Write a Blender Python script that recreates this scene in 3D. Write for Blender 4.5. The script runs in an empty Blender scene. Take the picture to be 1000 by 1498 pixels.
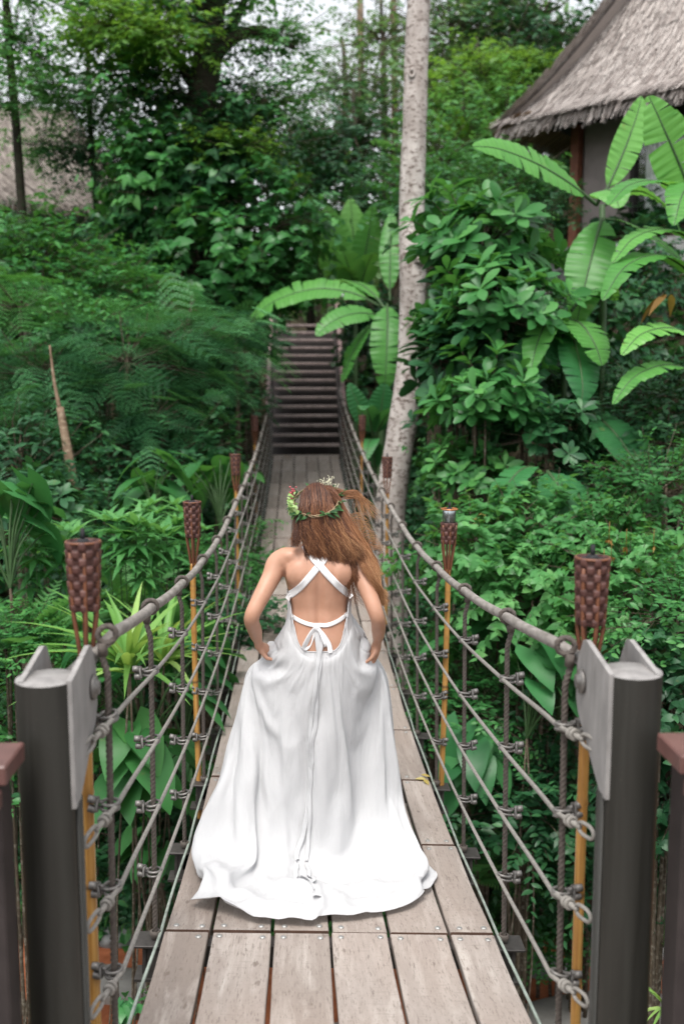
import bpy, math, random
import numpy as np
from mathutils import Vector, Matrix, noise
from mathutils.bvhtree import BVHTree

SC = bpy.context.scene
COL = SC.collection
R = math.radians
rng = np.random.default_rng(11)
random.seed(4)

# ------------------------------------------------------------------ camera
CAMZ = 1.85
F = 1456.0
PITCH = math.atan((749 - 555) / F)
YAW = math.atan(61 * math.cos(PITCH) / F)
CAM = np.array([0.0, 0.0, CAMZ])
_f = np.array([math.sin(YAW) * math.cos(PITCH), math.cos(YAW) * math.cos(PITCH), -math.sin(PITCH)])
_r = np.array([math.cos(YAW), -math.sin(YAW), 0.0])
_u = np.cross(_r, _f)

def P(px, py, D):
    """world point seen at photo pixel (px, py), D metres deep"""
    return CAM + _f * D + _r * ((px - 500) / F * D) + _u * ((749 - py) / F * D)

cam_d = bpy.data.cameras.new('camera')
cam = bpy.data.objects.new('camera', cam_d)
COL.objects.link(cam)
cam.location = CAM
cam.rotation_euler = Matrix([[_r[0], _u[0], -_f[0]], [_r[1], _u[1], -_f[1]], [_r[2], _u[2], -_f[2]]]).to_euler()
cam_d.sensor_fit = 'VERTICAL'
cam_d.sensor_height = 36
cam_d.lens = 36 * F / 1498
cam_d.clip_end = 500
cam_d.dof.use_dof = True
cam_d.dof.focus_distance = 4.15
cam_d.dof.aperture_fstop = 2.0
SC.camera = cam

# ------------------------------------------------------------------ mesh builder
class MB:
    def __init__(s):
        s.v = []; s.n = 0; s.loops = []; s.cnt = []; s.mi = []; s.t = []
    def add(s, V, Fc, mi=0, tint=0.5):
        """V (n,3); Fc either (m,k) array or list of lists"""
        V = np.asarray(V, float).reshape(-1, 3)
        b = s.n
        s.v.append(V); s.n += len(V)
        if isinstance(Fc, np.ndarray):
            s.loops.append((Fc + b).ravel()); s.cnt.append(np.full(len(Fc), Fc.shape[1])); m = len(Fc)
        else:
            s.loops.append(np.array([i + b for f in Fc for i in f], dtype=np.int64))
            s.cnt.append(np.array([len(f) for f in Fc])); m = len(Fc)
        s.mi.append(np.full(m, mi))
        s.t.append(np.broadcast_to(np.asarray(tint, float), (len(V),)).copy())
        return s
    def box(s, c, size, rot=None, mi=0, tint=0.5, bev=0.0):
        hx, hy, hz = [a / 2 for a in size]
        if bev <= 0:
            V = np.array([[x, y, z] for x in (-hx, hx) for y in (-hy, hy) for z in (-hz, hz)])
            Fc = np.array([[0, 1, 3, 2], [4, 6, 7, 5], [0, 4, 5, 1], [2, 3, 7, 6], [0, 2, 6, 4], [1, 5, 7, 3]])
        else:
            b = min(bev, hx * .9, hy * .9, hz * .9)
            V = []; idx = {}
            for sx in (-1, 1):
                for sy in (-1, 1):
                    for sz in (-1, 1):
                        for ax in range(3):
                            p = [sx * (hx - b), sy * (hy - b), sz * (hz - b)]
                            p[ax] = (sx, sy, sz)[ax] * (hx, hy, hz)[ax]
                            idx[(sx, sy, sz, ax)] = len(V); V.append(p)
            Fc = []
            for ax in range(3):
                o = [a for a in range(3) if a != ax]
                for sg in (-1, 1):
                    q = []
                    for (p_, q_) in ((-1, -1), (1, -1), (1, 1), (-1, 1)):
                        k = [0, 0, 0]; k[ax] = sg; k[o[0]] = p_; k[o[1]] = q_
                        q.append(idx[(*k, ax)])
                    Fc.append(q)
            for ax in range(3):
                o = [a for a in range(3) if a != ax]
                for p_ in (-1, 1):
                    for q_ in (-1, 1):
                        k0 = [0, 0, 0]; k1 = [0, 0, 0]
                        k0[ax] = -1; k1[ax] = 1
                        for k in (k0, k1):
                            k[o[0]] = p_; k[o[1]] = q_
                        Fc.append([idx[(*k0, o[0])], idx[(*k1, o[0])], idx[(*k1, o[1])], idx[(*k0, o[1])]])
            for sx in (-1, 1):
                for sy in (-1, 1):
                    for sz in (-1, 1):
                        Fc.append([idx[(sx, sy, sz, 0)], idx[(sx, sy, sz, 1)], idx[(sx, sy, sz, 2)]])
            V = np.array(V)
        if rot is not None:
            V = V @ np.array(rot).T
        return s.add(V + np.asarray(c, float), Fc, mi, tint)
    def grid(s, G, mi=0, tint=0.5, wrap=False, flip=False):
        """G (a,b,3) grid of points; wrap closes the second axis"""
        a, b = G.shape[:2]
        I = np.arange(a * b).reshape(a, b)
        J = np.concatenate([I, I[:, :1]], 1) if wrap else I
        Fc = np.stack([J[:-1, :-1], J[:-1, 1:], J[1:, 1:], J[1:, :-1]], -1).reshape(-1, 4)
        if flip: Fc = Fc[:, ::-1]
        tt = tint if np.isscalar(tint) else np.asarray(tint).ravel()
        return s.add(G.reshape(-1, 3), Fc, mi, tt)
    def tube(s, path, rad, n=10, mi=0, tint=0.5, caps=True, lobes=0, amp=0.0, pitch=0.05, closed=False):
        path = np.asarray(path, float); m = len(path)
        rad = np.broadcast_to(np.asarray(rad, float), (m,))
        if closed:
            T = np.roll(path, -1, 0) - np.roll(path, 1, 0)
        else:
            T = np.gradient(path, axis=0)
        T /= np.linalg.norm(T, axis=1)[:, None] + 1e-12
        ref = np.array([0, 0, 1.0]) if abs(T[0, 2]) < .9 else np.array([1.0, 0, 0])
        N = np.zeros_like(path)
        x = np.cross(T[0], ref); x /= np.linalg.norm(x)
        for i in range(m):
            x = x - T[i] * x.dot(T[i]); x /= np.linalg.norm(x); N[i] = x
        B = np.cross(T, N)
        ph = np.linspace(0, 2 * np.pi, n, endpoint=False)
        rr = rad[:, None] * np.ones(n)
        if lobes:
            L = np.concatenate([[0], np.cumsum(np.linalg.norm(np.diff(path, axis=0), axis=1))])
            rr = rr * (1 + amp * np.abs(np.cos(lobes / 2 * (ph[None] - 2 * np.pi * L[:, None] / pitch))) - amp / 2)
        G = path[:, None] + rr[..., None] * (np.cos(ph)[None, :, None] * N[:, None] + np.sin(ph)[None, :, None] * B[:, None])
        if closed:
            G = np.concatenate([G, G[:1]], 0)
        b = s.n
        tt = tint if np.isscalar(tint) else np.repeat(np.asarray(tint), n)
        s.grid(G, mi, tt, wrap=True, flip=True)
        if caps and not closed:
            s.loops.append(np.arange(n) + b); s.cnt.append(np.array([n])); s.mi.append(np.array([mi]))
            s.loops.append((np.arange(n) + b + (m - 1) * n)[::-1]); s.cnt.append(np.array([n])); s.mi.append(np.array([mi]))
        return s
    def lathe(s, prof, c=(0, 0, 0), n=24, mi=0, tint=0.5, rot=None):
        prof = np.asarray(prof, float)
        ph = np.linspace(0, 2 * np.pi, n, endpoint=False)
        G = np.stack([prof[:, 0, None] * np.cos(ph), prof[:, 0, None] * np.sin(ph), np.repeat(prof[:, 1, None], n, 1)], -1)
        if rot is not None: G = G @ np.array(rot).T
        return s.grid(G + np.asarray(c, float), mi, tint, wrap=True)
    def torus(s, c, R0, r, ax=(0, 0, 1), n=20, k=8, mi=0, lobes=0, amp=0, sx=1.0, sy=1.0, rotz=0):
        ax = np.asarray(ax, float); ax /= np.linalg.norm(ax)
        ref = np.array([0, 0, 1.0]) if abs(ax[2]) < .9 else np.array([0, 1.0, 0])
        u = np.cross(ref, ax); u /= np.linalg.norm(u); w = np.cross(ax, u)
        a = np.linspace(0, 2 * np.pi, n, endpoint=False)
        path = np.asarray(c, float) + R0 * (sx * np.cos(a)[:, None] * u + sy * np.sin(a)[:, None] * w)
        return s.tube(path, r, k, mi, closed=True, lobes=lobes, amp=amp)
    def ball(s, c, r, n=10, mi=0, tint=0.5):
        a = np.linspace(-np.pi / 2, np.pi / 2, max(4, n // 2 + 1))
        rr = np.broadcast_to(np.asarray(r, float), (3,))
        prof = np.stack([np.cos(a), np.sin(a)], 1)
        ph = np.linspace(0, 2 * np.pi, n, endpoint=False)
        G = np.stack([prof[:, 0, None] * np.cos(ph) * rr[0], prof[:, 0, None] * np.sin(ph) * rr[1], np.repeat(prof[:, 1, None], n, 1) * rr[2]], -1)
        return s.grid(G + np.asarray(c, float), mi, tint, wrap=True)
    def mesh(s, name, mats, smooth=True):
        me = bpy.data.meshes.new(name)
        V = np.concatenate(s.v); L = np.concatenate(s.loops); C = np.concatenate(s.cnt); M = np.concatenate(s.mi)
        me.vertices.add(len(V)); me.vertices.foreach_set('co', V.astype(np.float32).ravel())
        me.loops.add(len(L)); me.loops.foreach_set('vertex_index', L.astype(np.int32))
        me.polygons.add(len(C))
        st = np.concatenate([[0], np.cumsum(C)[:-1]])
        me.polygons.foreach_set('loop_start', st.astype(np.int32))
        try: me.polygons.foreach_set('loop_total', C.astype(np.int32))
        except Exception: pass
        for m in (mats if isinstance(mats, (list, tuple)) else [mats]): me.materials.append(m)
        me.polygons.foreach_set('material_index', M.astype(np.int32))
        me.polygons.foreach_set('use_smooth', np.full(len(C), smooth))
        at = me.attributes.new('tint', 'FLOAT', 'POINT')
        at.data.foreach_set('value', np.concatenate(s.t).astype(np.float32))
        me.update(calc_edges=True); me.validate()
        return me

def link(name, me, parent=None, loc=None, rot=None, scale=None):
    o = bpy.data.objects.new(name, me)
    COL.objects.link(o)
    if parent is not None: o.parent = parent
    if loc is not None: o.location = [float(a) for a in loc]
    if rot is not None: o.rotation_euler = rot
    if scale is not None: o.scale = scale if hasattr(scale, '__len__') else (scale,) * 3
    return o

def part(name, mb, mats, parent, smooth=True, loc=None, rot=None):
    return link(name, mb.mesh(name, mats, smooth), parent, loc, rot)

def tag(o, label, cat, group=None, kind=None):
    if label: o['label'] = label
    if cat: o['category'] = cat
    if group: o['group'] = group
    if kind: o['kind'] = kind
    return o

def thing(name, label, cat, loc=(0, 0, 0), group=None, rotz=0):
    o = bpy.data.objects.new(name, None); COL.objects.link(o)
    o.location = [float(a) for a in loc]; o.rotation_euler = (0, 0, rotz)
    o.empty_display_size = .1
    return tag(o, label, cat, group)

def copy_tree(o, parent=None):
    c = o.copy(); COL.objects.link(c)
    if parent is not None: c.parent = parent
    for ch in list(o.children): copy_tree(ch, c)
    return c

def crv(pts, n):
    """Catmull-Rom through pts, n samples, uniform in arc length"""
    p = np.asarray(pts, float); p = np.concatenate([[2 * p[0] - p[1]], p, [2 * p[-1] - p[-2]]])
    out = []
    for i in range(1, len(p) - 2):
        t = np.linspace(0, 1, 14, endpoint=False)[:, None]
        a, b, c, d = p[i - 1], p[i], p[i + 1], p[i + 2]
        out.append(.5 * (2 * b + (c - a) * t + (2 * a - 5 * b + 4 * c - d) * t ** 2 + (3 * b - a - 3 * c + d) * t ** 3))
    q = np.concatenate(out + [p[-2:-1]])
    L = np.concatenate([[0], np.cumsum(np.linalg.norm(np.diff(q, axis=0), axis=1))])
    x = np.linspace(0, L[-1], n)
    return np.stack([np.interp(x, L, q[:, k]) for k in range(q.shape[1])], 1)

def sstep(a, b, x):
    t = np.clip((x - a) / (b - a), 0, 1); return t * t * (3 - 2 * t)

# ------------------------------------------------------------------ materials
class NT:
    def __init__(s, name):
        s.m = bpy.data.materials.new(name); s.m.use_nodes = True
        s.t = s.m.node_tree; s.b = s.t.nodes['Principled BSDF']; s.out = s.t.nodes['Material Output']
    def n(s, typ, **kw):
        nd = s.t.nodes.new(typ)
        for k, v in kw.items():
            if hasattr(nd, k): setattr(nd, k, v)
        return nd
    def l(s, a, b): s.t.links.new(a, b)
    def attr(s, name='tint'):
        a = s.n('ShaderNodeAttribute'); a.attribute_name = name; return a.outputs['Fac']
    def coord(s, scale=(1, 1, 1), offset=None, kind='Object'):
        tc = s.n('ShaderNodeTexCoord'); mp = s.n('ShaderNodeMapping')
        s.l(tc.outputs[kind], mp.inputs[0]); mp.inputs['Scale'].default_value = scale
        out = mp.outputs[0]
        if offset is not None:
            ad = s.n('ShaderNodeVectorMath', operation='ADD'); s.l(out, ad.inputs[0]); s.l(offset, ad.inputs[1]); out = ad.outputs[0]
        return out
    def noise(s, vec, scale, detail=4, rough=.55, dist=0.0):
        nd = s.n('ShaderNodeTexNoise'); s.l(vec, nd.inputs['Vector'])
        nd.inputs['Scale'].default_value = scale; nd.inputs['Detail'].default_value = detail
        nd.inputs['Roughness'].default_value = rough; nd.inputs['Distortion'].default_value = dist
        return nd.outputs['Fac']
    def ramp(s, fac, stops):
        nd = s.n('ShaderNodeValToRGB'); s.l(fac, nd.inputs[0])
        e = nd.color_ramp.elements
        while len(e) < len(stops): e.new(.5)
        for el, (p, c) in zip(e, stops):
            el.position = p; el.color = (*c, 1) if len(c) == 3 else c
        return nd.outputs[0]
    def mix(s, fac, a, b, blend='MIX'):
        nd = s.n('ShaderNodeMix', data_type='RGBA', blend_type=blend)
        for sock, v in ((nd.inputs[0], fac), (nd.inputs[6], a), (nd.inputs[7], b)):
            if isinstance(v, (int, float)): sock.default_value = v
            elif isinstance(v, tuple): sock.default_value = (*v, 1)
            else: s.l(v, sock)
        return nd.outputs[2]
    def math(s, op, a, b=0.0):
        nd = s.n('ShaderNodeMath', operation=op)
        for sock, v in ((nd.inputs[0], a), (nd.inputs[1], b)):
            if isinstance(v, (int, float)): sock.default_value = v
            else: s.l(v, sock)
        return nd.outputs[0]
    def bump(s, h, strength=.3, dist=.01):
        nd = s.n('ShaderNodeBump'); s.l(h, nd.inputs['Height'])
        nd.inputs['Strength'].default_value = strength; nd.inputs['Distance'].default_value = dist
        s.l(nd.outputs[0], s.b.inputs['Normal']); return nd.outputs[0]
    def set(s, col=None, rough=None, metal=None, spec=None):
        if col is not None:
            if isinstance(col, tuple): s.b.inputs['Base Color'].default_value = (*col, 1)
            else: s.l(col, s.b.inputs['Base Color'])
        for k, v in (('Roughness', rough), ('Metallic', metal), ('Specular IOR Level', spec)):
            if v is None: continue
            if isinstance(v, (int, float)): s.b.inputs[k].default_value = v
            else: s.l(v, s.b.inputs[k])
        return s

def mat_leaf(name, dark, mid, light, rough=.46, trans=.28, blem=.25, spec=.26):
    t = NT(name)
    oi = t.n('ShaderNodeObjectInfo')
    a = t.math('ADD', t.attr(), t.math('MULTIPLY', t.math('SUBTRACT', oi.outputs['Random'], .5), .3))
    c = t.ramp(a, [(0.0, dark), (.5, mid), (1.0, light)])
    nz = t.noise(t.coord(), 14, 3)
    c = t.mix(t.math('MULTIPLY', nz, .35), c, tuple(min(1, x * .55) for x in mid))
    bl = t.noise(t.coord(), 5.5, 5, .7)
    c = t.mix(t.ramp(bl, [(.64, (0, 0, 0)), (.74, (blem,) * 3)]), c, (.26, .19, .055))
    t.set(c, rough, 0, spec)
    tr = t.n('ShaderNodeBsdfTranslucent')
    hc = t.mix(.6, c, tuple(min(1, x * y) for x, y in zip(light, (1.3, 1.25, .6))))
    t.l(hc, tr.inputs[0])
    mx = t.n('ShaderNodeMixShader'); mx.inputs[0].default_value = trans
    t.l(t.b.outputs[0], mx.inputs[1]); t.l(tr.outputs[0], mx.inputs[2]); t.l(mx.outputs[0], t.out.inputs[0])
    return t.m

def mat_flat(name, col, rough=.6, metal=0, var=.25, scale=20, bump=0.0, spec=.4):
    t = NT(name)
    nz = t.noise(t.coord(), scale, 5)
    lo = tuple(x * (1 - var) for x in col); hi = tuple(min(1, x * (1 + var)) for x in col)
    t.set(t.ramp(nz, [(.3, lo), (.7, hi)]), rough, metal, spec)
    if bump: t.bump(nz, bump, .004)
    return t.m

def mat_bark(name, dark, light, spots, scale=6, zs=.35):
    t = NT(name)
    v = t.coord((1, 1, zs))
    n1 = t.noise(v, scale, 6, .65); n2 = t.noise(t.coord((1, 1, 1.6)), scale * 3.2, 4, .6)
    c = t.ramp(n1, [(.3, dark), (.62, light)])
    c = t.mix(t.ramp(n2, [(.52, (0, 0, 0)), (.62, (1, 1, 1))]), c, spots)
    n3 = t.noise(t.coord((.6, .6, 2.2)), scale * .8, 4, .6)
    c = t.mix(t.ramp(n3, [(.52, (0, 0, 0)), (.66, (.55,) * 3)]), c, dark)
    t.set(c, .85, 0, .2); t.bump(t.math('ADD', n1, t.math('MULTIPLY', n2, .6)), .7, .02)
    return t.m

M = {}
# weathered decking: every plank has its own tone and offset
t = NT('weathered_teak')
off = t.math('MULTIPLY', t.attr(), 37.0)
cmb = t.n('ShaderNodeCombineXYZ')
for k in range(3): t.l(off, cmb.inputs[k])
v = t.coord((1, .06, 1), cmb.outputs[0])
g = t.noise(v, 60, 6, .62, .4)
g2 = t.noise(t.coord((1, .05, 1), cmb.outputs[0]), 22, 5, .6, .5)
wv = t.n('ShaderNodeTexWave', wave_type='RINGS', rings_direction='X'); t.l(t.coord((1, .07, 1), cmb.outputs[0]), wv.inputs[0])
wv.inputs['Scale'].default_value = 9; wv.inputs['Distortion'].default_value = 3; wv.inputs['Detail'].default_value = 3
c = t.ramp(t.attr(), [(0, (.235, .20, .175)), (.5, (.31, .268, .238)), (1, (.40, .352, .318))])
c = t.mix(t.math('MULTIPLY', g, .75), c, (.19, .155, .135))
c = t.mix(t.ramp(g2, [(.5, (0, 0, 0)), (.72, (.55,) * 3)]), c, (.50, .455, .415))
c = t.mix(t.math('MULTIPLY', wv.outputs['Fac'], .22), c, (.30, .23, .19))
st = t.noise(t.coord((1, .3, 1), cmb.outputs[0]), 6, 6, .75)
c = t.mix(t.ramp(st, [(.56, (0, 0, 0)), (.75, (.5,) * 3)]), c, (.26, .215, .195))
sp = t.noise(t.coord((1, .35, 1), cmb.outputs[0]), 38, 3, .5)
c = t.mix(t.ramp(sp, [(.66, (0, 0, 0)), (.72, (.6,) * 3)]), c, (.12, .09, .075))
fl = t.noise(t.coord((1, .018, 1), cmb.outputs[0]), 210, 3, .6)          # hairline grain and checks
c = t.mix(t.ramp(fl, [(.56, (0, 0, 0)), (.70, (.75,) * 3)]), c, (.13, .105, .09))
pk = t.noise(t.coord((1, 1, 1), cmb.outputs[0]), 260, 2, .6)              # pitting
c = t.mix(t.ramp(pk, [(.58, (0, 0, 0)), (.72, (.45,) * 3)]), c, (.15, .12, .10))
sw = t.noise(t.coord((.12, 1, 1), cmb.outputs[0]), 95, 3, .6)             # saw marks across the board
c = t.mix(t.ramp(sw, [(.60, (0, 0, 0)), (.72, (.35,) * 3)]), c, (.17, .14, .12))
t.set(c, .78, 0, .22); t.bump(t.math('ADD', g, t.math('ADD', t.math('MULTIPLY', sp, -.4), t.math('MULTIPLY', fl, -.7))), .3, .003)
M['deck'] = t.m
M['deck_end'] = mat_flat('rust_stained_end_grain', (.10, .055, .038), .85)
M['bolt'] = mat_flat('galvanised_bolt', (.36, .355, .34), .45, .7, .15, 60)
t = NT('handrail_rope'); nz = t.noise(t.coord((1, .3, 1)), 40, 4)
t.set(t.ramp(nz, [(.3, (.15, .135, .12)), (.7, (.29, .265, .245))]), .75, 0, .25); M['rail_rope'] = t.m
M['side_rope'] = mat_flat('grey_side_rope', (.22, .205, .185), .7, 0, .2, 60)
M['hanger'] = mat_flat('dark_twisted_rope', (.085, .070, .060), .75, 0, .3, 80)
M['clamp'] = mat_flat('dull_clamp_steel', (.17, .16, .15), .45, .5, .25, 90)
M['dark_steel'] = mat_flat('dark_painted_steel', (.05, .045, .042), .5, .2, .3, 40)
def mat_paint(name, col, rough, chip, zs):
    t = NT(name)
    a = t.noise(t.coord((1, 1, zs)), 26, 5, .65); b = t.noise(t.coord(), 85, 4, .7); d = t.noise(t.coord((1, 1, .35)), 7, 4, .6)
    c = t.ramp(a, [(.3, tuple(x * .72 for x in col)), (.7, tuple(x * 1.25 for x in col))])
    c = t.mix(t.ramp(d, [(.5, (0, 0, 0)), (.75, (.5,) * 3)]), c, tuple(x * 1.7 for x in col))
    c = t.mix(t.ramp(b, [(.66, (0, 0, 0)), (.70, (.8,) * 3)]), c, chip)
    t.set(c, t.ramp(a, [(.3, (rough - .1,) * 3), (.7, (rough + .15,) * 3)]), 0, .4); t.bump(t.math('ADD', a, b), .12, .004)
    return t.m
M['post'] = mat_paint('olive_grey_shaded_post', (.022, .021, .0175), .5, (.05, .042, .034), .05)  # paint darkened to stand in for shade on the post front
M['plate'] = mat_paint('pale_grey_plate_paint', (.25, .238, .23), .55, (.15, .11, .085), .3)
M['cable'] = mat_flat('pale_green_cable', (.27, .31, .27), .5)
M['rail_wood'] = mat_flat('red_brown_stained_timber', (.125, .062, .054), .38, 0, .25, 9, .1)
M['stair'] = mat_flat('dark_stained_tread', (.28, .225, .215), .45, 0, .3, 9, .1)
M['stair_dark'] = mat_flat('dark_stringer_timber', (.03, .023, .022), .6, 0, .3, 9)
M['stair_rail'] = mat_flat('faded_pink_brown_rail', (.36, .25, .245), .5, 0, .2, 9)
t = NT('bamboo_pole'); nz = t.noise(t.coord((30, 30, 1.2)), 3, 4)
c = t.ramp(nz, [(.3, (.30, .14, .035)), (.6, (.47, .25, .07)), (.8, (.55, .34, .12))])
c = t.mix(t.attr(), c, (.09, .05, .025)); t.set(c, .38, 0, .45); M['bamboo'] = t.m
t = NT('woven_bamboo_strip'); nz = t.noise(t.coord((1, 1, 2)), 55, 4)
c = t.ramp(t.attr(), [(0, (.026, .010, .008)), (.6, (.080, .032, .026)), (1, (.165, .080, .066))])
c = t.mix(t.math('MULTIPLY', nz, .5), c, (.09, .04, .032)); t.set(c, .5, 0, .4); M['weave'] = t.m
M['rib'] = mat_flat('brown_bamboo_rib', (.15, .058, .03), .5)
M['tin'] = mat_flat('bare_tin_can', (.45, .5, .52), .2, .95, .2, 30)
M['copper'] = mat_flat('copper_rim', (.55, .22, .09), .35, .7)
M['black'] = mat_flat('black_wick', (.02, .02, .022), .8)

# terrain / path / stone
t = NT('dark_forest_soil'); nz = t.noise(t.coord(), 3, 8, .65)
t.set(t.ramp(nz, [(.35, (.018, .016, .010)), (.65, (.055, .045, .028))]), .95, 0, .1); t.bump(nz, .8, .05); M['soil'] = t.m
t = NT('red_earth'); nz = t.noise(t.coord(), 5, 8, .65)
c = t.ramp(nz, [(.3, (.24, .07, .03)), (.7, (.46, .16, .075))]); t.set(c, .9, 0, .15); t.bump(nz, .5, .02); M['red_earth'] = t.m
M['slab'] = mat_flat('pale_stone_slab', (.36, .34, .31), .8, 0, .2, 6, .2)
M['stone'] = mat_flat('grey_stone', (.21, .215, .21), .8, 0, .5, 7, .4)
# ================================================================== the bridge
BX = 0.10
_py = np.array([1.5, 2.5, 3.37, 4.4, 5.4, 6.4, 7.88, 10, 12.4, 15.5, 18.3])
_pz = np.array([-1.83, -1.88, -1.99, -2.10, -2.165, -2.20, -2.18, -2.11, -1.97, -1.70, -1.38])
_c = crv(np.stack([_py, _pz], 1), 300)
def deck_z(y): return np.interp(y, _c[:, 0], _c[:, 1]) + CAMZ
def tilt(y): return -0.022 * (1 - sstep(6, 13, y))          # the deck hangs a little lower on its right side
def deck_pt(x, y): return np.array([BX + x, y, deck_z(y) + tilt(y) * x / .6])
JY = [3.38 + .9 * i for i in range(-1, 17)]                # joints / hangers
Y_END = 18.25
HY = [2.62] + JY[1:]
HR = 1.19                                                   # handrail above deck
HX = .62

bridge = thing('suspension_footbridge', 'narrow wooden plank footbridge hung on grey ropes between the two steel posts and the staircase', 'bridge', (BX, 2.4, deck_z(2.4)))
B0 = np.array(bridge.location)

def build_deck():
    ys = [1.6] + JY + [Y_END]
    bw = [.168, .219, .213, .213, .219, .168]
    for i in range(len(ys) - 1):
        mb = MB()
        y0, y1 = ys[i] + .008, ys[i + 1] - .008
        x = -.6
        for k, w in enumerate(bw):
            g = .006 + .003 * random.random()
            x0, x1 = x + g, x + w - g
            x += w
            e0, e1 = random.uniform(-.004, .004), random.uniform(-.004, .004)
            sk = random.uniform(-.004, .004)
            tn = random.random()
            n = 7
            G = []
            th = .032
            lift = random.uniform(-.002, .002)
            for q in range(n):
                f = q / (n - 1); y = y0 + e0 + (y1 + e1 - y0 - e0) * f
                zc = deck_z(ys[i]) * (1 - f) + deck_z(ys[i + 1]) * f + lift - .012 * math.sin(math.pi * f)
                wob0 = .003 * noise.noise(Vector((x0 * 9, y * 3, 1))); wob1 = .003 * noise.noise(Vector((x1 * 9, y * 3, 2)))
                a, b = x0 + sk * f + wob0, x1 + sk * f + wob1
                za, zb = zc + tilt(y) * a / .6, zc + tilt(y) * b / .6
                e = .003
                G.append([(a + e, y, za), (b - e, y, zb), (b, y, zb - e), (b, y, zb - th), (a, y, za - th), (a, y, za - e)])
            G = np.array(G) + np.array([BX, 0, 0]) - B0
            b_ = mb.n
            mb.grid(G, 0, tn, wrap=True, flip=True)
            for (st, rv) in ((0, False), (6 * (n - 1), True)):
                f_ = list(range(b_ + st, b_ + st + 6))
                mb.loops.append(np.array(f_[::-1] if rv else f_)); mb.cnt.append(np.array([6])); mb.mi.append(np.array([1]))
            # bolt heads
            for (yy, ff) in ((y0 + .035, 0), (y1 - .035, 1)):
                for xx in (x0 + .032, x1 - .032):
                    if random.random() < .93:
                        fr = (yy - y0) / (y1 - y0)
                        zc = deck_z(ys[i]) * (1 - fr) + deck_z(ys[i + 1]) * fr + lift - .0012 + tilt(yy) * xx / .6
                        c = np.array([BX + xx + random.uniform(-.006, .006), yy + random.uniform(-.006, .006), zc]) - B0
                        mb.lathe([(.0, .006), (.006, .0058), (.0105, .003), (.0115, -.002)], c, 10, 2, .5)
        part('deck_section', mb, [M['deck'], M['deck_end'], M['bolt']], bridge, smooth=False)
build_deck()

# cross beams with end brackets
mb = MB()
mb.box((0, 0, -.075), (1.27, .07, .08), None, 0)
for s in (-1, 1):
    mb.box((s * .655, 0, -.034), (.10, .10, .010), None, 0, bev=.002)
    mb.box((s * .665, -.035, -.09), (.012, .012, .10), None, 0)
    mb.box((s * .64, 0, -.10), (.055, .07, .13), None, 0)
    mb.box((s * .655, 0, -.165), (.09, .09, .01), None, 0)
beam_me = mb.mesh('cross_beam', [M['dark_steel']], False)
for y in JY:
    link('cross_beam', beam_me, bridge, (deck_pt(0, y) + np.array([0, 0, -.002]) - B0), (0, math.atan(-tilt(y) / .6), 0))

# handrail ropes
def rail_pt(s, y): return np.array([BX + s * (HX - .005), y, deck_z(y) + HR + tilt(y) * s])
RAILEND = {}
for s in (-1, 1):
    ys = np.linspace(2.72, 18.1, 260)
    pts = np.array([rail_pt(s, y) for y in ys])
    # hang between the hangers, just perceptibly
    pts[:, 2] -= .006 * np.abs(np.sin(np.pi * (ys - JY[0]) / .9))
    near = np.array([BX + s * .705, 2.56, 1.075])
    pts = np.concatenate([[near, near * .6 + pts[0] * .4 + np.array([0, 0, .0])], pts, [np.array([BX + s * .66, 18.6, deck_z(18.25) + 1.27])]])
    pts = crv(pts, 900)
    mb = MB(); mb.tube(pts - B0, .0165, 18, lobes=6, amp=.16, pitch=.07)
    part('handrail_rope', mb, M['rail_rope'], bridge)
    mb = MB()                                            # socket where the rope enters the post plates
    mb.tube(np.array([near, pts[5]]) - B0, [.024, .021], 14)
    part('rope_socket', mb, M['clamp'], bridge)

# hangers: one twisted rope each, with an eye round the handrail and a foot in the bracket
LV = [.965, .715, .475, .225]
def hanger_mesh(s):
    mb = MB()
    n = 420
    z = np.linspace(-.025, HR - .045, n)
    path = np.stack([np.full(n, s * .012) - s * .012 * z / HR + s * .014 * sstep(HR - .12, HR - .045, z), np.zeros(n), z], 1)
    mb.tube(path, .0080, 12, lobes=3, amp=.55, pitch=.048)
    mb.torus((0, 0, HR + .002), .0235, .0075, ax=(.25 * s, 1, .1), n=70, k=10, lobes=3, amp=.4)
    mb.tube([(s * .012, 0, HR - .055), (s * .012, 0, HR - .02)], .0135, 10)
    mb.lathe([(.012, .0), (.02, .0), (.02, -.018), (.013, -.03)], (s * .012, 0, 0), 6, 0)
    return mb.mesh('hanger', [M['hanger']])
HM = {s: hanger_mesh(s) for s in (-1, 1)}
mb = MB()
for dz in (-.009, .006):
    mb.torus((0, 0, dz), .0185, .0052, ax=(.12, .1, 1), n=18, k=7, sx=1.25)
mb.tube([(.018, .004, .007), (.052, .002, .012)], .0062, 7)
mb.tube([(.018, -.004, -.010), (.05, .002, -.013)], .0062, 7)
mb.lathe([(0, .012), (.0115, .012), (.0125, 0), (.0115, -.010), (0, -.010)], (.050, .002, .013), 6, 0, rot=Matrix.Rotation(R(80), 3, 'Y'))
mb.lathe([(0, .012), (.0115, .012), (.0125, 0), (.0115, -.010), (0, -.010)], (.047, .002, -.014), 6, 0, rot=Matrix.Rotation(R(80), 3, 'Y'))
mb.box((.036, .002, 0), (.012, .02, .042), None, 0, bev=.003)
tie_me = mb.mesh('rope_clamp', [M['clamp']])
for s in (-1, 1):
    for i, y in enumerate(HY):
        b = deck_pt(s * HX, y)
        h = link('hanger', HM[s], bridge, b - B0)
        for lv in LV:
            link('rope_clamp', tie_me, h, (s * (.012 - .012 * lv / HR), 0, lv), (random.uniform(-.15, .15), random.uniform(-.15, .15), (0 if s > 0 else math.pi) + random.uniform(-.25, .25)))

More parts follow.
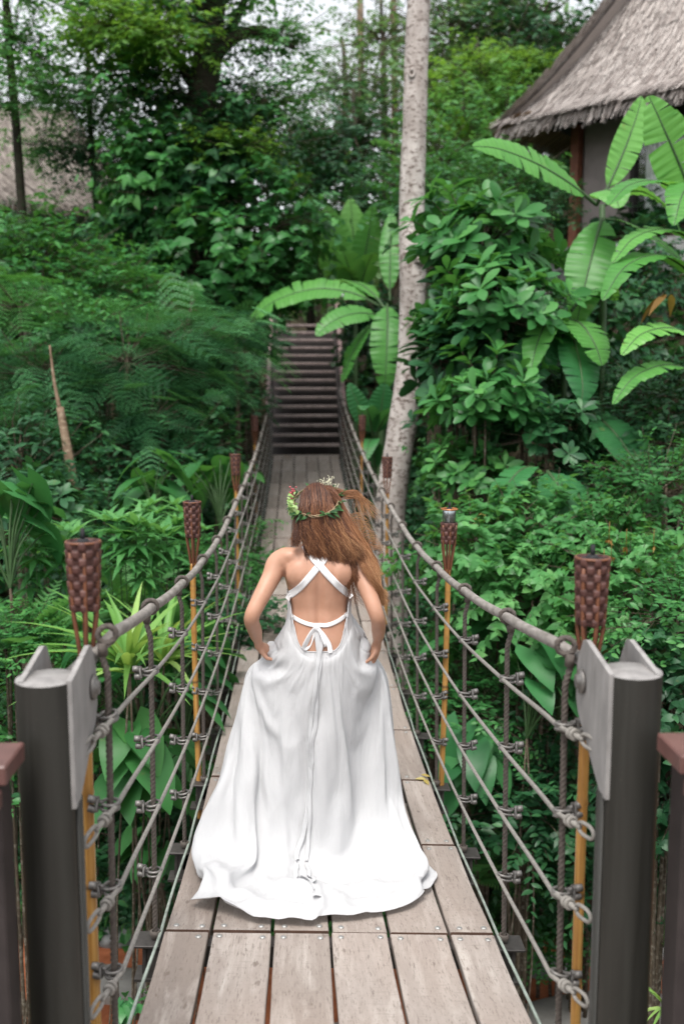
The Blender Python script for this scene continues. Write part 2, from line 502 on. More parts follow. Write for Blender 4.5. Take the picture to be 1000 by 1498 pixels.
# side ropes
for s in (-1, 1):
    for k, lv in enumerate(LV):
        ys = np.linspace(HY[0], 18.2, 120)
        pts = np.array([deck_pt(s * HX, y) + np.array([-s * .014, 0, lv]) for y in ys])
        end = np.array([BX + s * .655, 2.42, 0.02 + lv * .96 - .03])
        mb = MB()
        mb.tube(np.concatenate([[pts[0] * .35 + end * .65], pts]) - B0, .0068, 8, lobes=3, amp=.2, pitch=.05)
        part('side_rope', mb, M['side_rope'], bridge)
        # thimble, grip rings and the long link to the post
        a = pts[0] * .72 + end * .28; e = end
        d = e - a; L = np.linalg.norm(d); d /= L
        mb = MB()
        up = np.array([0, 0, 1.0]); w = np.cross(d, up); w /= np.linalg.norm(w); v = np.cross(w, d)
        for q in (.1, .22):
            mb.torus(a + d * L * q - B0, .0125, .0055, ax=d, n=14, k=7)
        mb.tube([a - B0, a + d * L * .4 - B0], .0078, 8)
        c = a + d * (L * .55)
        lk = L * .42
        aa = np.linspace(0, 2 * np.pi, 26, endpoint=False)
        q = np.sign(np.cos(aa)) * np.abs(np.cos(aa)) ** .6
        path = c + d[None] * (lk * .62 * q[:, None] + lk * .4) + v[None] * (.0165 * np.sin(aa)[:, None])
        mb.tube(path - B0, .0056, 8, closed=True)
        part('turnbuckle_link', mb, M['side_rope'], bridge)

# pale cable along both deck edges
for s in (-1, 1):
    ys = np.linspace(1.7, 18.1, 240)
    pts = np.array([deck_pt(s * (.612 + .012 * abs(math.sin((y - JY[0]) / .9 * math.pi))), y) + np.array([0, 0, -.008 - .02 * abs(math.sin((y - JY[0]) / .9 * math.pi))]) for y in ys])
    mb = MB(); mb.tube(pts - B0, .006, 7); part('edge_cable', mb, M['cable'], bridge)

# ------------------------------------------------------------------ steel posts
def steel_post(s, label):
    o = thing('steel_post', label, 'post', (BX + s * .715, 2.36, -3.2), 'steel anchor posts at the near end')
    zt = 1.14 + 3.2 - .005
    n = 48
    a = np.linspace(0, 2 * np.pi, n, endpoint=False)
    r = .074
    xy = np.stack([r * np.cos(a), r * np.sin(a)], 1)
    xy[:, 0] = np.where(xy[:, 0] * -s > r * .86, -s * r * .86, xy[:, 0])   # flattened on the bridge side
    mb = MB()
    G = np.array([[(x, y, z) for x, y in xy] for z in (0, 1, 2, 3, zt - .002)])
    mb.grid(G, 0, .5, wrap=True)
    G = np.array([[(x * k, y * k, zt + dz) for x, y in xy] for k, dz in ((1, -.002), (.985, .001), (.01, .001))])
    mb.grid(G, 1, .5, wrap=True)
    mb.box((-s * (r * .86 + .003), .0, (zt - .31) / 2), (.006, .05, zt - .31), None, 2)
    part('pole', mb, [M['post'], M['plate'], M['post']], o)
    for q in (-1, 1):
        # cheek plate, cut at the front corners
        x = s * -.063 if q < 0 else s * .052
        pr = [(-.045, zt + .004), (.16, zt + .036), (.185, zt + .03), (.235, zt - .045), (.235, zt - .145), (.21, zt - .18), (-.0, zt - .315), (-.045, zt - .315)]
        mb = MB(); th = .013
        V = [(x - th / 2, y, z) for y, z in pr] + [(x + th / 2, y, z) for y, z in pr]
        k = len(pr)
        Fc = [list(range(k))[::-1], list(range(k, 2 * k))] + [[i, (i + 1) % k, k + (i + 1) % k, k + i] for i in range(k)]
        mb.add(np.array(V), Fc, 0)
        part('cheek_plate', mb, M['plate'], o, smooth=False)
    mb = MB()
    rot = Matrix.Rotation(R(90), 3, 'Y')
    mb.lathe([(0, .0), (.016, .0), (.016, .13), (0, .13)], (-.065, .175, zt - .08), 16, 0, rot=rot)
    for x, d in ((-s * .0705, -s), (s * .0595, s)):
        mb.lathe([(0, 0), (.033, 0), (.033, .009), (.019, .010), (.019, .018), (0, .018)], (x, .175, zt - .08), 6 if 0 else 20, 0, rot=Matrix.Rotation(R(90 * d), 3, 'Y'))
    part('pin_bolt', mb, M['clamp'], o)
steel_post(-1, 'olive grey steel post with bolted plates on the left of the bridge entrance')
steel_post(1, 'olive grey steel post with bolted plates on the right of the bridge entrance')

# near platform with its stained timber railings
pl = thing('entrance_platform', 'timber platform the bridge starts from, beneath the railings', 'platform', (BX, 0, -.01))
mb = MB()
for k in range(26):
    x = -2.2 + k * .18
    mb.box((x, .2, -.02), (.172, 2.75, .03), None, 0, random.random(), bev=.003)
part('deck', mb, [M['deck']], pl, smooth=False)
for x in (-2.0, 2.0):
    for y in (-.9, 1.3):
        mb = MB(); mb.box((x, y, -1.65), (.14, .14, 3.2), None, 0); part('leg', mb, M['stair_dark'], pl, smooth=False)
def railing(s, label):
    o = thing('timber_railing', label, 'railing', (BX + s * .712, 2.17, -.01), 'red brown railings of the platform')
    mb = MB(); mb.box((s * .36, .0, 1.005), (.66, .15, .045), None, 0, bev=.004); part('top_rail', mb, M['rail_wood'], o, False)
    mb = MB(); mb.box((s * .375, -.10, .950), (.66, .085, .042), None, 0, bev=.004); part('side_rail', mb, M['rail_wood'], o, False)
    for x in (.085, .62):
        mb = MB(); mb.box((s * x, .0, .48), (.06, .085, .99), None, 0, bev=.004); part('baluster_post', mb, M['stair_dark'], o, False)
    for x in (.16, .25, .34, .43, .52):
        mb = MB(); mb.box((s * x, .0, .48), (.055, .03, .95), None, 0, bev=.003); part('baluster', mb, M['stair_dark'], o, False)
    mb = MB(); mb.box((s * .36, .01, .02), (.6, .09, .05), None, 0); part('bottom_rail', mb, M['rail_wood'], o, False)
railing(-1, 'red brown timber railing cut by the left edge, behind the left steel post')
railing(1, 'red brown timber railing cut by the right edge, behind the right steel post')

# ------------------------------------------------------------------ bamboo torches
def weave_mesh(h, rt, rb, rows, full=True):
    mb = MB()
    nphi, sub = 84, 5
    ph = np.linspace(0, 2 * np.pi, nphi, endpoint=False)
    nz = rows * sub + 1
    G = np.zeros((nz, nphi, 3)); T = np.zeros((nz, nphi))
    rnd = np.random.default_rng(3).random((rows + 1, 7))
    for i in range(nz):
        f = i / (nz - 1); row = min(i // sub, rows - 1); q = (i % sub) / sub
        r = rb + (rt - rb) * f ** .8
        sg = np.sin(7 * ph + (math.pi if row % 2 else 0))
        off = np.clip(sg * 2.2, -1, 1)
        edge = .0 if 0 < q < .99 else -.0022
        r_ = r + .0034 * off + edge
        G[i] = np.stack([r_ * np.cos(ph), r_ * np.sin(ph), np.full(nphi, f * h + .002 * off * (q - .5))], 1)
        cell = ((ph / (2 * np.pi) * 7 + (.5 if row % 2 else 0)) % 7).astype(int)
        T[i] = .25 + .55 * rnd[row, cell] * (off > 0) + .15 * (off > 0)
    mb.grid(G, 0, T, wrap=True)
    # inside wall so that the rim has thickness
    Gi = np.stack([np.stack([(rt - .006) * np.cos(ph), (rt - .006) * np.sin(ph), np.full(nphi, h)], 1), np.stack([(rt - .008) * np.cos(ph), (rt - .008) * np.sin(ph), np.full(nphi, h - .03)], 1)])
    mb.grid(np.concatenate([G[-1:], Gi]), 0, .35, wrap=True)
    return mb.mesh('basket', [M['weave']])
def torch_proto(open_can):
    o = thing('bamboo_torch', 'bamboo torch', 'torch', (0, 0, 0), 'bamboo torches along the bridge')
    H = 1.50                                        # rim above the deck
    hb = .19 if not open_can else .115
    top = H - (0 if not open_can else .075)
    link('basket', weave_mesh(hb, .046 if not open_can else .044, .037, 9 if not open_can else 5), o, (0, 0, top - hb))
    n = 120
    z = np.linspace(-.25, H - .33, n)
    node = np.zeros(n); rad = np.full(n, .0150)
    for zz in (-.05, .24, .52, .80, 1.04):
        g = np.exp(-((z - zz) / .006) ** 2); rad += .0022 * g; node += .9 * np.exp(-((z - zz - .006) / .005) ** 2)
    mb = MB(); mb.tube(np.stack([np.zeros(n) + .006 * np.sin(z * 2), np.zeros(n), z], 1), rad, 12, 0, np.clip(node, 0, 1))
    part('pole', mb, M['bamboo'], o)
    for k in range(6):
        a = k * math.pi / 3 + .2
        p0 = np.array([.012 * math.cos(a), .012 * math.sin(a), H - .36]); p1 = np.array([.036 * math.cos(a), .036 * math.sin(a), top - hb + .01])
        mb = MB(); mb.tube(crv([p0, p0 * .55 + p1 * .45 + np.array([0, 0, .0]), p1, p1 + np.array([.004 * math.cos(a), .004 * math.sin(a), hb * .8])], 12), .0058, 6)
        part('rib', mb, M['rib'], o)
    mb = MB()
    mb.lathe([(.0, H - .006), (.034, H - .006), (.036, H - .012), (.036, H - .12), (0, H - .12)], (0, 0, 0), 24, 0)
    mb.lathe([(.0, H + .004), (.014, H + .004), (.016, H - .006)], (0, 0, 0), 16, 1)
    can = part('fuel_can', mb, [M['tin'] if open_can else M['black'], M['black']], o)
    mb = MB(); mb.tube([(0, 0, H), (.001, 0, H + .032)], .006, 8); part('wick', mb, M['black'], can)
    mb = MB(); mb.torus((0, 0, H - .004), .043 if open_can else .0445, .0042, n=30, k=6)
    part('rim', mb, M['copper'] if open_can else M['rib'], o)
    return o
tp = torch_proto(False); tq = torch_proto(True)
ti = [2.62, JY[3], JY[7], JY[11]]
LBL = {(-1, 0): 'large blurred bamboo torch standing just behind the left steel post', (-1, 1): 'woven bamboo torch second from the left steel post, beside the dark undergrowth',
       (-1, 2): 'third bamboo torch along the left rope rail, before broad green leaves', (-1, 3): 'small far bamboo torch on the left rail, closest to the staircase',
       (1, 0): 'large dark woven bamboo torch standing just behind the right steel post', (1, 1): 'bamboo torch on the right rail with its metal fuel can showing',
       (1, 2): 'bamboo torch on the right rail in front of the pale tree trunk', (1, 3): 'small far bamboo torch on the right rail beside the banana leaves'}
used = set()
for s in (-1, 1):
    for k, y in enumerate(ti):
        src = tq if (s == 1 and k == 1) else tp
        o = src if src.name not in used else copy_tree(src)
        used.add(src.name)
        b = deck_pt(s * (HX + (.068 if k == 0 else .042)), y)
        o.location = b + np.array([0, .02, (-.06, 0, -.01, .03)[k]])
        o.rotation_euler = (R(random.uniform(-1, 1)), R(random.uniform(-1, 1)), random.uniform(0, 6))
        o['label'] = LBL[(s, k)]
tq.rotation_euler = (0, R(1), .4)
# ================================================================== ground
def ground_h(x, y):
    x = np.asarray(x, float); y = np.asarray(y, float)
    xl = x - BX
    h = -3.25 + sstep(9.2, 18.5, y) * 3.1 + sstep(18, 23, y) * 2.2 + sstep(22, 45, y) * 3.2
    pm = 1 - sstep(5.2, 6.2, y) * (1 - sstep(8.9, 10.2, y))
    h = h + sstep(1.6, 5.6, xl) * sstep(6.5, 15.5, y) * 4.2 * (1 - .25 * sstep(14, 30, y)) + sstep(2, 8, xl) * 1.2 * pm
    h = h + (sstep(1.6, 5, -xl) * 1.5 + sstep(1.8, 9, -xl) * .8) * pm + sstep(2.5, 9, -xl) * sstep(8, 18, y) * 1.3
    # dip under the span stays clear
    h = h - .5 * np.exp(-(xl / 1.3) ** 2) * sstep(9, 12, y) * (1 - sstep(16.5, 18, y))
    return h
gx = np.concatenate([np.linspace(-60, -14, 20), np.linspace(-13, 13, 90), np.linspace(14, 60, 20)])
gy = np.concatenate([np.linspace(-40, 2, 14), np.linspace(2.5, 30, 96), np.linspace(31, 90, 30)])
X, Y = np.meshgrid(gx, gy)
Z = ground_h(X, Y)
nzv = np.array([noise.fractal(Vector((a * .5, b * .5, 0)), 1.0, 2.0, 4) for a, b in zip(X.ravel(), Y.ravel())]).reshape(X.shape)
flat = sstep(6.2, 7.0, Y) * (1 - sstep(8.6, 9.6, Y)) * (np.abs(X) < 14)
Z = Z + nzv * .18 * (1 - flat)
mb = MB(); mb.grid(np.stack([X, Y, Z], -1))
tag(part('ground', mb, M['soil'], None), None, None, kind='structure')
# red earth path crossing beneath the bridge
xs = np.linspace(-9, 9, 90)
G = []
for f in np.linspace(0, 1, 14):
    yy = 6.6 + (8.55 - 6.6) * f + np.array([.12 * noise.noise(Vector((x * .7, f * 3, 3))) for x in xs]) - .02 * xs
    G.append(np.stack([xs, yy, ground_h(xs, yy) + .05 + .02 * np.array([noise.noise(Vector((x * 2, y * 2, 0))) for x, y in zip(xs, yy)])], 1))
mb = MB(); mb.grid(np.array(G))
tag(part('path', mb, M['red_earth'], None), None, None, kind='structure')
# pale stepping slabs in the path
def slab(pts, label):
    mb = MB()
    p = np.array(pts); c = p.mean(0)
    n = 28
    ring = crv(np.concatenate([p, p[:1]]), n)[:-1]
    zt = ground_h(c[0], c[1]) + .12
    rows = [np.stack([c[0] + (ring[:, 0] - c[0]) * k, c[1] + (ring[:, 1] - c[1]) * k, np.full(len(ring), zt - dz)], 1) for k, dz in ((1.0, .12), (1.0, .015), (.97, 0), (.02, 0))]
    mb.grid(np.array(rows) - np.array([c[0], c[1], zt]), wrap=True)
    o = link('stepping_stone', mb.mesh('stepping_stone', [M['slab']]), None, (c[0], c[1], zt))
    tag(o, label, 'paving stone', 'pale stones in the red path')
def gp(px, py):
    d = P(px, py, 1.0) - CAM
    k = (-3.15 - CAMZ) / d[2]; q = CAM + d * k; return q[:2]
slab([gp(150, 1412), gp(200, 1420), gp(240, 1428), gp(238, 1452), gp(190, 1462), gp(120, 1455), gp(110, 1425)], 'pale flat stone in the red path left of the bridge')
slab([gp(745, 1478), gp(800, 1462), gp(870, 1452), gp(960, 1450), gp(975, 1490), gp(870, 1530), gp(740, 1530)], 'pale flat stone in the red path right of the bridge')
slab([gp(470, 1500), gp(560, 1495), gp(585, 1520), gp(520, 1545), gp(455, 1530)], 'pale flat stone in the red path seen between the deck planks')
for (px, py, r, lab) in ((930, 1395, .2, 'dark rock bordering the red path behind the right post'), (800, 1412, .14, 'rounded brown rock at the far edge of the red path'), (175, 1368, .14, 'small dark rock where undergrowth meets the red path at left')):
    q = gp(px, py); mb = MB()
    mb.ball((0, 0, 0), (r * 1.5, r, r * .8), 20)
    V = mb.v[0]
    mb.v[0] = V * (1 + .3 * np.array([noise.noise(Vector(v * 9 + px)) for v in V]))[:, None]
    tag(link('rock', mb.mesh('rock', [M['stone']]), None, (q[0], q[1], ground_h(*q) + r * .4)), lab, 'rock')

# ================================================================== staircase
st = thing('staircase', 'long dark timber staircase climbing from the far end of the bridge', 'staircase', (BX, Y_END, deck_z(Y_END)))
mb = MB(); mb.box((0, .10, -.02), (1.24, .24, .04), None, 0, bev=.003); part('landing', mb, M['deck'], st, False)
NS = 15
for k in range(NS):
    mb = MB()
    y = .40 + k * .285; z = .17 + k * .172
    mb.box((0, y, z), (1.26, .26, .048), None, 0, bev=.006)
    part('tread', mb, M['stair'], st, False)
for s in (-1, 1):
    mb = MB()
    a = math.atan2(.172, .285); L = NS * .333 + .5
    mb.box((s * .66, .2 + NS * .1425, NS * .086 + .02), (.05, L, .26), Matrix.Rotation(a, 3, 'X'), 0)
    part('stringer', mb, M['stair_dark'], st, False)
    mb = MB(); mb.box((s * .70, .2 + NS * .1425 + .1, NS * .086 + 1.0), (.075, L * .98, .05), Matrix.Rotation(a, 3, 'X'), 0, bev=.006)
    part('handrail', mb, M['stair_rail'], st, False)
    for k in range(0, NS + 1, 3):
        mb = MB(); mb.box((s * .70, .3 + k * .285, k * .172 + .45), (.075, .075, 1.15), None, 0, bev=.005)
        part('baluster_post', mb, M['rail_wood'] if k == 0 else M['stair_dark'], st, False)
# dark board sheet closing the back under the flight
mb = MB(); mb.box((0, .62 + NS * .1425, NS * .086 - .30), (1.3, L, .04), Matrix.Rotation(a, 3, 'X'), 0); part('underside_board', mb, M['stair_dark'], st, False)

# ================================================================== thatched villa (right)
t = NT('old_grey_thatch')
tc = t.n('ShaderNodeUVMap')
def uvmap(t, sc):
    u = t.n('ShaderNodeTexCoord'); m = t.n('ShaderNodeMapping'); m.inputs['Scale'].default_value = sc
    t.l(u.outputs['UV'], m.inputs[0]); return m.outputs[0]
t2 = t
n1 = t.noise(t.coord((1, 1, 1)), 4, 5); a_ = t.attr()
c = t.ramp(a_, [(0, (.19, .16, .145)), (.5, (.40, .355, .33)), (1, (.60, .55, .515))])
c = t.mix(t.math('MULTIPLY', n1, .35), c, (.29, .245, .23)); t.set(c, .9, 0, .1); M['thatch'] = t.m
t = NT('brown_fresh_thatch'); c = t.ramp(t.attr(), [(0, (.14, .09, .05)), (1, (.42, .29, .17))]); t.set(c, .9, 0, .1); M['thatch_under'] = t.m
M['villa_wall'] = mat_flat('taupe_wall_panel', (.24, .205, .195), .7, 0, .15, 4)
M['villa_post'] = mat_flat('red_brown_post', (.20, .075, .045), .55, 0, .25, 9)
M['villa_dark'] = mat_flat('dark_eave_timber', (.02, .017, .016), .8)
t = NT('pale_green_curtain'); t.set((.62, .68, .64), .9, 0, .1); M['curtain'] = t.m
t = NT('window_glass'); tb = t.n('ShaderNodeBsdfTransparent'); gl = t.n('ShaderNodeBsdfGlossy'); gl.inputs['Roughness'].default_value = .05
mx = t.n('ShaderNodeMixShader'); mx.inputs[0].default_value = .07; t.l(tb.outputs[0], mx.inputs[1]); t.l(gl.outputs[0], mx.inputs[2]); t.l(mx.outputs[0], t.out.inputs[0]); M['glass'] = t.m

def thatch_face(mb, e0, e1, t0, t1, prof, rows, per_m, seed, mi=0, sk=.004):
    """thatch reeds over a roof face: eave edge e0->e1, top edge t0->t1; prof(f) gives sag of the slope"""
    g = np.random.default_rng(seed)
    e0, e1, t0, t1 = map(lambda a: np.asarray(a, float), (e0, e1, t0, t1))
    nrm = np.cross(e1 - e0, t0 - e0); nrm /= np.linalg.norm(nrm)
    if nrm[2] < 0: nrm = -nrm
    def pt(u, f):
        a = e0 + (e1 - e0) * u; b = t0 + (t1 - t0) * u
        return a + (b - a) * f - nrm * prof(f)
    G = np.array([[pt(u, f) - nrm * .05 for u in np.linspace(0, 1, 24)] for f in np.linspace(0, 1, 16)])
    mb.grid(G, mi, .42)
    W = np.linalg.norm(e1 - e0)
    V = []; T = []
    for r_ in range(rows):
        f0 = r_ / rows
        wid = np.linalg.norm(pt(1, f0) - pt(0, f0))
        n = int(wid * per_m)
        for k in range(n):
            u = g.random(); f = f0 + g.normal(0, .25 / rows)
            f = max(f, 0)
            p = pt(u, f); q = pt(u, min(1, f + 2.6 / rows)); ed_ = (e1 - e0) / W; q = q - ed_ * (q - p).dot(ed_) * .93 + ed_ * g.normal(0, .012)
            d = p - q; L = np.linalg.norm(d)
            if L < 1e-6: continue
            d /= L
            p = p + d * (g.random() * .07 + (.14 * g.random() if r_ == 0 else 0)) + nrm * (.02 + .05 * g.random())
            q = q + nrm * .0
            s_ = np.cross(d, nrm); w = .0065 + .009 * g.random()
            V += [q - s_ * w, q + s_ * w, p + s_ * w * .7, p - s_ * w * .7]
            tt = g.random(); T += [tt * .9, tt * .9, tt, tt]
    n = int(W * per_m * 2.0)
    for k in range(n):                                           # shaggy fringe along the eave
        p0 = pt(g.random(), .012 + .03 * g.random()) + nrm * (.09 * g.random() - .05)
        sl = pt(.5, 0) - pt(.5, .08); sl /= np.linalg.norm(sl)
        d = sl * .75 + np.array([0, 0, -.55]) + g.normal(0, .10, 3); d /= np.linalg.norm(d)
        L = .20 + .22 * g.random(); s_ = np.cross(d, nrm); s_ /= np.linalg.norm(s_); w = .006 + .009 * g.random()
        V += [p0 - s_ * w, p0 + s_ * w, p0 + d * L + s_ * w * .5, p0 + d * L - s_ * w * .5]
        tt = g.random(); T += [tt * .8, tt * .8, tt, tt]
    V = np.array(V); mb.add(V, np.arange(len(V)).reshape(-1, 4), mi, np.array(T))

def villa():
    C = P(720, 184, 17.0); zE = C[2]
    Er = P(1000, 130, 14.6); Er[2] = zE
    e1 = Er - C; e1[2] = 0; e1 /= np.linalg.norm(e1)
    e2 = np.array([-e1[1], e1[0], 0]); 
    if e2[1] < 0: e2 = -e2
    A, B = 7.0, 7.0
    o = thing('thatched_villa', 'villa with a big grey thatched roof, pale curtains and brown posts behind banana leaves', 'villa', (C[0], C[1], zE - 3))
    O = np.array(o.location)
    c00, c10, c01, c11 = C, C + e1 * A, C + e2 * B, C + e1 * A + e2 * B
    apex0 = C + e1 * 2.9 + e2 * 2.9 + np.array([0, 0, 5.0]); apex1 = C + e1 * 4.1 + e2 * 4.1 + np.array([0, 0, 5.0])
    sag = lambda f: .34 * math.sin(math.pi * min(1, f) ** .6) 
    mb = MB()
    thatch_face(mb, c00 - O, c10 - O, apex0 - O, apex1 - O, sag, 32, 120, 1)
    thatch_face(mb, c01 - O, c00 - O, apex0 - O, apex0 - O, sag, 28, 130, 2)
    thatch_face(mb, c11 - O, c01 - O, apex1 - O, apex0 - O, sag, 8, 10, 3)
    thatch_face(mb, c10 - O, c11 - O, apex1 - O, apex1 - O, sag, 8, 10, 4)
    part('roof', mb, M['thatch'], o, False)
    # underside of the eaves: fresher brown thatch on the far side, dark boards in front
    mb = MB(); up = np.array([0, 0, .42])
    g = np.random.default_rng(6); V = []; T = []
    for k in range(900):
        u = g.random() * .75; p = c00 + (c01 - c00) * u - O
        q = p + e1 * (.45 + .3 * g.random()) + np.array([0, 0, .12]); p = p + np.array([0, 0, -.12 - .09 * g.random()])
        w = .012; V += [q - e2 * w, q + e2 * w, p + e2 * w, p - e2 * w]; T += [g.random()] * 4
    V = np.array(V); mb.add(V, np.arange(len(V)).reshape(-1, 4), 0, np.array(T))
    part('eave_fringe', mb, M['thatch_under'], o, False)
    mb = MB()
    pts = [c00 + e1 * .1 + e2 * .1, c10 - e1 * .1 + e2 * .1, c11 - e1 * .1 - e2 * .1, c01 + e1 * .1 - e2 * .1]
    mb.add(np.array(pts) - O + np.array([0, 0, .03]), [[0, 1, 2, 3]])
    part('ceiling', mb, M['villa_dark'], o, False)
    # walls 1.15 m in from the eaves
    ins = 1.05
    w0 = C + (e1 + e2) * ins
    zb = zE - 2.15
    def wp(a, b, z): return w0 + e1 * a + e2 * b + np.array([0, 0, z - zE])
    rotm = np.stack([e1, e2, [0, 0, 1]], 1)
    def wbox(name, mat, a0, a1, b0, b1, z0, z1, par=o, bev=0):
        mb = MB(); c = (wp(a0, b0, z0) + wp(a1, b1, z1)) / 2 - O
        mb.box(c, (a1 - a0, b1 - b0, z1 - z0), rotm, 0, bev=bev)
        return part(name, mb, mat, par, False)
    wbox('wall', M['villa_wall'], .12, 1.0, 0, .12, zb, zE)
    wbox('wall', M['villa_wall'], 4.2, 5, 0, .12, zb, zE)
    wbox('wall', M['villa_wall'], 0, .12, .12, 5, zb, zE)
    wbox('post', M['villa_post'], -.10, .05, -.10, .05, zb - .3, zE)
    wbox('post', M['villa_post'], 4.9, 5.05, -.10, .05, zb - .3, zE)
    wbox('post', M['villa_post'], -.75, -.65, 2.6, 2.7, zb - .3, zE)
    fr = wbox('window_frame', M['villa_dark'], 1.0, 1.09, -.04, .10, zb, zE)
    wbox('window_frame', M['villa_dark'], 2.45, 2.52, -.03, .09, zb, zE)
    wbox('window_frame', M['villa_dark'], 4.1, 4.2, -.04, .10, zb, zE)
    wbox('window_frame', M['villa_dark'], 1.09, 4.1, -.03, .09, zE - .25, zE)
    mb = MB(); n = 260
    a = np.linspace(1.12, 4.08, n); b = .30 + .045 * np.sin(a * 38) + .02 * np.sin(a * 91 + 1)
    G = np.array([[wp(x, y, z) - O for x, y in zip(a, b)] for z in (zb + .02, zE - .2)])
    mb.grid(G); part('curtain', mb, M['curtain'], o)
    wbox('window_pane', M['glass'], 1.09, 4.1, .02, .03, zb + .02, zE - .25)
    wbox('floor_slab', M['stone'], -1.0, 5.4, -1.0, 5, zb - .16, zb)
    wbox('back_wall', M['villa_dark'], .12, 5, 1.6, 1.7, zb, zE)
    # stacked stone retaining wall below
    sw = thing('stone_wall', 'low grey stacked stone wall below the thatched villa', 'wall', wp(1, -1.6, zb - 1.5))
    O2 = np.array(sw.location); g = np.random.default_rng(8)
    mb = MB(); mb.box(wp(1.5, -1.3, zb - .9) - O2, (6.4, .35, 1.5), rotm, 0)
    z = zb - 1.55
    while z < zb - .12:
        hh = .07 + .08 * g.random(); a = -1.8
        while a < 4.7:
            ww = .15 + .3 * g.random()
            mb.box(wp(a + ww / 2, -1.5 + .04 * g.random(), z + hh / 2) - O2, (ww * .96, .16, hh * .93), rotm, 0, g.random(), bev=.012)
            a += ww
        z += hh
    part('stones', mb, M['stone'], sw, False)
villa()

# ================================================================== thatched hut (left, behind the trees)
def hut():
    t = NT('straw_thatch'); c = t.ramp(t.attr(), [(0, (.13, .11, .095)), (.5, (.24, .21, .185)), (1, (.34, .30, .27))]); t.set(c, .9, 0, .1); mt = t.m
    t = NT('woven_wall'); nz = t.noise(t.coord((3, 3, 14)), 6, 4); t.set(t.ramp(nz, [(.3, (.15, .115, .095)), (.7, (.33, .265, .225))]), .9); mw = t.m
    E0 = P(-190, 300, 20.0); E1 = P(285, 300, 23.5); z = P(30, 300, 22)[2]
    E0[2] = E1[2] = z
    T0 = P(-60, 120, 24.5); T1 = P(90, 120, 25.5); T0[2] = T1[2] = P(30, 150, 25)[2]
    o = thing('thatched_hut', 'tan thatched hut half hidden behind the trees at upper left', 'hut', ((E0[0] + E1[0]) / 2, (E0[1] + E1[1]) / 2 + 2, z - 3))
    O = np.array(o.location)
    sag = lambda f: .35 * math.sin(math.pi * f)
    mb = MB(); thatch_face(mb, E0 - O, E1 - O, T0 - O, T1 - O, sag, 22, 45, 21)
    ed = E1 - E0; ed /= np.linalg.norm(ed); bk = np.array([-ed[1], ed[0], 0])
    R1 = E1 + bk * 6; R0 = E0 + bk * 6
    thatch_face(mb, E1 - O, R1 - O, T1 - O, T1 + bk * .3 - O, sag, 16, 30, 22)
    thatch_face(mb, R0 - O, E0 - O, T0 + bk * .3 - O, T0 - O, sag, 8, 15, 23)
    part('roof', mb, mt, o, False)
    mb = MB(); mb.tube(np.array([E0 + bk * .25, E1 + bk * .25]) - O + np.array([0, 0, -.12]), .07, 10); part('eave_pole', mb, M['villa_post'], o)
    mb = MB(); a, b = E0 + bk * .7 + ed * .6, E1 + bk * .7 - ed * .5
    G = np.array([[a - O, b - O], [a - O - np.array([0, 0, 3.0]), b - O - np.array([0, 0, 3.0])]])
    mb.grid(G); Gb = G + bk * .1; mb.grid(Gb, flip=True); part('wall', mb, mw, o, False)
    for f in (.1, .36, .62, .9):
        p = a + (b - a) * f - bk * .1 - O
        mb = MB(); mb.tube([p, p - np.array([0, 0, 3.2])], .06, 8); part('post', mb, M['villa_dark'], o)
hut()
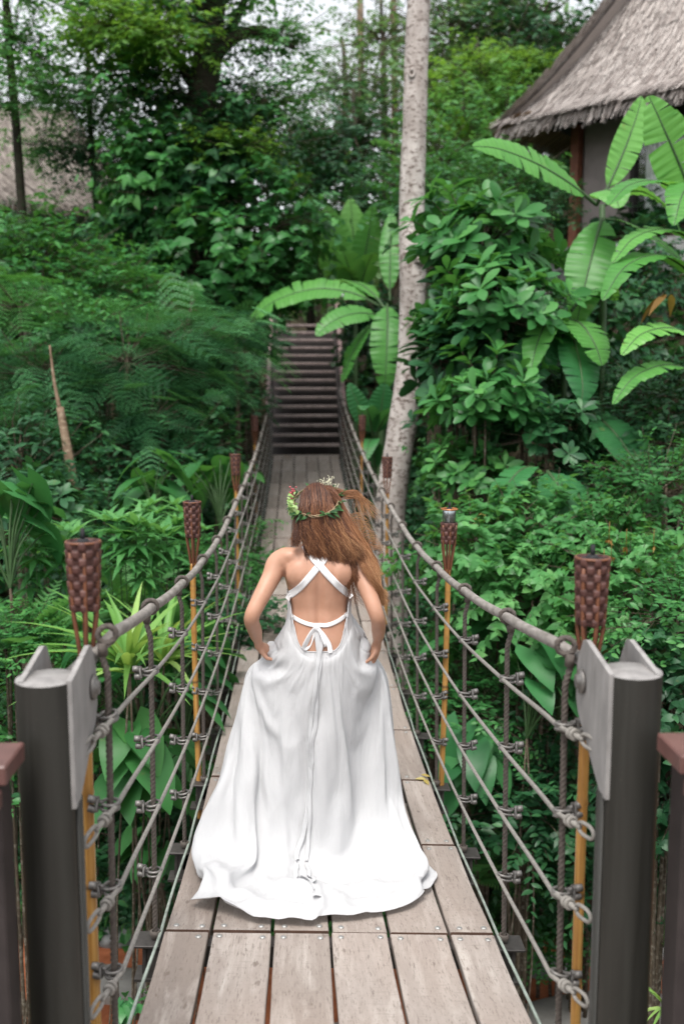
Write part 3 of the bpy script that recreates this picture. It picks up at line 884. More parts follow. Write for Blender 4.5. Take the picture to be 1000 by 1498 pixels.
# drape of the gown: settled cloth positions in millimetres, one row per line,
# each number the change from its neighbour in the row and in the line above
GOWN_N = (44, 118)
GOWN_D = [
0,119,1121,-9,1,0,-8,-2,-1,-8,-1,0,-8,-2,-2,-7,-1,0,-8,-1,-1,-7,-3,-2,-7,-1,-1,-7,-2,-1,-6,-4,-2,-7,-2,-2,-5,-5,-3,-7,-2,-1,-6,-3,-2,-4,-7,-4,-5,-3,-3,-6,-3,-1,-3,-6,-4,-5,-4,-3,-3,-7,-4,-4,-5,-3,-3,-5,-3,-1,-7,-4,-2,-6,-4,-4,-5,-2,0,-7,-5,-1,-7,-4,-1,-7,-3,-1,-8,-4,0,-8,-4,0,-8,-3,0,-7,-2,1,-7,-3,2,-7,-2,3,-7,-4,3,-6,-6,0,-7,-5,5,-6,-10,3,-6,-10,3,-6,-9,3,-7,-10,4,-7,-10,5,-5,-10,5,-5,-8,5,-4,-7,6,-4,-7,7,-4,-7,6,-3,-4,6,-2,-3,7,-3,-5,7,-2,-1,7,-2,-2,7,-3,0,8,-1,-1,7,-3,0,8,-1,0,8,0,-1,8,-1,0,9,2,-1,9,-2,1,8,2,0,8,0,0,7,2,0,8,0,1,7,2,1,7,3,0,7,2,1,7,2,2,7,3,4,7,2,4,6,3,5,7,4,6,5,3,6,6,5,8,5,5,9,5,5,9,4,7,11,5,5,11,2,8,8,2,6,9,3,6,9,2,7,7,2,6,5,4,7,4,3,6,4,0,8,1,-1,7,2,0,8,3,0,8,4,-1,8,3,-1,7,4,-1,6,3,-1,7,4,1,7,6,-2,7,4,-2,6,4,-5,5,2,-4,5,3,-3,5,3,-5,4,3,-5,5,2,-4,5,3,-5,5,4,-6,3,1,-5,4,3,-6,4,3,-6,2,1,-6,4,3,-7,3,2,-6,3,1,-8,1,1,-6,3,2,-8,1,1,-8,0,0,-7,2,1,-8,1,1,-8,2,1,
1,0,-27,0,2,2,-1,4,-1,2,-5,-4,0,5,5,-1,-3,-1,1,0,-1,1,3,-1,1,-3,2,-4,3,2,3,-4,-5,-3,3,1,-2,0,4,3,-3,-3,0,0,-2,-1,1,4,-4,2,1,6,-7,-6,-4,2,4,7,-4,2,-4,5,-1,4,-2,-2,0,-1,3,-6,5,0,2,-1,-2,-4,2,2,1,-2,-2,-7,3,1,5,-1,0,-5,-1,3,2,0,-3,-4,0,1,4,1,0,-4,-2,1,3,3,-4,-8,-4,5,3,0,2,0,-3,-1,0,-2,2,-2,-7,2,4,2,3,-1,0,-2,0,3,-5,2,-4,4,5,-1,4,-1,-3,-3,2,3,-1,-5,-2,4,4,2,4,-3,-4,-4,0,6,4,1,-3,-2,1,3,3,-1,1,-7,0,-3,-1,2,3,2,1,-1,-5,-1,0,0,3,2,2,-2,-5,-3,3,2,-4,1,-1,6,0,1,0,1,1,2,1,-3,1,2,-1,1,-1,2,0,1,-3,-1,-2,4,6,1,-4,-7,2,1,-1,-1,2,3,0,-5,-1,1,5,-1,1,-1,-1,-1,0,3,1,3,-1,4,0,-1,1,1,1,0,-5,1,-2,4,-1,3,1,-5,1,5,-4,0,2,1,-5,4,0,5,0,-3,-1,0,1,2,-2,4,2,0,2,-3,2,-6,4,-3,5,-3,1,-1,2,1,0,-1,0,-2,-2,-2,2,0,-1,-1,2,2,-1,-4,0,0,2,3,2,-5,-5,-6,0,3,3,-4,-3,0,4,1,2,-1,-3,-4,0,2,3,0,3,-3,-1,-1,-3,-2,-1,5,-2,-3,-2,1,3,-4,0,-6,4,-2,1,1,0,3,-2,-2,-4,-2,3,9,4,-1,0,1,-1,-3,-4,-1,2,-2,
1,1,-28,2,2,3,1,-2,-3,-2,7,-2,-3,-3,2,3,-7,4,-1,8,-2,-2,6,-1,1,-4,0,2,-2,3,-5,4,-1,6,-7,-5,-4,6,6,2,-5,-1,-6,6,-2,5,-8,0,-2,1,4,-3,3,-5,4,-3,0,0,0,3,-5,1,-3,-2,-1,2,0,2,4,0,-3,-3,-5,4,1,6,-1,4,-7,2,2,7,-3,-9,-10,-1,8,9,1,-3,-8,-1,-1,6,0,-2,-2,-2,6,4,1,-5,-9,-6,-1,8,4,-3,-1,0,4,0,-1,-1,-3,0,-6,4,7,0,-4,-8,4,2,4,-1,-4,-9,1,3,6,-4,0,1,3,2,6,-1,-6,-8,-5,5,8,1,-4,-7,3,6,3,-3,-1,4,-5,-2,-5,4,2,1,-1,-2,-1,-3,4,0,1,-1,-2,1,1,6,-2,2,-2,-2,-2,-3,3,2,0,0,-2,-7,-1,4,8,1,4,-4,0,0,4,-6,1,0,6,-2,6,1,4,-7,-5,2,4,5,0,-4,0,2,4,1,2,-1,-2,1,-2,4,-1,3,3,3,-1,-3,0,-3,0,-4,-1,2,1,-1,4,6,2,-2,0,5,-1,-4,4,4,2,-6,3,0,0,-3,-1,-4,-1,-4,3,1,6,0,4,-7,5,-4,6,0,0,4,-7,6,-5,2,-2,4,2,-2,0,-2,1,1,-3,5,1,0,-2,3,2,-1,-6,1,2,0,1,-3,1,2,-2,-5,-3,1,3,2,3,-2,2,-6,1,1,5,-2,-1,1,1,7,-3,-2,-2,1,-2,-3,1,-4,-3,-3,0,-4,-3,-4,-4,1,5,8,2,-1,-7,-5,-4,0,1,-3,-2,3,5,5,-1,5,11,-3,-7,-11,2,2,-8,2,1,10,-1,0,-8,-4,
5,8,-26,-3,-1,1,0,-6,-2,-1,3,0,0,-2,0,0,4,1,-3,-1,-1,1,2,0,0,-3,1,-1,2,1,0,2,-1,1,-4,-1,3,2,2,-4,1,-1,1,-1,-1,0,2,2,0,-3,-1,-3,1,0,0,0,2,-1,-1,-1,-1,0,0,-2,-1,0,-2,0,2,0,-2,-2,-5,2,4,7,-6,-3,-8,6,5,-3,-1,0,4,0,-2,1,1,0,-3,-2,1,2,0,-2,-1,-4,1,3,3,-2,-5,-1,0,3,-2,-2,-1,-5,3,9,11,-6,-7,-2,1,-3,-4,3,2,-2,-1,0,-3,-2,5,18,-1,-4,-4,0,-2,-9,-1,3,2,1,3,16,0,-2,-14,-4,4,8,2,-7,0,0,-1,-10,-6,4,3,0,0,2,0,2,-6,-1,0,4,1,6,-6,-1,-2,1,-1,0,-4,-1,3,-3,2,0,9,-2,-1,1,-1,1,-2,3,1,-4,-1,4,4,-2,0,0,2,0,1,0,1,-1,0,-1,4,1,5,0,2,-1,0,-1,1,-2,0,2,1,2,1,6,2,0,-2,-1,2,-4,1,-1,1,1,-1,0,0,0,1,0,4,-2,1,-7,2,2,6,-1,2,-4,5,0,7,-3,3,-2,-3,2,-6,0,0,2,2,-6,1,0,3,3,-1,3,3,-4,3,-2,5,-3,0,0,0,3,-7,4,2,3,-2,-4,2,-1,0,0,0,0,1,1,-3,-3,-5,-2,3,2,0,1,-1,0,1,0,1,3,2,-1,2,2,-1,-2,-5,-2,6,5,-5,-9,-5,5,6,0,-3,1,0,-1,-7,-1,1,1,-1,-2,3,1,-1,4,1,1,-6,-1,-3,-5,-3,6,2,2,-4,-1,-1,0,-3,1,0,2,-1,1,4,-1,
0,3,-27,2,1,0,1,0,1,-2,-2,0,1,5,0,-3,4,2,4,-4,0,-1,-8,-3,-2,8,1,1,3,0,-1,-3,-1,-4,1,1,1,-2,0,-1,0,1,4,-3,-2,-7,4,3,3,0,0,-1,-3,0,-4,1,0,2,0,-1,0,-2,1,-2,1,0,-3,2,2,0,2,0,-2,-1,1,1,-3,-2,1,0,1,-8,-1,6,4,1,-4,0,0,0,-1,-2,5,-1,0,-2,0,1,0,1,-2,-2,9,3,-3,1,1,1,5,3,-6,-16,-11,8,0,1,-3,-1,-2,-2,7,11,-4,2,5,2,4,-1,-2,2,0,1,-5,1,-2,-5,2,2,-4,-18,-1,4,18,0,-1,-10,-6,7,3,-1,-7,-6,1,3,3,-1,-1,-2,-1,4,5,-1,1,3,-1,-1,-2,1,3,-8,-2,-2,-4,0,6,0,-1,-4,5,1,7,1,-1,2,-1,0,-1,4,0,2,-8,0,-1,2,0,0,2,1,0,1,0,5,-4,2,-6,7,0,2,-3,1,-2,6,1,3,-2,0,1,0,1,2,2,1,-1,-2,0,1,0,2,0,-1,1,4,-5,0,0,-2,1,-2,1,-1,-3,6,1,6,0,4,-9,6,1,11,-6,7,3,-3,5,-2,1,2,-5,4,-8,-6,12,3,7,-10,-1,3,-1,8,1,-3,-8,0,-8,-3,2,-1,2,-1,3,-1,2,4,0,-3,1,-3,-4,-2,-1,-1,0,-2,-1,3,0,1,4,1,-1,1,1,0,0,-1,-1,-1,0,0,1,0,-1,4,2,-3,-3,-3,0,-2,0,-1,-1,-2,-2,-1,0,0,-3,-1,1,1,-1,0,0,1,-2,0,-1,1,0,1,0,-2,0,0,1,0,0,0,0,-1,4,1,
2,2,-28,-1,1,0,-1,2,1,1,0,0,-1,2,1,1,-3,-1,-2,-1,0,4,-3,-1,-1,4,1,1,3,1,-1,-4,0,-4,9,2,-2,-6,-2,5,-1,0,-3,1,1,-1,-2,-1,-6,3,3,2,-2,-2,0,2,0,-1,-1,1,-3,2,1,3,-2,-1,-4,1,1,2,-5,0,0,3,0,-7,2,5,6,-8,-4,-2,14,9,-5,-3,0,-2,-5,3,8,1,-2,-3,-3,0,2,-5,-8,2,-2,0,6,5,-3,-9,-2,6,-8,-2,5,3,2,-10,1,3,2,10,11,-5,3,0,-1,6,7,2,-13,-10,0,-4,-2,-3,-2,-6,3,-1,-5,-2,4,16,-3,1,-5,-2,3,-2,-1,-3,-1,0,8,7,-2,-3,2,1,2,-10,-3,-1,5,0,-2,-12,-1,1,2,-1,3,5,-1,3,0,0,-5,1,0,7,-4,-1,1,8,1,-2,-6,0,4,-5,0,1,2,0,0,-1,0,0,1,0,2,2,1,0,-2,0,-1,3,0,1,2,1,-2,1,0,0,-1,1,2,0,1,1,4,1,2,-1,2,1,-1,1,-1,-2,2,2,-8,-1,1,0,0,-1,1,0,-3,2,0,-1,4,1,1,3,2,-7,6,3,2,-2,2,5,0,12,3,3,11,-10,3,-16,-2,-2,-3,0,-40,-5,1,26,12,1,16,-5,-4,-2,6,8,-16,-7,12,-3,0,-3,1,-3,-5,1,-3,5,6,2,-5,2,-4,1,5,3,-2,-1,-1,1,0,0,-1,2,-1,2,-1,1,0,1,2,-1,-11,-3,-4,5,1,2,2,-1,-2,-2,-3,1,-2,1,-1,1,0,0,-1,-1,0,0,0,-2,0,-1,0,0,1,0,-1,-1,1,2,1,-1,-7,0,
4,6,-26,-4,-4,-2,-1,1,1,1,5,0,-2,-3,-1,1,0,1,0,0,0,0,-2,0,-1,0,1,1,2,-1,-3,5,2,1,-9,-2,2,6,2,-3,0,-1,-3,3,1,1,-6,-1,2,-1,0,-4,7,3,0,-3,-1,-1,0,-1,7,1,2,3,-5,-1,0,-8,0,-8,3,3,8,-13,1,-12,8,-1,2,1,13,14,-14,-6,-10,25,6,-2,11,5,12,-6,-4,-1,-3,-2,4,6,-9,-10,-3,-1,-20,-8,9,0,-1,-7,8,0,-3,0,6,1,9,8,-8,4,10,9,1,-2,-2,-15,-13,-4,-8,-7,7,-7,-5,1,9,10,-7,9,11,-1,-6,-7,-2,-1,-8,-2,8,11,-2,-2,-7,-1,-1,0,-1,5,-2,-2,0,4,0,2,-9,-3,-2,2,-1,1,6,1,-1,-11,-1,3,3,-1,2,11,2,2,-15,-2,-2,8,0,6,0,-1,-1,-4,0,1,-2,1,2,0,0,-1,1,0,1,0,0,-1,2,1,0,0,1,2,1,0,0,5,2,-2,-1,0,-2,2,0,4,-1,1,2,-1,0,2,0,2,-1,3,2,-1,5,3,5,-13,-1,6,-3,3,-9,5,-3,5,-5,3,3,-1,2,0,-2,2,-2,6,-2,-2,-18,2,-7,-2,2,0,9,1,-9,-15,-12,26,4,1,26,18,14,-39,10,6,0,3,-2,13,2,3,-13,-11,-14,0,-8,-2,0,9,3,-3,0,-3,2,-2,1,-1,3,0,3,6,0,-4,-1,-1,1,0,0,-3,-2,-1,2,-7,0,0,6,1,1,-4,-2,0,8,3,-3,-9,-4,-1,4,0,0,-1,0,-1,1,1,0,-1,-1,-2,1,0,0,0,0,0,-1,0,-1,0,-1,0,-1,0,
0,1,-29,-1,1,2,0,3,-1,2,2,1,-2,-4,0,0,-1,-1,0,2,0,-1,0,0,1,-1,0,0,0,2,2,-2,-1,-3,12,3,-4,-4,-1,0,0,0,0,-2,1,-2,8,4,5,-8,-6,1,-2,0,0,3,2,-4,-1,2,-3,0,3,-5,2,-1,7,-8,-4,1,5,14,-3,5,4,10,-17,-3,2,17,-1,-3,-12,-8,8,-39,-22,-6,15,25,-13,0,3,-3,9,-4,-9,10,7,-2,6,-1,9,3,-11,3,2,-2,7,11,1,4,1,-2,-2,5,3,-5,-8,-3,-12,-9,2,-4,-7,6,3,6,-5,3,5,-3,7,8,-2,-6,-14,-5,7,6,-1,-1,-7,-1,-3,-3,0,5,6,-2,-5,-10,1,2,8,-2,1,-8,0,2,13,0,0,-6,-2,2,-9,-1,3,15,1,1,-1,0,-1,-5,-2,0,5,1,5,-7,-1,-2,-5,1,2,7,-1,4,-7,0,-1,3,1,0,1,0,2,0,1,-2,2,-1,-1,1,1,1,2,1,2,1,0,0,0,1,0,-2,2,3,-3,1,0,12,4,3,-5,-2,0,0,0,-2,7,4,-3,8,6,16,-18,3,3,-6,3,-12,9,-9,0,-2,2,2,-7,2,-2,-6,0,9,3,4,8,-7,-2,-9,-13,-1,0,16,-2,2,18,12,-9,-16,-9,12,14,3,-21,3,-8,7,-3,5,-1,8,8,-2,5,2,5,-10,-10,2,1,4,-11,-4,-8,9,3,4,-8,-2,-6,1,1,0,-3,-1,-1,1,1,0,2,-3,0,-1,0,-1,0,-2,0,-4,5,1,4,-6,0,-3,2,-2,-1,-7,0,-1,11,1,-2,-9,0,-1,3,-1,3,1,0,1,0,0,-2,-1,0,2,1,0,
-1,0,-27,0,2,-1,0,1,1,0,0,-1,1,0,0,-2,2,1,0,0,0,1,-2,0,-1,0,0,1,1,0,-1,3,0,-2,-5,0,-2,6,2,0,1,0,-5,1,2,3,-5,-2,-5,7,6,5,-6,-6,-4,3,5,-3,1,1,-3,1,5,1,2,7,2,7,9,-3,-2,0,-2,1,4,8,6,4,-10,-12,4,-18,17,5,-7,2,-28,18,-49,-16,1,10,5,-2,12,-1,9,-5,1,-1,1,5,10,11,0,9,10,1,-6,-6,-4,5,4,3,-9,-3,-1,-10,-17,-4,-1,-3,5,-4,2,0,6,2,-9,10,16,-2,-1,-6,-3,3,-3,0,-8,-15,0,6,14,-3,-1,-9,-2,0,2,0,7,3,-1,-4,-10,0,2,12,-2,-3,-10,0,5,14,0,-2,2,1,1,-10,-1,0,6,-1,3,-9,-1,3,6,0,-2,-11,0,2,-1,0,1,7,1,-1,-1,-1,6,0,0,-1,1,0,1,1,0,0,3,1,-2,0,1,0,2,0,1,-1,1,2,3,2,0,2,0,-1,0,1,-7,7,2,6,-2,2,8,-6,-1,-1,1,1,-3,5,2,0,5,5,12,-13,6,7,-8,12,-8,6,-10,-7,10,-7,7,-10,5,-10,11,-5,5,-6,1,24,-7,11,-2,8,7,-23,12,-7,-13,-20,-5,23,-12,-2,12,4,8,-28,13,-13,-3,-1,6,7,7,2,-3,6,3,-2,-12,-11,9,4,6,-11,-7,-9,4,2,1,-2,0,-2,0,0,0,-2,0,-1,1,0,0,-1,-3,0,1,5,2,-1,-7,-2,-2,4,0,3,-6,0,-2,1,-1,1,4,1,-2,-2,-1,0,-3,-1,0,5,1,-2,1,0,0,0,0,0,-3,-1,
-2,-2,-28,1,2,1,-1,2,-1,1,2,1,0,-1,0,-1,0,0,0,1,0,0,0,0,-1,0,0,0,1,0,-1,0,1,0,4,2,-3,0,0,-2,0,0,0,-2,0,1,-5,-1,1,3,1,-9,4,5,2,-6,-2,-3,8,10,0,0,-1,-5,1,6,1,-4,-4,0,2,-1,-1,-4,-3,-5,0,9,0,2,-7,5,-4,7,5,15,21,-12,0,-25,4,-1,-8,18,5,4,-4,-6,-1,5,-2,-3,-5,0,2,7,5,0,-4,-5,-4,-14,-9,5,-3,-10,7,-4,-3,9,-1,3,-11,12,12,-13,9,9,1,1,-11,-4,-6,-7,-1,-2,3,-3,8,12,-2,-6,-13,0,0,3,-1,5,1,-2,-2,-1,-1,-3,-9,1,2,-1,-2,4,-3,0,1,8,-2,3,2,-1,-1,4,1,2,-1,0,-1,1,0,-1,-11,-1,3,1,0,1,-3,0,-1,4,-1,1,2,0,4,1,0,0,0,2,1,0,0,1,3,1,-2,1,-1,-1,3,2,4,-1,0,0,3,1,1,0,1,-2,4,2,0,1,1,-5,6,4,1,0,2,5,-5,-3,4,-2,0,-2,4,2,0,2,2,5,-4,5,11,-11,14,-5,4,-9,-6,7,-5,0,-2,2,-11,7,-1,3,-4,5,11,5,12,-17,8,-7,-6,-4,-5,5,-14,2,3,-5,-9,0,-2,5,4,7,-3,-10,-12,-5,3,4,1,8,12,6,-7,-9,-6,11,6,4,-7,-6,-7,2,2,0,-1,0,-1,0,-1,0,2,-1,0,0,4,2,-2,1,-1,3,-10,-1,-5,6,0,1,-8,0,-1,2,-1,2,3,0,-2,1,0,-4,-5,0,2,7,0,1,-3,-1,-2,0,0,0,0,1,
-5,-4,-27,5,7,0,-2,-1,0,1,2,-1,-1,0,1,1,0,0,0,2,0,-2,-1,0,0,0,0,-1,-1,0,-1,4,2,1,-1,-2,-2,0,2,-6,4,4,5,-9,-4,-1,7,3,1,-7,-2,-5,14,8,-1,0,3,-1,-6,-4,3,-9,-3,0,-1,0,-7,11,7,0,-7,-5,1,1,0,2,3,2,10,-8,-16,10,1,-3,-7,4,31,-3,18,1,6,6,-4,-15,-23,7,0,-4,-2,2,11,-6,4,9,3,-12,-12,-5,-1,1,-1,0,-6,2,-3,-9,7,2,11,-10,9,10,-6,9,4,-1,-1,-6,-3,-4,-2,-3,3,4,-4,-5,-5,-1,-2,-9,2,5,5,-3,-1,0,-3,-3,-10,0,6,2,-1,-4,-2,-1,-1,-2,1,2,2,-3,4,-6,0,3,10,-1,-1,-7,0,-2,12,0,5,0,0,-3,-10,0,0,0,-1,1,-1,0,2,1,1,1,7,0,0,-4,0,2,2,0,2,0,1,3,-3,1,-3,3,0,-4,5,0,3,-2,1,1,3,1,-1,2,1,-1,2,1,4,-1,1,-1,3,3,-4,4,1,-1,2,2,1,-2,0,5,-2,0,1,1,2,-1,1,1,2,-2,4,12,-11,16,-9,6,-12,1,2,3,0,-1,3,-16,7,-10,4,-2,5,6,-7,-1,-12,3,-3,5,-4,1,-5,-4,-3,5,2,4,8,-3,-3,3,7,2,-5,-7,-3,-2,-2,0,7,6,1,-10,-8,-5,8,7,3,-4,-2,-3,-3,-1,-3,1,1,1,2,0,0,0,0,0,-1,0,0,-1,1,0,3,-8,0,-3,6,-1,-1,-5,0,-1,1,0,1,3,0,-3,-7,0,4,7,1,-3,1,-1,-2,-4,0,-3,4,0,
-5,1,-27,3,-1,0,1,2,0,0,1,0,-1,1,0,-1,-1,-1,0,2,1,0,0,0,0,0,1,1,0,0,-2,4,1,-2,-7,-1,0,-1,0,-1,4,4,3,1,-2,-5,10,5,-2,-2,2,4,-15,-4,-3,4,1,-1,-1,-1,-2,4,2,-3,1,-1,1,-4,-1,0,0,1,15,-4,-3,2,-1,-4,0,-9,5,-2,-4,0,5,17,1,-4,11,9,-10,-5,-3,-1,0,-1,2,8,2,-4,2,7,-9,-15,3,-2,-3,3,-1,-3,4,0,-3,3,3,13,-19,11,10,-8,1,-3,0,-7,-17,1,-6,-10,-1,3,-3,2,3,4,3,-1,1,-2,-2,2,-7,-1,-2,0,4,0,0,1,1,-4,3,2,-4,13,16,-1,-12,-14,0,0,-5,1,3,-5,0,2,1,-2,1,15,-3,3,-1,-1,-1,5,-1,3,1,1,-3,-9,0,2,2,-1,1,-3,0,-2,7,0,2,0,0,3,0,1,2,2,1,1,-3,0,-1,2,1,-4,5,1,2,-1,0,2,0,1,-3,3,2,0,3,1,2,0,0,0,1,1,-3,3,3,-5,4,5,-2,2,2,1,-1,0,2,-1,-1,-2,1,3,0,0,1,11,-5,2,15,-6,18,-11,4,-8,7,-4,-2,-5,3,-6,-3,-5,-6,0,-4,2,2,0,-1,-3,4,1,4,-1,3,-12,-12,-9,-3,7,0,1,-9,0,5,4,2,-3,3,-1,5,4,1,1,1,0,-4,-5,-3,6,1,2,-6,1,-1,-1,4,-2,2,-1,0,0,-1,-1,2,-3,2,-3,3,0,3,-5,0,-5,4,-1,3,-3,-1,-3,-5,0,0,8,0,-1,-3,-1,0,2,1,-1,3,1,0,-6,-1,-2,4,0,
-4,2,-28,0,-1,0,1,3,1,-2,-4,0,3,4,0,0,1,0,1,1,0,-1,1,0,-2,0,0,-1,1,2,2,-6,-1,-1,11,4,-1,-5,-1,-1,-5,-4,-6,9,6,3,-5,-2,3,-6,-1,-3,4,1,0,0,0,-2,5,5,-2,-5,-4,-1,1,1,-2,-3,1,14,-5,-4,5,3,-1,-7,-4,0,8,4,6,-7,2,-3,3,1,1,-7,8,4,-9,-5,5,-4,1,3,3,9,-1,3,-8,3,-5,-6,10,-7,2,3,0,-4,-2,6,10,-21,14,5,-3,-2,-11,-3,-7,-9,1,2,6,-3,15,7,0,-11,3,-3,-1,1,0,16,5,3,6,-1,-1,-12,-2,-5,-4,2,1,7,4,2,2,0,0,-13,-17,-7,11,3,-1,-11,-8,-1,-3,0,0,2,0,0,3,-6,-1,0,4,-1,3,6,-1,1,1,0,-1,-4,0,1,-2,0,2,-1,0,-1,5,1,-1,0,0,4,2,0,2,-1,1,1,-1,0,2,2,1,-4,3,1,-3,6,2,4,-4,-1,4,-1,1,-1,1,2,-2,2,1,-1,3,1,1,1,1,1,1,1,-2,2,3,-8,5,4,-4,1,3,3,-2,0,-1,-1,2,-7,0,3,1,-5,6,17,-6,9,-5,0,-7,9,-4,-1,-7,1,-5,7,-5,4,9,1,4,-9,11,-10,1,3,-1,5,-8,-3,-14,-15,-7,7,11,1,-8,-13,-2,3,7,3,-5,-1,-2,10,4,1,-5,-4,-2,0,8,0,5,-1,1,-3,-2,-2,-3,4,1,0,-5,-2,0,1,0,5,-4,2,-6,7,-2,3,-4,0,-6,4,1,1,-8,-1,4,3,0,-3,1,-1,-1,-1,0,-5,8,4,5,-10,-3,-2,6,0,
-2,4,-27,-3,-3,0,5,4,0,-6,-4,0,6,5,0,-2,-1,0,2,1,0,-3,1,0,0,1,0,0,0,0,-3,1,1,-2,0,2,-1,3,2,3,-5,-2,-4,2,2,-6,-2,2,8,-2,-4,-4,3,4,-2,-4,1,0,-4,-3,0,0,0,-1,3,2,4,-5,-3,14,2,-2,-3,-4,0,8,1,1,-9,1,-1,-1,15,5,-9,-12,-1,2,3,8,-3,0,4,7,6,0,-7,-4,4,-1,0,6,8,6,-4,0,-4,-6,0,2,-12,12,7,2,2,-6,0,2,0,-1,7,3,-1,-5,-1,0,-9,1,-4,9,-1,0,-15,-12,-5,-9,-4,-2,4,12,2,15,8,3,-5,-9,-4,-14,-11,-3,-1,1,0,13,15,1,-6,-4,-3,3,-1,-1,-4,-10,-1,-4,5,-1,4,-9,1,1,1,-1,0,6,-1,4,3,0,-1,-3,0,1,-2,0,1,-2,1,-1,4,-1,1,4,1,3,-3,1,1,-2,-1,-1,2,1,4,1,2,0,2,-1,-6,6,2,-1,2,2,8,-5,0,1,0,0,2,-1,2,3,-2,0,1,0,2,-1,1,1,1,-1,0,-1,2,2,-1,3,1,1,-11,1,-2,-7,2,-3,5,2,-3,3,0,-2,-3,4,0,7,4,-9,-4,2,-4,2,2,14,4,-3,-3,2,-2,15,-7,-1,-7,2,-7,-6,15,3,5,-15,-3,-7,-4,-4,5,9,3,-10,-15,-3,7,3,2,-4,2,-2,5,3,2,0,-1,-2,-6,1,-1,6,5,1,-2,0,-1,1,0,0,0,-3,-1,3,-4,1,-4,7,1,-2,-3,-1,3,-2,0,-4,-2,-2,-1,6,2,2,-3,-1,-4,-2,0,-1,6,0,3,-2,0,-2,-2,0,
-2,4,-28,-2,-2,0,2,2,0,1,1,1,0,0,0,-1,1,0,-1,2,2,-1,-1,-1,1,0,0,-3,1,1,-1,-1,0,1,0,-1,2,-7,0,-7,11,5,2,-13,-4,-2,4,0,-1,-1,2,0,-6,0,-2,11,2,2,-4,0,-1,1,-1,3,-7,-2,11,4,-1,4,0,1,4,1,0,-4,-2,0,-10,8,0,0,2,3,1,-7,5,3,-10,-2,1,13,9,-6,4,3,-4,-7,-2,3,-1,0,7,0,-4,6,5,-4,4,9,-2,-7,-8,-6,-10,-6,-2,-9,-4,1,0,0,0,7,7,-3,-1,-4,0,-5,-8,3,14,18,-1,2,5,-1,-8,-20,-1,-7,-7,-1,9,17,-2,9,6,-1,-15,-14,-1,-3,-1,-1,12,14,-2,-3,-1,-1,-6,-7,-1,3,-3,0,0,2,-1,5,-8,0,-2,5,0,3,6,-1,2,-1,0,-2,-3,0,2,-2,0,1,1,1,-1,5,0,2,-2,0,1,-1,1,1,1,0,-3,1,0,5,1,2,0,1,0,-5,7,2,-2,3,1,3,-1,1,3,-2,0,2,-1,2,3,-3,0,4,-8,1,1,-6,2,-1,-2,1,-2,-4,2,-6,-6,2,2,4,0,2,1,1,1,3,0,-7,11,-6,1,0,3,-12,2,6,2,5,7,-1,-2,-8,2,1,-4,3,-5,0,15,4,3,-3,2,1,-4,7,0,1,-13,-4,1,6,1,-1,-7,-3,-12,-3,1,10,0,0,1,8,1,-5,-8,-1,2,4,-3,1,2,1,-1,3,0,0,-1,0,0,-4,-1,1,1,1,0,-6,0,-3,11,0,0,-6,-2,0,0,1,-3,1,0,0,2,0,-3,-4,-1,2,4,0,1,-1,1,2,0,0,
-2,4,-27,-1,-2,-1,1,1,1,1,1,0,0,2,0,-1,-1,0,0,3,0,-1,-1,1,0,4,1,-6,-5,-1,0,3,2,0,-9,-1,2,8,1,0,-4,0,-4,5,1,4,-9,-2,-3,1,0,-1,5,1,0,-8,0,-5,7,4,10,-7,-2,6,-4,-3,9,9,1,0,1,1,-8,-4,-1,-10,8,4,0,-1,2,5,-18,-4,3,-4,2,0,11,1,2,11,3,-7,6,0,-1,-1,1,8,-5,-4,-5,-6,-8,-11,-1,1,4,1,2,-1,1,1,3,2,-1,9,6,-3,-5,-1,-1,-8,-15,2,2,2,-1,6,11,-3,-4,-17,2,1,2,-2,3,20,-2,-3,-5,1,-8,-16,1,-1,3,-2,11,13,-4,-9,-16,3,0,6,-2,11,10,-3,-4,-4,0,-1,-9,-1,1,8,0,1,-4,0,2,-4,-1,2,7,0,2,3,0,0,-4,0,1,-2,0,1,0,1,-3,8,0,5,-3,0,2,-2,1,-1,1,1,0,2,0,1,0,1,2,0,1,1,0,0,0,2,1,3,-4,1,2,-2,2,1,0,0,1,-2,2,-4,-10,2,-6,-7,2,0,0,1,1,1,1,6,15,-1,2,2,-1,-1,-3,0,-5,7,-1,-5,-1,-2,1,0,3,-2,2,4,-8,-2,-1,3,4,-2,5,-3,0,-8,7,2,11,-12,-1,9,6,2,-7,9,2,1,-3,-1,-2,-8,-5,0,6,3,-7,-11,-4,-1,3,1,11,1,1,1,3,1,1,1,1,-6,-2,-3,0,5,-1,-1,-3,0,0,-3,0,1,-2,-1,-1,5,2,-1,-5,-1,-1,4,-1,1,-1,0,0,2,1,-3,3,0,-1,-5,-1,1,2,0,-1,0,-1,0,-1,0,
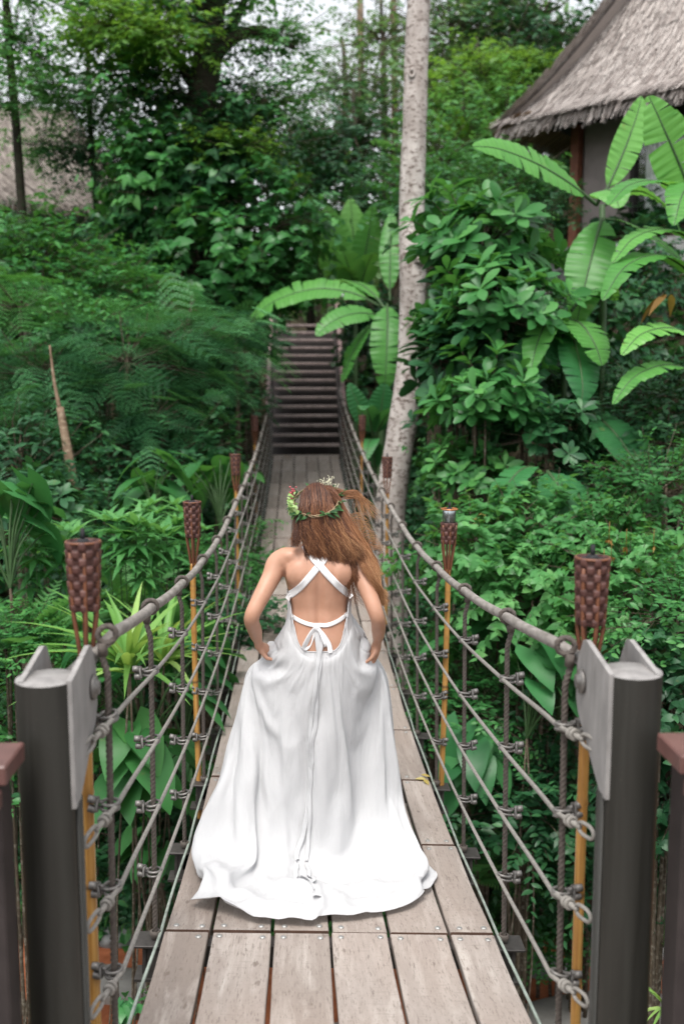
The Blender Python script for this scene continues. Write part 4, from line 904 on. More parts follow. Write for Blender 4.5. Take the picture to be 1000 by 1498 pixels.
-1,4,-28,0,-2,1,0,2,-1,-1,2,0,0,0,1,0,2,1,0,0,0,-2,-1,-1,-2,3,4,1,-3,0,-4,0,-2,-1,-1,1,0,7,3,3,-7,-3,0,-1,0,4,-7,-2,-11,9,5,2,-1,-2,-2,2,1,2,-5,-1,5,-4,0,15,1,-1,-1,-5,1,-3,5,0,-10,-1,2,-4,7,0,-1,-3,0,7,-7,-1,0,5,0,2,7,2,0,1,1,-6,-7,-5,3,-4,3,8,4,-4,-8,-2,-3,-5,4,1,-6,-7,2,5,3,-2,-6,-11,5,1,-4,1,4,10,-4,5,11,-4,-5,-13,3,0,-7,2,2,16,-6,0,-8,0,0,-6,2,2,19,-5,-3,-3,0,-8,-11,2,3,1,-1,11,8,-3,-8,-17,3,1,11,-3,10,10,-4,-6,-14,1,0,9,-1,0,-1,0,2,-7,0,1,4,-1,5,6,0,-2,-2,0,1,-1,0,-1,0,0,2,2,1,2,0,1,1,1,-1,0,-1,1,2,1,0,1,0,1,2,-1,1,2,1,2,1,-2,1,1,-2,1,2,-1,1,0,-3,1,-3,-6,2,-4,-6,2,5,7,0,2,2,0,-2,9,0,-1,1,-1,1,-7,1,-2,8,1,-7,2,-2,-1,-3,-1,0,0,1,2,-1,3,-5,1,-1,-1,0,1,4,-1,-1,-6,5,1,3,-3,0,13,-2,2,0,3,1,-7,11,1,4,-13,-3,0,6,0,-2,-7,-2,-13,-1,0,9,-1,0,5,4,0,0,-2,0,0,3,0,-5,3,1,1,-6,-3,-3,1,0,2,-3,0,1,5,1,0,-2,0,-2,0,-1,0,1,0,1,1,0,-2,2,0,-1,-3,0,0,2,0,0,-1,0,-2,0,0,
-1,5,-27,0,-2,-1,-1,1,1,0,2,0,1,0,0,-1,1,0,1,1,1,-4,1,1,2,0,0,-2,4,2,-1,-9,-2,-3,5,0,0,-1,0,1,1,1,4,-10,-3,-4,0,1,-1,6,2,-5,-1,1,0,1,0,5,-5,-1,13,2,0,6,3,2,-3,-2,0,-4,-13,1,-3,5,0,-6,0,-3,5,0,0,-1,1,1,-4,11,0,2,0,4,-5,2,-3,2,-8,-2,11,5,0,-2,-9,-2,-8,3,-2,0,6,0,-6,-10,1,1,1,0,9,3,-3,-14,-6,4,2,-8,3,1,-7,2,2,14,-6,2,-5,0,5,-10,7,-6,9,-4,4,-4,-5,-4,3,0,4,20,-5,0,0,0,-11,-17,3,7,7,-1,5,6,-3,-5,-18,3,5,15,-4,1,3,-2,-3,-7,-1,0,7,-1,1,-10,1,1,1,0,3,10,-1,1,-1,0,0,-3,0,2,0,1,4,-9,2,-1,4,-1,-1,6,0,0,2,0,1,1,1,2,0,0,2,0,1,1,-1,1,2,-2,1,2,-2,2,-2,-7,1,-4,-7,3,-2,-2,1,8,15,-1,0,4,0,-6,8,0,1,-1,0,3,-14,2,-1,9,0,-12,2,-2,3,0,1,-1,-2,0,2,1,0,0,-7,3,-1,1,-1,-1,-1,1,3,4,-1,-5,0,0,-1,3,0,10,-6,1,7,6,3,-3,4,1,-6,4,-1,1,-11,-3,2,6,0,-9,-9,-2,-2,1,0,10,7,2,-4,-6,-2,6,2,2,-6,5,-1,0,-3,-1,0,-2,-1,-1,0,0,-1,-2,-1,1,9,3,3,-6,-1,-2,1,-1,1,1,1,-2,-1,-1,-1,2,0,0,0,0,-1,-1,0,0,-1,-1,
-1,4,-28,0,-1,0,0,1,0,-1,2,1,0,1,1,0,0,-1,-1,0,1,-1,3,0,0,2,1,-2,-4,-1,-1,0,1,0,1,0,-1,1,1,-4,-3,1,8,-7,-3,-4,4,0,-3,1,2,-3,6,4,2,-11,-4,11,-2,-2,4,-1,1,1,2,1,6,1,1,-8,-1,-2,-9,5,0,1,1,2,8,-9,-1,-8,8,0,4,6,2,-2,2,0,-3,-6,-1,3,-4,-2,8,-1,-1,-5,-6,-1,-4,5,-2,0,3,1,-1,4,1,-9,-16,2,8,7,-3,4,-2,-1,-11,-2,2,2,-1,1,3,-16,5,0,14,-7,-2,-2,0,11,-12,5,-1,1,-2,1,2,-2,-13,12,-4,7,14,-5,3,1,-1,-10,-18,4,4,6,-1,7,10,-3,-7,-19,5,3,26,-2,-1,-13,-5,-2,-1,0,3,-6,1,2,-2,-1,1,10,-1,2,2,0,0,-1,0,3,-4,1,2,-7,1,1,1,0,-2,8,0,-1,3,0,2,1,1,1,0,1,4,-2,1,2,-2,1,1,-1,1,-2,-7,2,-5,-9,3,3,6,0,5,12,-1,-1,-2,0,-10,12,-1,4,-2,1,5,-12,2,1,3,0,-12,7,-1,-2,-1,0,3,-1,0,-1,-1,0,1,0,2,2,-3,0,-1,-2,1,-5,2,-1,4,-1,1,-1,2,0,-4,1,1,4,-4,-1,11,7,3,0,-4,-1,-4,12,4,0,-12,-5,-1,7,1,-3,-7,-3,-9,-1,0,13,0,1,-2,2,0,0,1,0,0,0,0,-3,3,0,2,-5,-2,0,2,0,-3,-2,0,1,6,1,2,-3,0,-1,2,-1,0,1,0,0,-1,1,-1,1,-1,-2,-1,1,0,-1,-1,-1,-1,0,
0,5,-27,-1,-2,-1,0,2,1,-1,2,0,0,1,0,0,0,1,0,1,-1,-2,1,2,-1,1,0,-1,-3,-1,-1,0,0,0,3,2,-3,-3,0,4,-4,-2,-3,0,0,-1,5,2,-1,0,1,-1,-4,-1,5,-7,-1,8,-2,-1,7,6,2,2,0,1,-3,-4,-1,-12,1,-1,-3,9,1,8,-8,-1,1,-2,0,-5,13,2,-1,-2,1,0,1,0,-3,-5,-3,9,-5,-1,4,-1,0,-7,-2,-1,-2,3,-1,-4,2,0,3,0,0,7,2,-1,-16,-10,2,12,8,-3,-7,-10,2,2,4,-3,2,3,0,-8,-16,7,4,12,-7,-5,-7,1,2,-5,3,11,-6,1,-1,2,-2,-13,10,-3,11,15,-5,4,2,0,-10,-19,3,0,4,-1,6,13,-3,4,-21,5,-10,21,-4,3,-6,-2,2,5,-1,0,-11,0,1,5,-1,3,5,0,0,-1,0,5,-7,2,-1,-3,0,0,3,0,-1,4,-1,0,5,1,0,0,0,5,-2,2,2,-2,1,2,-2,1,1,-2,1,-5,-10,3,4,12,-1,1,6,0,0,-9,2,-9,13,-1,3,-1,0,6,-11,2,0,-2,1,-4,12,0,-13,-2,-2,5,1,0,2,0,1,-2,-2,1,0,1,0,0,-1,1,5,-6,3,-8,12,-1,3,-7,-1,1,-1,-1,-3,8,2,-2,-8,-1,13,-1,2,2,7,2,-3,-3,-2,-3,10,3,2,-12,-4,0,5,0,-12,-7,-2,4,-1,0,8,8,1,-4,-4,-1,4,3,0,-7,3,0,4,-4,0,-1,-1,-1,-1,0,0,0,3,0,1,1,0,0,-1,0,0,0,1,-1,1,-1,0,0,1,-1,0,-1,-1,-2,0,0,-1,0,
-1,5,-27,0,-1,0,0,2,0,0,1,1,-1,0,0,-1,1,-1,1,0,1,-2,3,0,-1,0,1,-2,-3,-1,0,0,1,-2,0,0,-1,-1,0,3,-2,-1,-1,0,0,-3,2,2,0,0,0,2,-6,-1,8,-4,-1,5,1,0,2,2,1,2,2,1,-7,-5,-2,-8,7,1,0,1,1,9,-9,-1,-7,4,0,-3,5,2,7,6,0,-5,-1,0,0,-8,-1,8,-3,-1,0,-2,0,-5,1,-2,-4,1,-1,0,3,0,-3,-2,1,0,-1,0,10,5,-2,-7,-6,-1,7,5,-2,-11,-13,5,4,9,-6,-5,-8,3,-1,-8,4,1,11,-6,-1,-13,6,-1,0,0,11,-3,-1,-1,0,-2,-10,10,-4,6,9,-2,9,8,0,-9,-15,1,6,4,0,2,2,-3,6,-14,5,-15,9,-6,1,9,-1,2,0,0,0,-6,0,3,6,-1,2,5,1,3,-12,0,1,0,1,-1,2,0,0,6,0,0,1,-1,2,0,2,4,-2,0,3,-5,2,1,0,1,-5,-7,3,2,7,0,3,7,-1,1,-9,2,-3,7,0,-8,8,-1,9,-10,2,0,-4,1,1,5,1,-11,7,-2,-6,-4,0,6,2,1,0,-1,0,-2,0,1,2,0,0,-1,0,2,-3,-4,1,6,-1,1,-5,6,-2,4,-3,0,-6,5,0,0,1,0,7,-10,0,8,7,2,0,0,0,-4,9,2,-1,-7,-2,0,-4,-2,-7,-2,-1,-3,-1,-1,12,4,2,-2,0,-1,0,0,2,-3,3,-2,2,-3,0,-2,1,0,0,0,-1,0,3,1,1,1,0,-1,-2,0,-1,1,-1,0,1,1,-1,0,-1,0,-1,0,-1,-1,0,-1,-1,-1,
-1,5,-28,0,-2,0,0,2,1,-1,2,0,0,1,0,0,0,1,-1,1,0,-1,2,1,-3,-1,0,1,-3,-1,-2,2,0,-1,-1,1,0,-1,-1,1,-2,0,-1,0,1,-2,3,1,-1,-1,0,5,-8,-2,9,-1,-1,3,3,2,2,1,0,0,0,0,-10,-4,-1,-5,9,1,3,-8,0,5,-4,0,-8,8,1,8,7,1,-2,1,1,-5,-3,-2,5,-7,-1,5,-2,0,0,-1,-1,-7,1,-2,-1,1,0,-3,0,-1,6,3,0,-6,-4,1,2,2,-1,-2,0,-1,8,0,-1,-8,1,-1,-4,-6,1,3,4,-2,0,-14,6,-1,-1,1,0,13,-7,6,-15,4,-6,-2,2,3,-3,-1,-4,1,-1,-1,9,-5,1,-4,4,5,16,-5,-2,-10,-1,1,3,-1,10,-10,5,-6,3,-1,-6,1,-4,0,7,-2,5,-5,1,2,10,-1,2,2,0,-1,-12,1,4,4,-1,-1,3,0,0,2,1,0,3,0,5,-2,2,3,-8,3,1,-2,1,-1,2,0,-3,-5,2,3,14,-3,2,-8,3,-1,4,0,-12,11,-1,9,-4,1,4,-8,1,0,2,1,-1,7,0,-14,0,-1,-1,-2,-1,7,2,2,-2,0,0,-1,-1,0,0,0,2,0,0,0,-3,-2,1,2,-1,1,-1,6,0,8,-3,0,-9,1,-1,0,5,1,1,-10,-2,12,3,3,1,3,0,-1,2,1,-5,6,1,3,-11,-3,-6,-3,-3,-8,3,1,10,-1,0,1,2,0,2,0,0,0,0,1,0,2,0,-3,-1,-2,-2,1,0,1,1,1,0,2,0,1,-1,0,-1,1,0,-1,1,0,1,-1,0,-3,-2,0,0,0,-1,-1,-2,0,
-1,6,-27,0,-1,0,0,1,0,0,1,0,-1,1,1,0,0,-1,-1,1,1,-1,3,2,-2,-1,-1,0,-3,-1,-1,0,1,-1,2,1,-1,-3,-1,1,-2,-2,-2,1,2,-1,1,1,-1,-3,-1,9,-6,-2,7,1,1,3,2,1,0,4,1,-4,-6,-1,-9,2,-1,-1,5,2,6,-10,-2,-2,1,0,-3,8,2,6,7,2,-5,-1,-1,-3,-3,-1,8,-9,-1,5,1,-1,-4,-2,0,-4,3,-1,-3,1,-1,-1,-3,0,-2,0,0,5,3,-1,-11,-10,4,10,11,-4,1,-3,-2,4,-1,-1,-13,-7,3,9,1,-1,-11,0,0,6,-9,3,3,5,-3,-1,7,-3,14,-12,5,-11,-1,1,-6,-5,-1,-1,7,-5,0,-2,1,1,-6,4,0,12,-6,5,0,-2,-8,-9,9,9,-6,3,-6,9,-10,3,-1,1,1,1,-2,4,8,-2,1,2,-1,0,-2,0,3,3,-1,2,0,1,-1,1,0,4,2,3,8,-14,8,-4,1,-4,0,4,-1,-3,-3,0,1,12,-1,4,-1,1,-2,-2,1,-11,12,-1,0,3,0,11,-9,2,1,-4,1,1,5,1,-7,7,-1,-11,-6,-1,2,2,1,5,0,0,-2,-1,1,-1,-1,1,1,1,0,0,0,1,-2,-2,1,0,0,0,0,1,1,6,2,0,-5,-2,-1,-3,8,1,1,-9,-2,8,-2,2,7,9,3,-2,-3,-2,-1,5,0,-2,-1,0,-1,-8,-2,-12,2,-1,7,-3,0,4,4,1,-2,3,0,3,-6,0,-7,5,0,4,0,-2,-1,-1,0,0,3,1,1,0,0,0,0,-1,-2,0,1,1,2,1,0,-1,-1,-2,-2,-1,0,-1,0,0,-1,0,
-2,6,-27,0,-2,-1,0,1,1,1,3,1,-1,0,-1,0,0,1,-1,2,0,-1,3,1,-2,-3,0,-1,-3,-1,-1,2,1,-1,1,0,0,-4,-1,1,-2,0,-2,2,1,-2,2,1,2,-6,-1,9,-5,-1,6,4,0,2,4,1,1,-1,1,-8,-6,-2,-8,8,1,1,-4,0,8,-6,-1,-7,1,1,4,12,1,0,2,1,-4,0,0,0,-7,-1,10,-4,-1,1,0,1,-3,-2,-2,-7,5,-1,0,-2,-1,-4,-2,0,-1,0,-1,5,0,-1,-6,-6,2,2,-4,2,0,14,-5,2,-3,1,1,-6,-1,0,1,-1,-4,-3,2,2,6,-3,4,-18,7,-7,10,-5,8,-2,0,17,-3,3,-14,-11,4,-12,4,-6,6,10,-5,1,-16,14,-4,-1,-2,0,7,-7,-2,-1,8,10,-13,15,-2,3,-14,-2,4,-7,2,1,1,1,6,-5,0,0,2,0,19,-3,-1,4,-5,3,-2,0,6,-8,4,3,-17,11,3,0,0,-1,8,-7,0,4,-2,-2,0,2,3,10,-3,-1,-4,2,-8,9,-1,-5,6,-1,13,-6,2,1,-4,1,0,1,1,-1,7,0,-12,2,0,-5,-7,-1,5,4,1,4,0,1,-2,0,0,-1,-2,0,0,2,2,0,-1,0,0,-3,0,-3,2,1,2,-3,1,3,3,-1,0,0,0,-6,7,1,-1,-3,-1,6,-8,-1,9,7,4,1,1,-1,-1,3,1,-2,2,-1,-1,-7,-2,-10,-3,-1,0,1,-1,8,2,1,-2,3,1,-4,4,1,-1,-3,-2,5,-2,0,0,1,0,0,0,0,-1,1,0,2,-1,1,-2,1,-1,0,2,0,-1,-2,0,-1,-2,-1,-1,0,0,0,-1,0,
-1,6,-27,0,-1,0,0,0,-1,0,2,1,0,1,1,-2,0,0,0,1,1,-1,2,1,-1,-2,-2,-2,-1,0,-1,2,1,0,0,1,0,-4,-1,0,-1,-1,-3,2,1,-1,-1,1,5,-6,-2,10,-1,-1,4,3,2,1,4,1,-3,-5,-1,-10,-1,-1,-3,8,2,3,-9,-1,4,-3,0,-4,6,0,5,10,2,-6,-2,-1,0,0,0,3,-8,-1,4,-4,0,5,2,0,-7,1,-1,-3,-1,-1,-1,5,0,-3,-8,-1,-3,0,0,0,1,0,7,3,-1,-8,-14,5,-3,7,-3,11,4,-4,-7,-1,2,2,-5,-1,5,-3,-1,-6,-4,2,3,7,-4,5,-14,7,-7,7,1,8,-11,3,12,2,-2,-19,-2,-1,1,2,-2,6,0,2,0,-12,11,-6,3,-6,17,5,1,-6,-9,8,1,0,2,-5,0,-1,3,-2,8,0,1,-2,2,6,-2,4,-1,5,-6,14,-20,3,-1,-7,6,-7,5,3,9,-4,-3,-4,0,-1,4,-3,0,-2,2,1,6,-1,1,6,-2,-4,-1,2,-6,13,-4,7,-2,2,1,-3,1,0,-2,0,1,4,1,-6,6,0,-10,-4,-2,-1,-2,1,5,2,1,3,0,1,-2,0,1,-2,-1,0,0,1,0,0,1,2,-1,-1,0,-3,3,2,-3,-2,1,7,-5,-3,5,5,0,-9,4,1,1,0,-1,2,-8,-1,9,0,1,4,7,3,-1,-1,-1,-2,4,1,0,-4,-2,-7,-5,-3,-8,3,1,11,-1,1,-1,3,-1,-2,2,1,-2,1,0,3,-1,-1,1,-2,-1,0,2,2,0,1,0,1,-1,-1,-1,1,1,-1,1,0,-1,-1,-1,-1,-3,0,0,0,-1,-1,0,-1,
-2,6,-27,1,-1,0,0,1,0,2,2,0,-3,0,1,-1,1,-1,0,1,1,0,3,1,-3,-4,0,-1,0,0,-1,1,0,-1,0,0,1,-4,-1,0,-1,0,-3,3,2,0,-3,-1,7,-7,-2,8,3,1,3,4,1,0,1,1,-3,-7,-2,-11,4,0,-1,2,1,6,-9,-1,4,0,1,-5,12,1,0,2,1,-2,1,0,-2,-3,0,9,-8,-1,5,3,1,-1,-4,-2,-8,-2,1,-5,9,-1,0,-8,-2,0,3,0,-3,-3,-1,-5,-1,1,-1,-7,1,5,-1,0,-3,-7,4,1,9,-5,20,2,-3,-17,-3,0,7,2,-3,-2,-14,7,-4,7,-5,5,-9,6,1,1,-2,10,-3,7,-1,1,-3,-12,-8,5,-4,2,-1,3,2,-4,8,-6,12,-5,-3,-1,-3,1,6,-2,8,-1,2,-8,-2,10,-3,14,0,0,-1,1,1,0,-2,0,2,0,1,-6,6,1,6,0,1,-6,0,0,-6,1,7,-6,-7,12,-17,9,-7,4,1,-1,2,0,11,-6,1,-1,1,-1,8,-2,6,0,4,-3,-8,3,-6,16,-8,3,-4,1,-1,6,1,-10,2,-2,-6,-5,0,0,-1,1,7,5,1,0,0,0,-1,-1,1,-1,0,1,-1,1,1,1,0,0,-1,-1,1,0,1,-1,-8,4,3,2,-6,-2,11,0,0,-7,4,0,-2,4,1,2,-7,-2,7,-4,1,6,8,3,0,-2,-1,-2,4,0,0,-1,0,-3,-6,-2,-13,4,0,7,-3,-2,4,-1,1,-2,5,0,-2,2,0,4,-1,1,0,0,-1,0,0,0,-1,1,0,1,-1,0,0,1,0,0,2,0,-3,-2,0,1,-2,-1,-2,0,0,0,-1,0,
-1,7,-27,0,-1,-1,0,1,2,1,0,0,-1,2,-1,-2,0,1,-1,1,1,0,2,1,-1,-4,-2,-2,1,0,-1,2,2,-1,-1,0,2,-5,-2,-1,0,0,-4,3,2,3,-6,-2,8,-3,0,6,3,0,2,4,2,1,-2,-1,-8,-4,-1,-8,6,1,0,-4,0,11,-5,0,-4,2,0,-1,11,1,-4,0,0,1,0,1,-1,-6,-2,9,-5,0,0,-1,0,2,2,1,-8,-2,-2,-2,-2,0,0,8,0,-1,-4,-2,-5,-6,1,4,0,-2,-8,-2,3,-1,-2,-1,4,-10,4,-4,9,-4,6,0,0,14,5,-3,-11,-3,-1,3,-1,-1,1,-12,6,-1,6,-5,-1,-7,3,4,-5,5,9,-3,5,-8,-2,0,-10,0,1,4,-3,18,-4,1,-9,8,-3,4,1,1,-1,1,2,4,-1,-1,2,3,-1,3,1,1,1,1,-3,1,1,1,-2,1,3,6,1,0,2,0,-2,-8,0,2,0,1,3,-20,7,2,8,-5,-2,-3,-1,6,-8,4,7,-7,2,2,0,2,6,0,0,-8,6,1,6,-2,-6,7,-7,-1,10,0,-3,1,-1,-11,-3,-1,-2,-2,0,1,1,1,6,1,1,1,1,1,-2,0,0,-2,-1,0,0,1,1,0,0,1,-2,1,1,-1,2,1,-4,1,0,-2,-1,0,11,-5,-1,-2,3,0,-1,8,2,-3,-7,-3,7,-5,0,8,5,3,0,4,1,0,0,-1,-2,0,-1,-2,-5,-1,-10,-1,-1,-1,2,1,9,-1,-1,-2,0,0,-2,6,1,2,-1,-1,0,-1,0,0,1,1,0,1,0,1,-2,-1,1,1,1,-2,1,0,-2,-1,0,0,-2,-2,-1,-1,0,0,1,1,
-1,7,-27,0,-1,0,0,0,0,2,2,1,-2,0,0,-2,0,0,-1,2,0,-1,-4,0,-1,2,0,-1,2,1,-1,1,1,-1,-1,-1,2,-5,-2,-3,1,2,-1,1,1,5,-6,-2,7,-1,-1,5,3,2,1,2,0,-1,-3,0,-10,-1,-1,-5,5,1,4,-7,-1,10,-2,1,-9,6,0,-1,7,1,1,0,1,0,1,-1,-1,-10,-1,5,-3,0,6,2,3,-8,-6,-2,-2,3,-1,-1,5,-1,-2,-3,-1,0,2,0,1,-1,0,-4,-8,0,6,-1,-1,-14,-2,5,6,-7,0,-2,1,-1,-1,3,-3,12,8,-4,-1,-2,0,-5,-3,-1,-2,-8,4,3,4,-3,3,-10,6,0,-1,1,10,-8,10,-3,1,-3,-5,-1,2,-3,2,10,0,2,2,1,-4,1,5,3,1,7,-1,0,-5,-1,4,0,1,1,1,-1,3,-1,0,-1,3,-1,-1,4,1,-2,-7,-3,-5,1,0,11,-1,0,-8,6,0,-3,7,4,-6,-3,-2,2,1,6,-11,1,3,-3,2,5,-2,-1,-4,6,1,0,-1,-2,13,-10,-1,1,-1,-1,5,0,-8,7,-2,-9,-3,-1,-1,0,1,2,1,0,7,3,0,0,0,2,-2,-1,0,-2,0,1,-1,2,1,1,0,1,0,1,-1,-3,-1,1,-3,2,0,-3,0,2,5,-5,-3,5,1,0,-3,9,2,-2,-4,-1,4,-7,-2,10,2,3,1,5,2,-1,2,0,-1,2,0,0,-5,-3,-8,-3,-1,-7,3,0,9,-3,1,0,6,2,-1,1,-2,2,0,0,0,-2,0,0,1,-1,-1,0,0,0,0,0,1,1,1,0,1,0,-3,-1,-1,0,-2,0,-1,-1,-1,0,0,0,
-1,7,-26,-1,-1,-1,2,0,0,0,2,0,-2,1,1,-2,1,0,0,0,1,-2,-3,-2,0,3,1,-2,0,2,1,2,0,-1,-2,0,1,-4,-2,-3,1,1,-1,0,0,7,-8,-2,7,1,1,4,4,0,1,2,2,-2,-4,-1,-12,0,-1,-2,3,1,9,-8,-1,2,1,1,-9,7,0,1,4,1,2,2,0,-3,-3,0,3,-10,-1,9,2,2,-7,-4,-1,1,1,-1,-6,-1,0,0,3,0,0,2,-2,-1,-2,-1,4,-1,0,-9,-5,3,5,-1,-3,-10,-5,5,-1,-2,-1,5,-4,0,-1,11,-6,2,-5,2,17,7,-2,-8,-2,-2,-5,-7,2,-3,-5,2,4,-5,2,0,-1,4,-3,-7,20,5,0,-1,-2,0,-4,5,2,-2,-2,1,17,1,-2,-5,0,3,9,4,0,-6,0,-4,-1,2,0,0,-1,1,0,0,2,5,1,0,-5,-1,1,7,3,-3,-12,1,-2,3,0,-2,-2,0,-1,3,2,1,-6,4,2,-4,0,2,-5,3,2,-1,0,2,-2,-4,-3,5,1,7,-4,-5,10,-15,7,0,3,-2,6,0,-12,8,-7,-5,-3,0,0,1,1,3,3,1,6,0,1,-1,2,1,-3,0,0,0,0,1,-1,1,0,-1,0,1,2,0,2,-6,2,-1,-1,-1,1,-3,3,1,3,-5,-2,8,0,0,-4,7,2,-1,0,-1,1,-8,-2,9,-1,1,4,5,2,-1,1,0,-1,3,0,0,-3,-1,-4,-3,-2,-11,2,1,6,5,1,3,-1,-1,-1,1,1,1,-1,-1,1,-1,-1,0,0,1,0,2,0,-1,-3,-1,0,1,0,0,2,1,-2,-1,-1,0,-3,-1,0,0,0,-1,0,0,
-2,8,-27,0,-2,0,1,0,0,1,1,1,-1,2,0,-2,0,0,-2,0,0,0,-2,0,-2,4,2,0,0,-1,-1,2,1,-1,-4,-1,3,-4,-1,-5,2,1,2,-3,0,8,-4,-1,5,2,-1,2,4,3,1,0,0,-5,-5,-2,-9,4,0,-1,-2,1,12,-5,0,-5,0,-1,-3,10,1,1,3,1,1,1,1,-6,-8,-1,8,-6,-1,4,0,1,-3,0,0,-6,-2,0,2,2,-2,-1,2,-1,-2,2,1,2,-4,-2,-5,-3,1,8,-1,-1,-16,0,3,3,-2,-3,-5,-2,3,7,-8,1,-3,5,-4,1,-1,-1,-2,-3,7,10,9,-8,-3,-3,0,-5,-9,5,4,-1,0,-5,-7,18,-1,0,9,7,-1,0,4,-2,1,1,0,-7,4,0,11,-2,-1,4,2,1,-3,-5,3,7,7,-5,-9,0,0,-2,2,1,1,-2,0,-8,5,3,4,0,-2,2,-1,0,4,2,0,-5,0,0,1,0,-2,3,-5,-3,-5,9,3,-4,1,0,-4,1,2,-2,1,1,-2,-1,1,2,-6,7,-13,4,4,-2,6,-1,6,-7,3,-3,-14,8,-9,-2,5,-1,-1,-4,1,7,7,0,2,1,1,0,1,1,-2,0,0,-1,0,1,-2,1,1,1,1,1,-1,-2,1,0,2,-1,-5,2,1,-4,2,0,2,-4,0,8,-2,-2,-3,7,2,0,1,0,0,-6,-2,9,-3,1,4,5,2,0,0,0,-2,5,1,0,-2,-2,-1,-4,-1,-10,0,0,2,5,1,3,4,2,0,-3,-3,1,0,0,1,-2,-1,0,1,1,-1,0,0,0,-2,-1,-1,0,0,1,4,2,-1,-2,-1,-1,-2,-1,-1,-2,-1,-1,2,1,
-1,7,-27,-1,0,0,0,0,0,3,1,0,-2,0,0,-2,2,1,-2,0,0,-1,-2,0,-1,1,1,-1,3,1,-1,-1,0,1,-4,-2,0,-2,-1,-3,4,3,4,-7,-3,8,-1,0,4,2,2,2,4,0,0,-1,0,-8,-5,-1,-7,5,1,4,-6,-1,9,-2,1,-8,2,-1,-1,9,2,3,2,1,-3,-1,-1,-3,-8,-1,9,-2,1,-2,-3,-1,5,0,2,-11,-2,-1,0,0,-1,2,8,-2,-2,-1,-1,6,-9,1,-9,2,0,-1,-1,-1,2,-2,0,-8,3,3,2,1,-3,-2,-3,2,5,-15,5,-3,9,-7,0,-6,3,-1,-10,15,1,9,-13,1,-8,18,-1,2,11,-9,4,1,5,-5,-12,4,1,11,8,-2,6,-1,-3,-11,4,0,-1,7,5,19,-5,-6,-10,-2,0,4,5,1,0,1,-2,-8,2,0,-2,2,1,3,0,0,-6,-1,0,1,2,2,6,-1,-2,-4,2,1,0,-1,1,4,0,-2,-9,1,-2,-4,4,1,4,0,1,-5,-6,0,2,6,4,-4,-2,6,-12,7,0,5,-3,-2,3,-7,9,-13,-13,-3,0,1,6,-3,-1,4,0,8,6,0,2,3,1,-1,0,-1,-3,1,1,-2,1,0,-1,1,2,-1,0,1,-1,0,0,-1,-1,1,-2,-5,0,-3,9,1,0,-2,-2,6,-3,-1,-1,5,1,2,5,1,-2,-7,-2,6,-5,0,9,5,3,0,2,0,-2,3,0,-1,-1,0,0,-3,-2,-7,0,-1,-6,2,1,6,7,2,2,-4,-1,0,0,-1,0,-2,0,1,1,0,-1,1,0,-1,-2,-1,1,0,0,-1,3,2,-1,-1,-1,0,-4,-1,-1,0,0,0,0,-1,
-2,8,-26,0,-1,-1,0,-1,0,2,2,1,-2,1,0,-1,1,1,-2,0,0,-1,-1,-1,0,0,0,-1,5,2,-1,-3,0,0,-4,-2,0,-1,1,-3,1,1,7,-6,-3,6,0,0,3,3,1,2,4,2,-2,-4,0,-9,-3,-2,-4,6,2,9,-9,-2,3,-1,1,-9,5,0,3,9,1,1,0,0,-4,-3,0,-1,-9,-2,11,1,1,-2,-1,1,-2,-3,-1,-3,1,0,-3,2,-1,-5,-6,2,4,6,-3,-3,-1,1,10,-6,-1,-19,1,4,6,0,-5,-4,-1,3,1,2,-1,4,-1,-2,2,-1,1,-2,-18,10,-1,8,-10,-7,-6,10,7,-5,16,-3,1,-3,1,0,13,-5,3,3,2,0,-9,6,-5,-4,4,0,-5,0,-1,15,7,1,-15,-2,2,14,-2,-3,5,1,0,0,7,2,4,2,2,2,1,5,-5,2,-7,-10,-2,-3,0,4,4,-2,-8,-2,3,3,0,1,-3,3,7,0,-3,-6,5,1,-9,1,2,7,2,-6,-4,2,0,-1,0,2,-1,5,9,-15,-4,-2,1,3,-1,5,0,1,-1,-15,4,-13,-4,-1,0,-1,9,-5,1,0,1,7,10,-2,0,1,1,-2,2,1,-3,1,0,0,0,1,-2,2,0,0,0,1,0,0,1,3,0,3,-2,0,-3,-9,1,1,0,2,1,4,-5,-2,-1,3,0,4,6,2,-2,-4,-2,4,-6,-2,8,4,3,2,3,1,0,0,0,-2,4,1,0,-6,-2,-1,1,0,-11,0,-1,5,7,2,1,-1,-1,2,-2,0,0,-2,-1,0,1,0,0,0,0,-1,-2,-1,-2,0,0,1,3,1,1,-2,-1,-2,-1,-1,-1,-1,0,0,1,0,
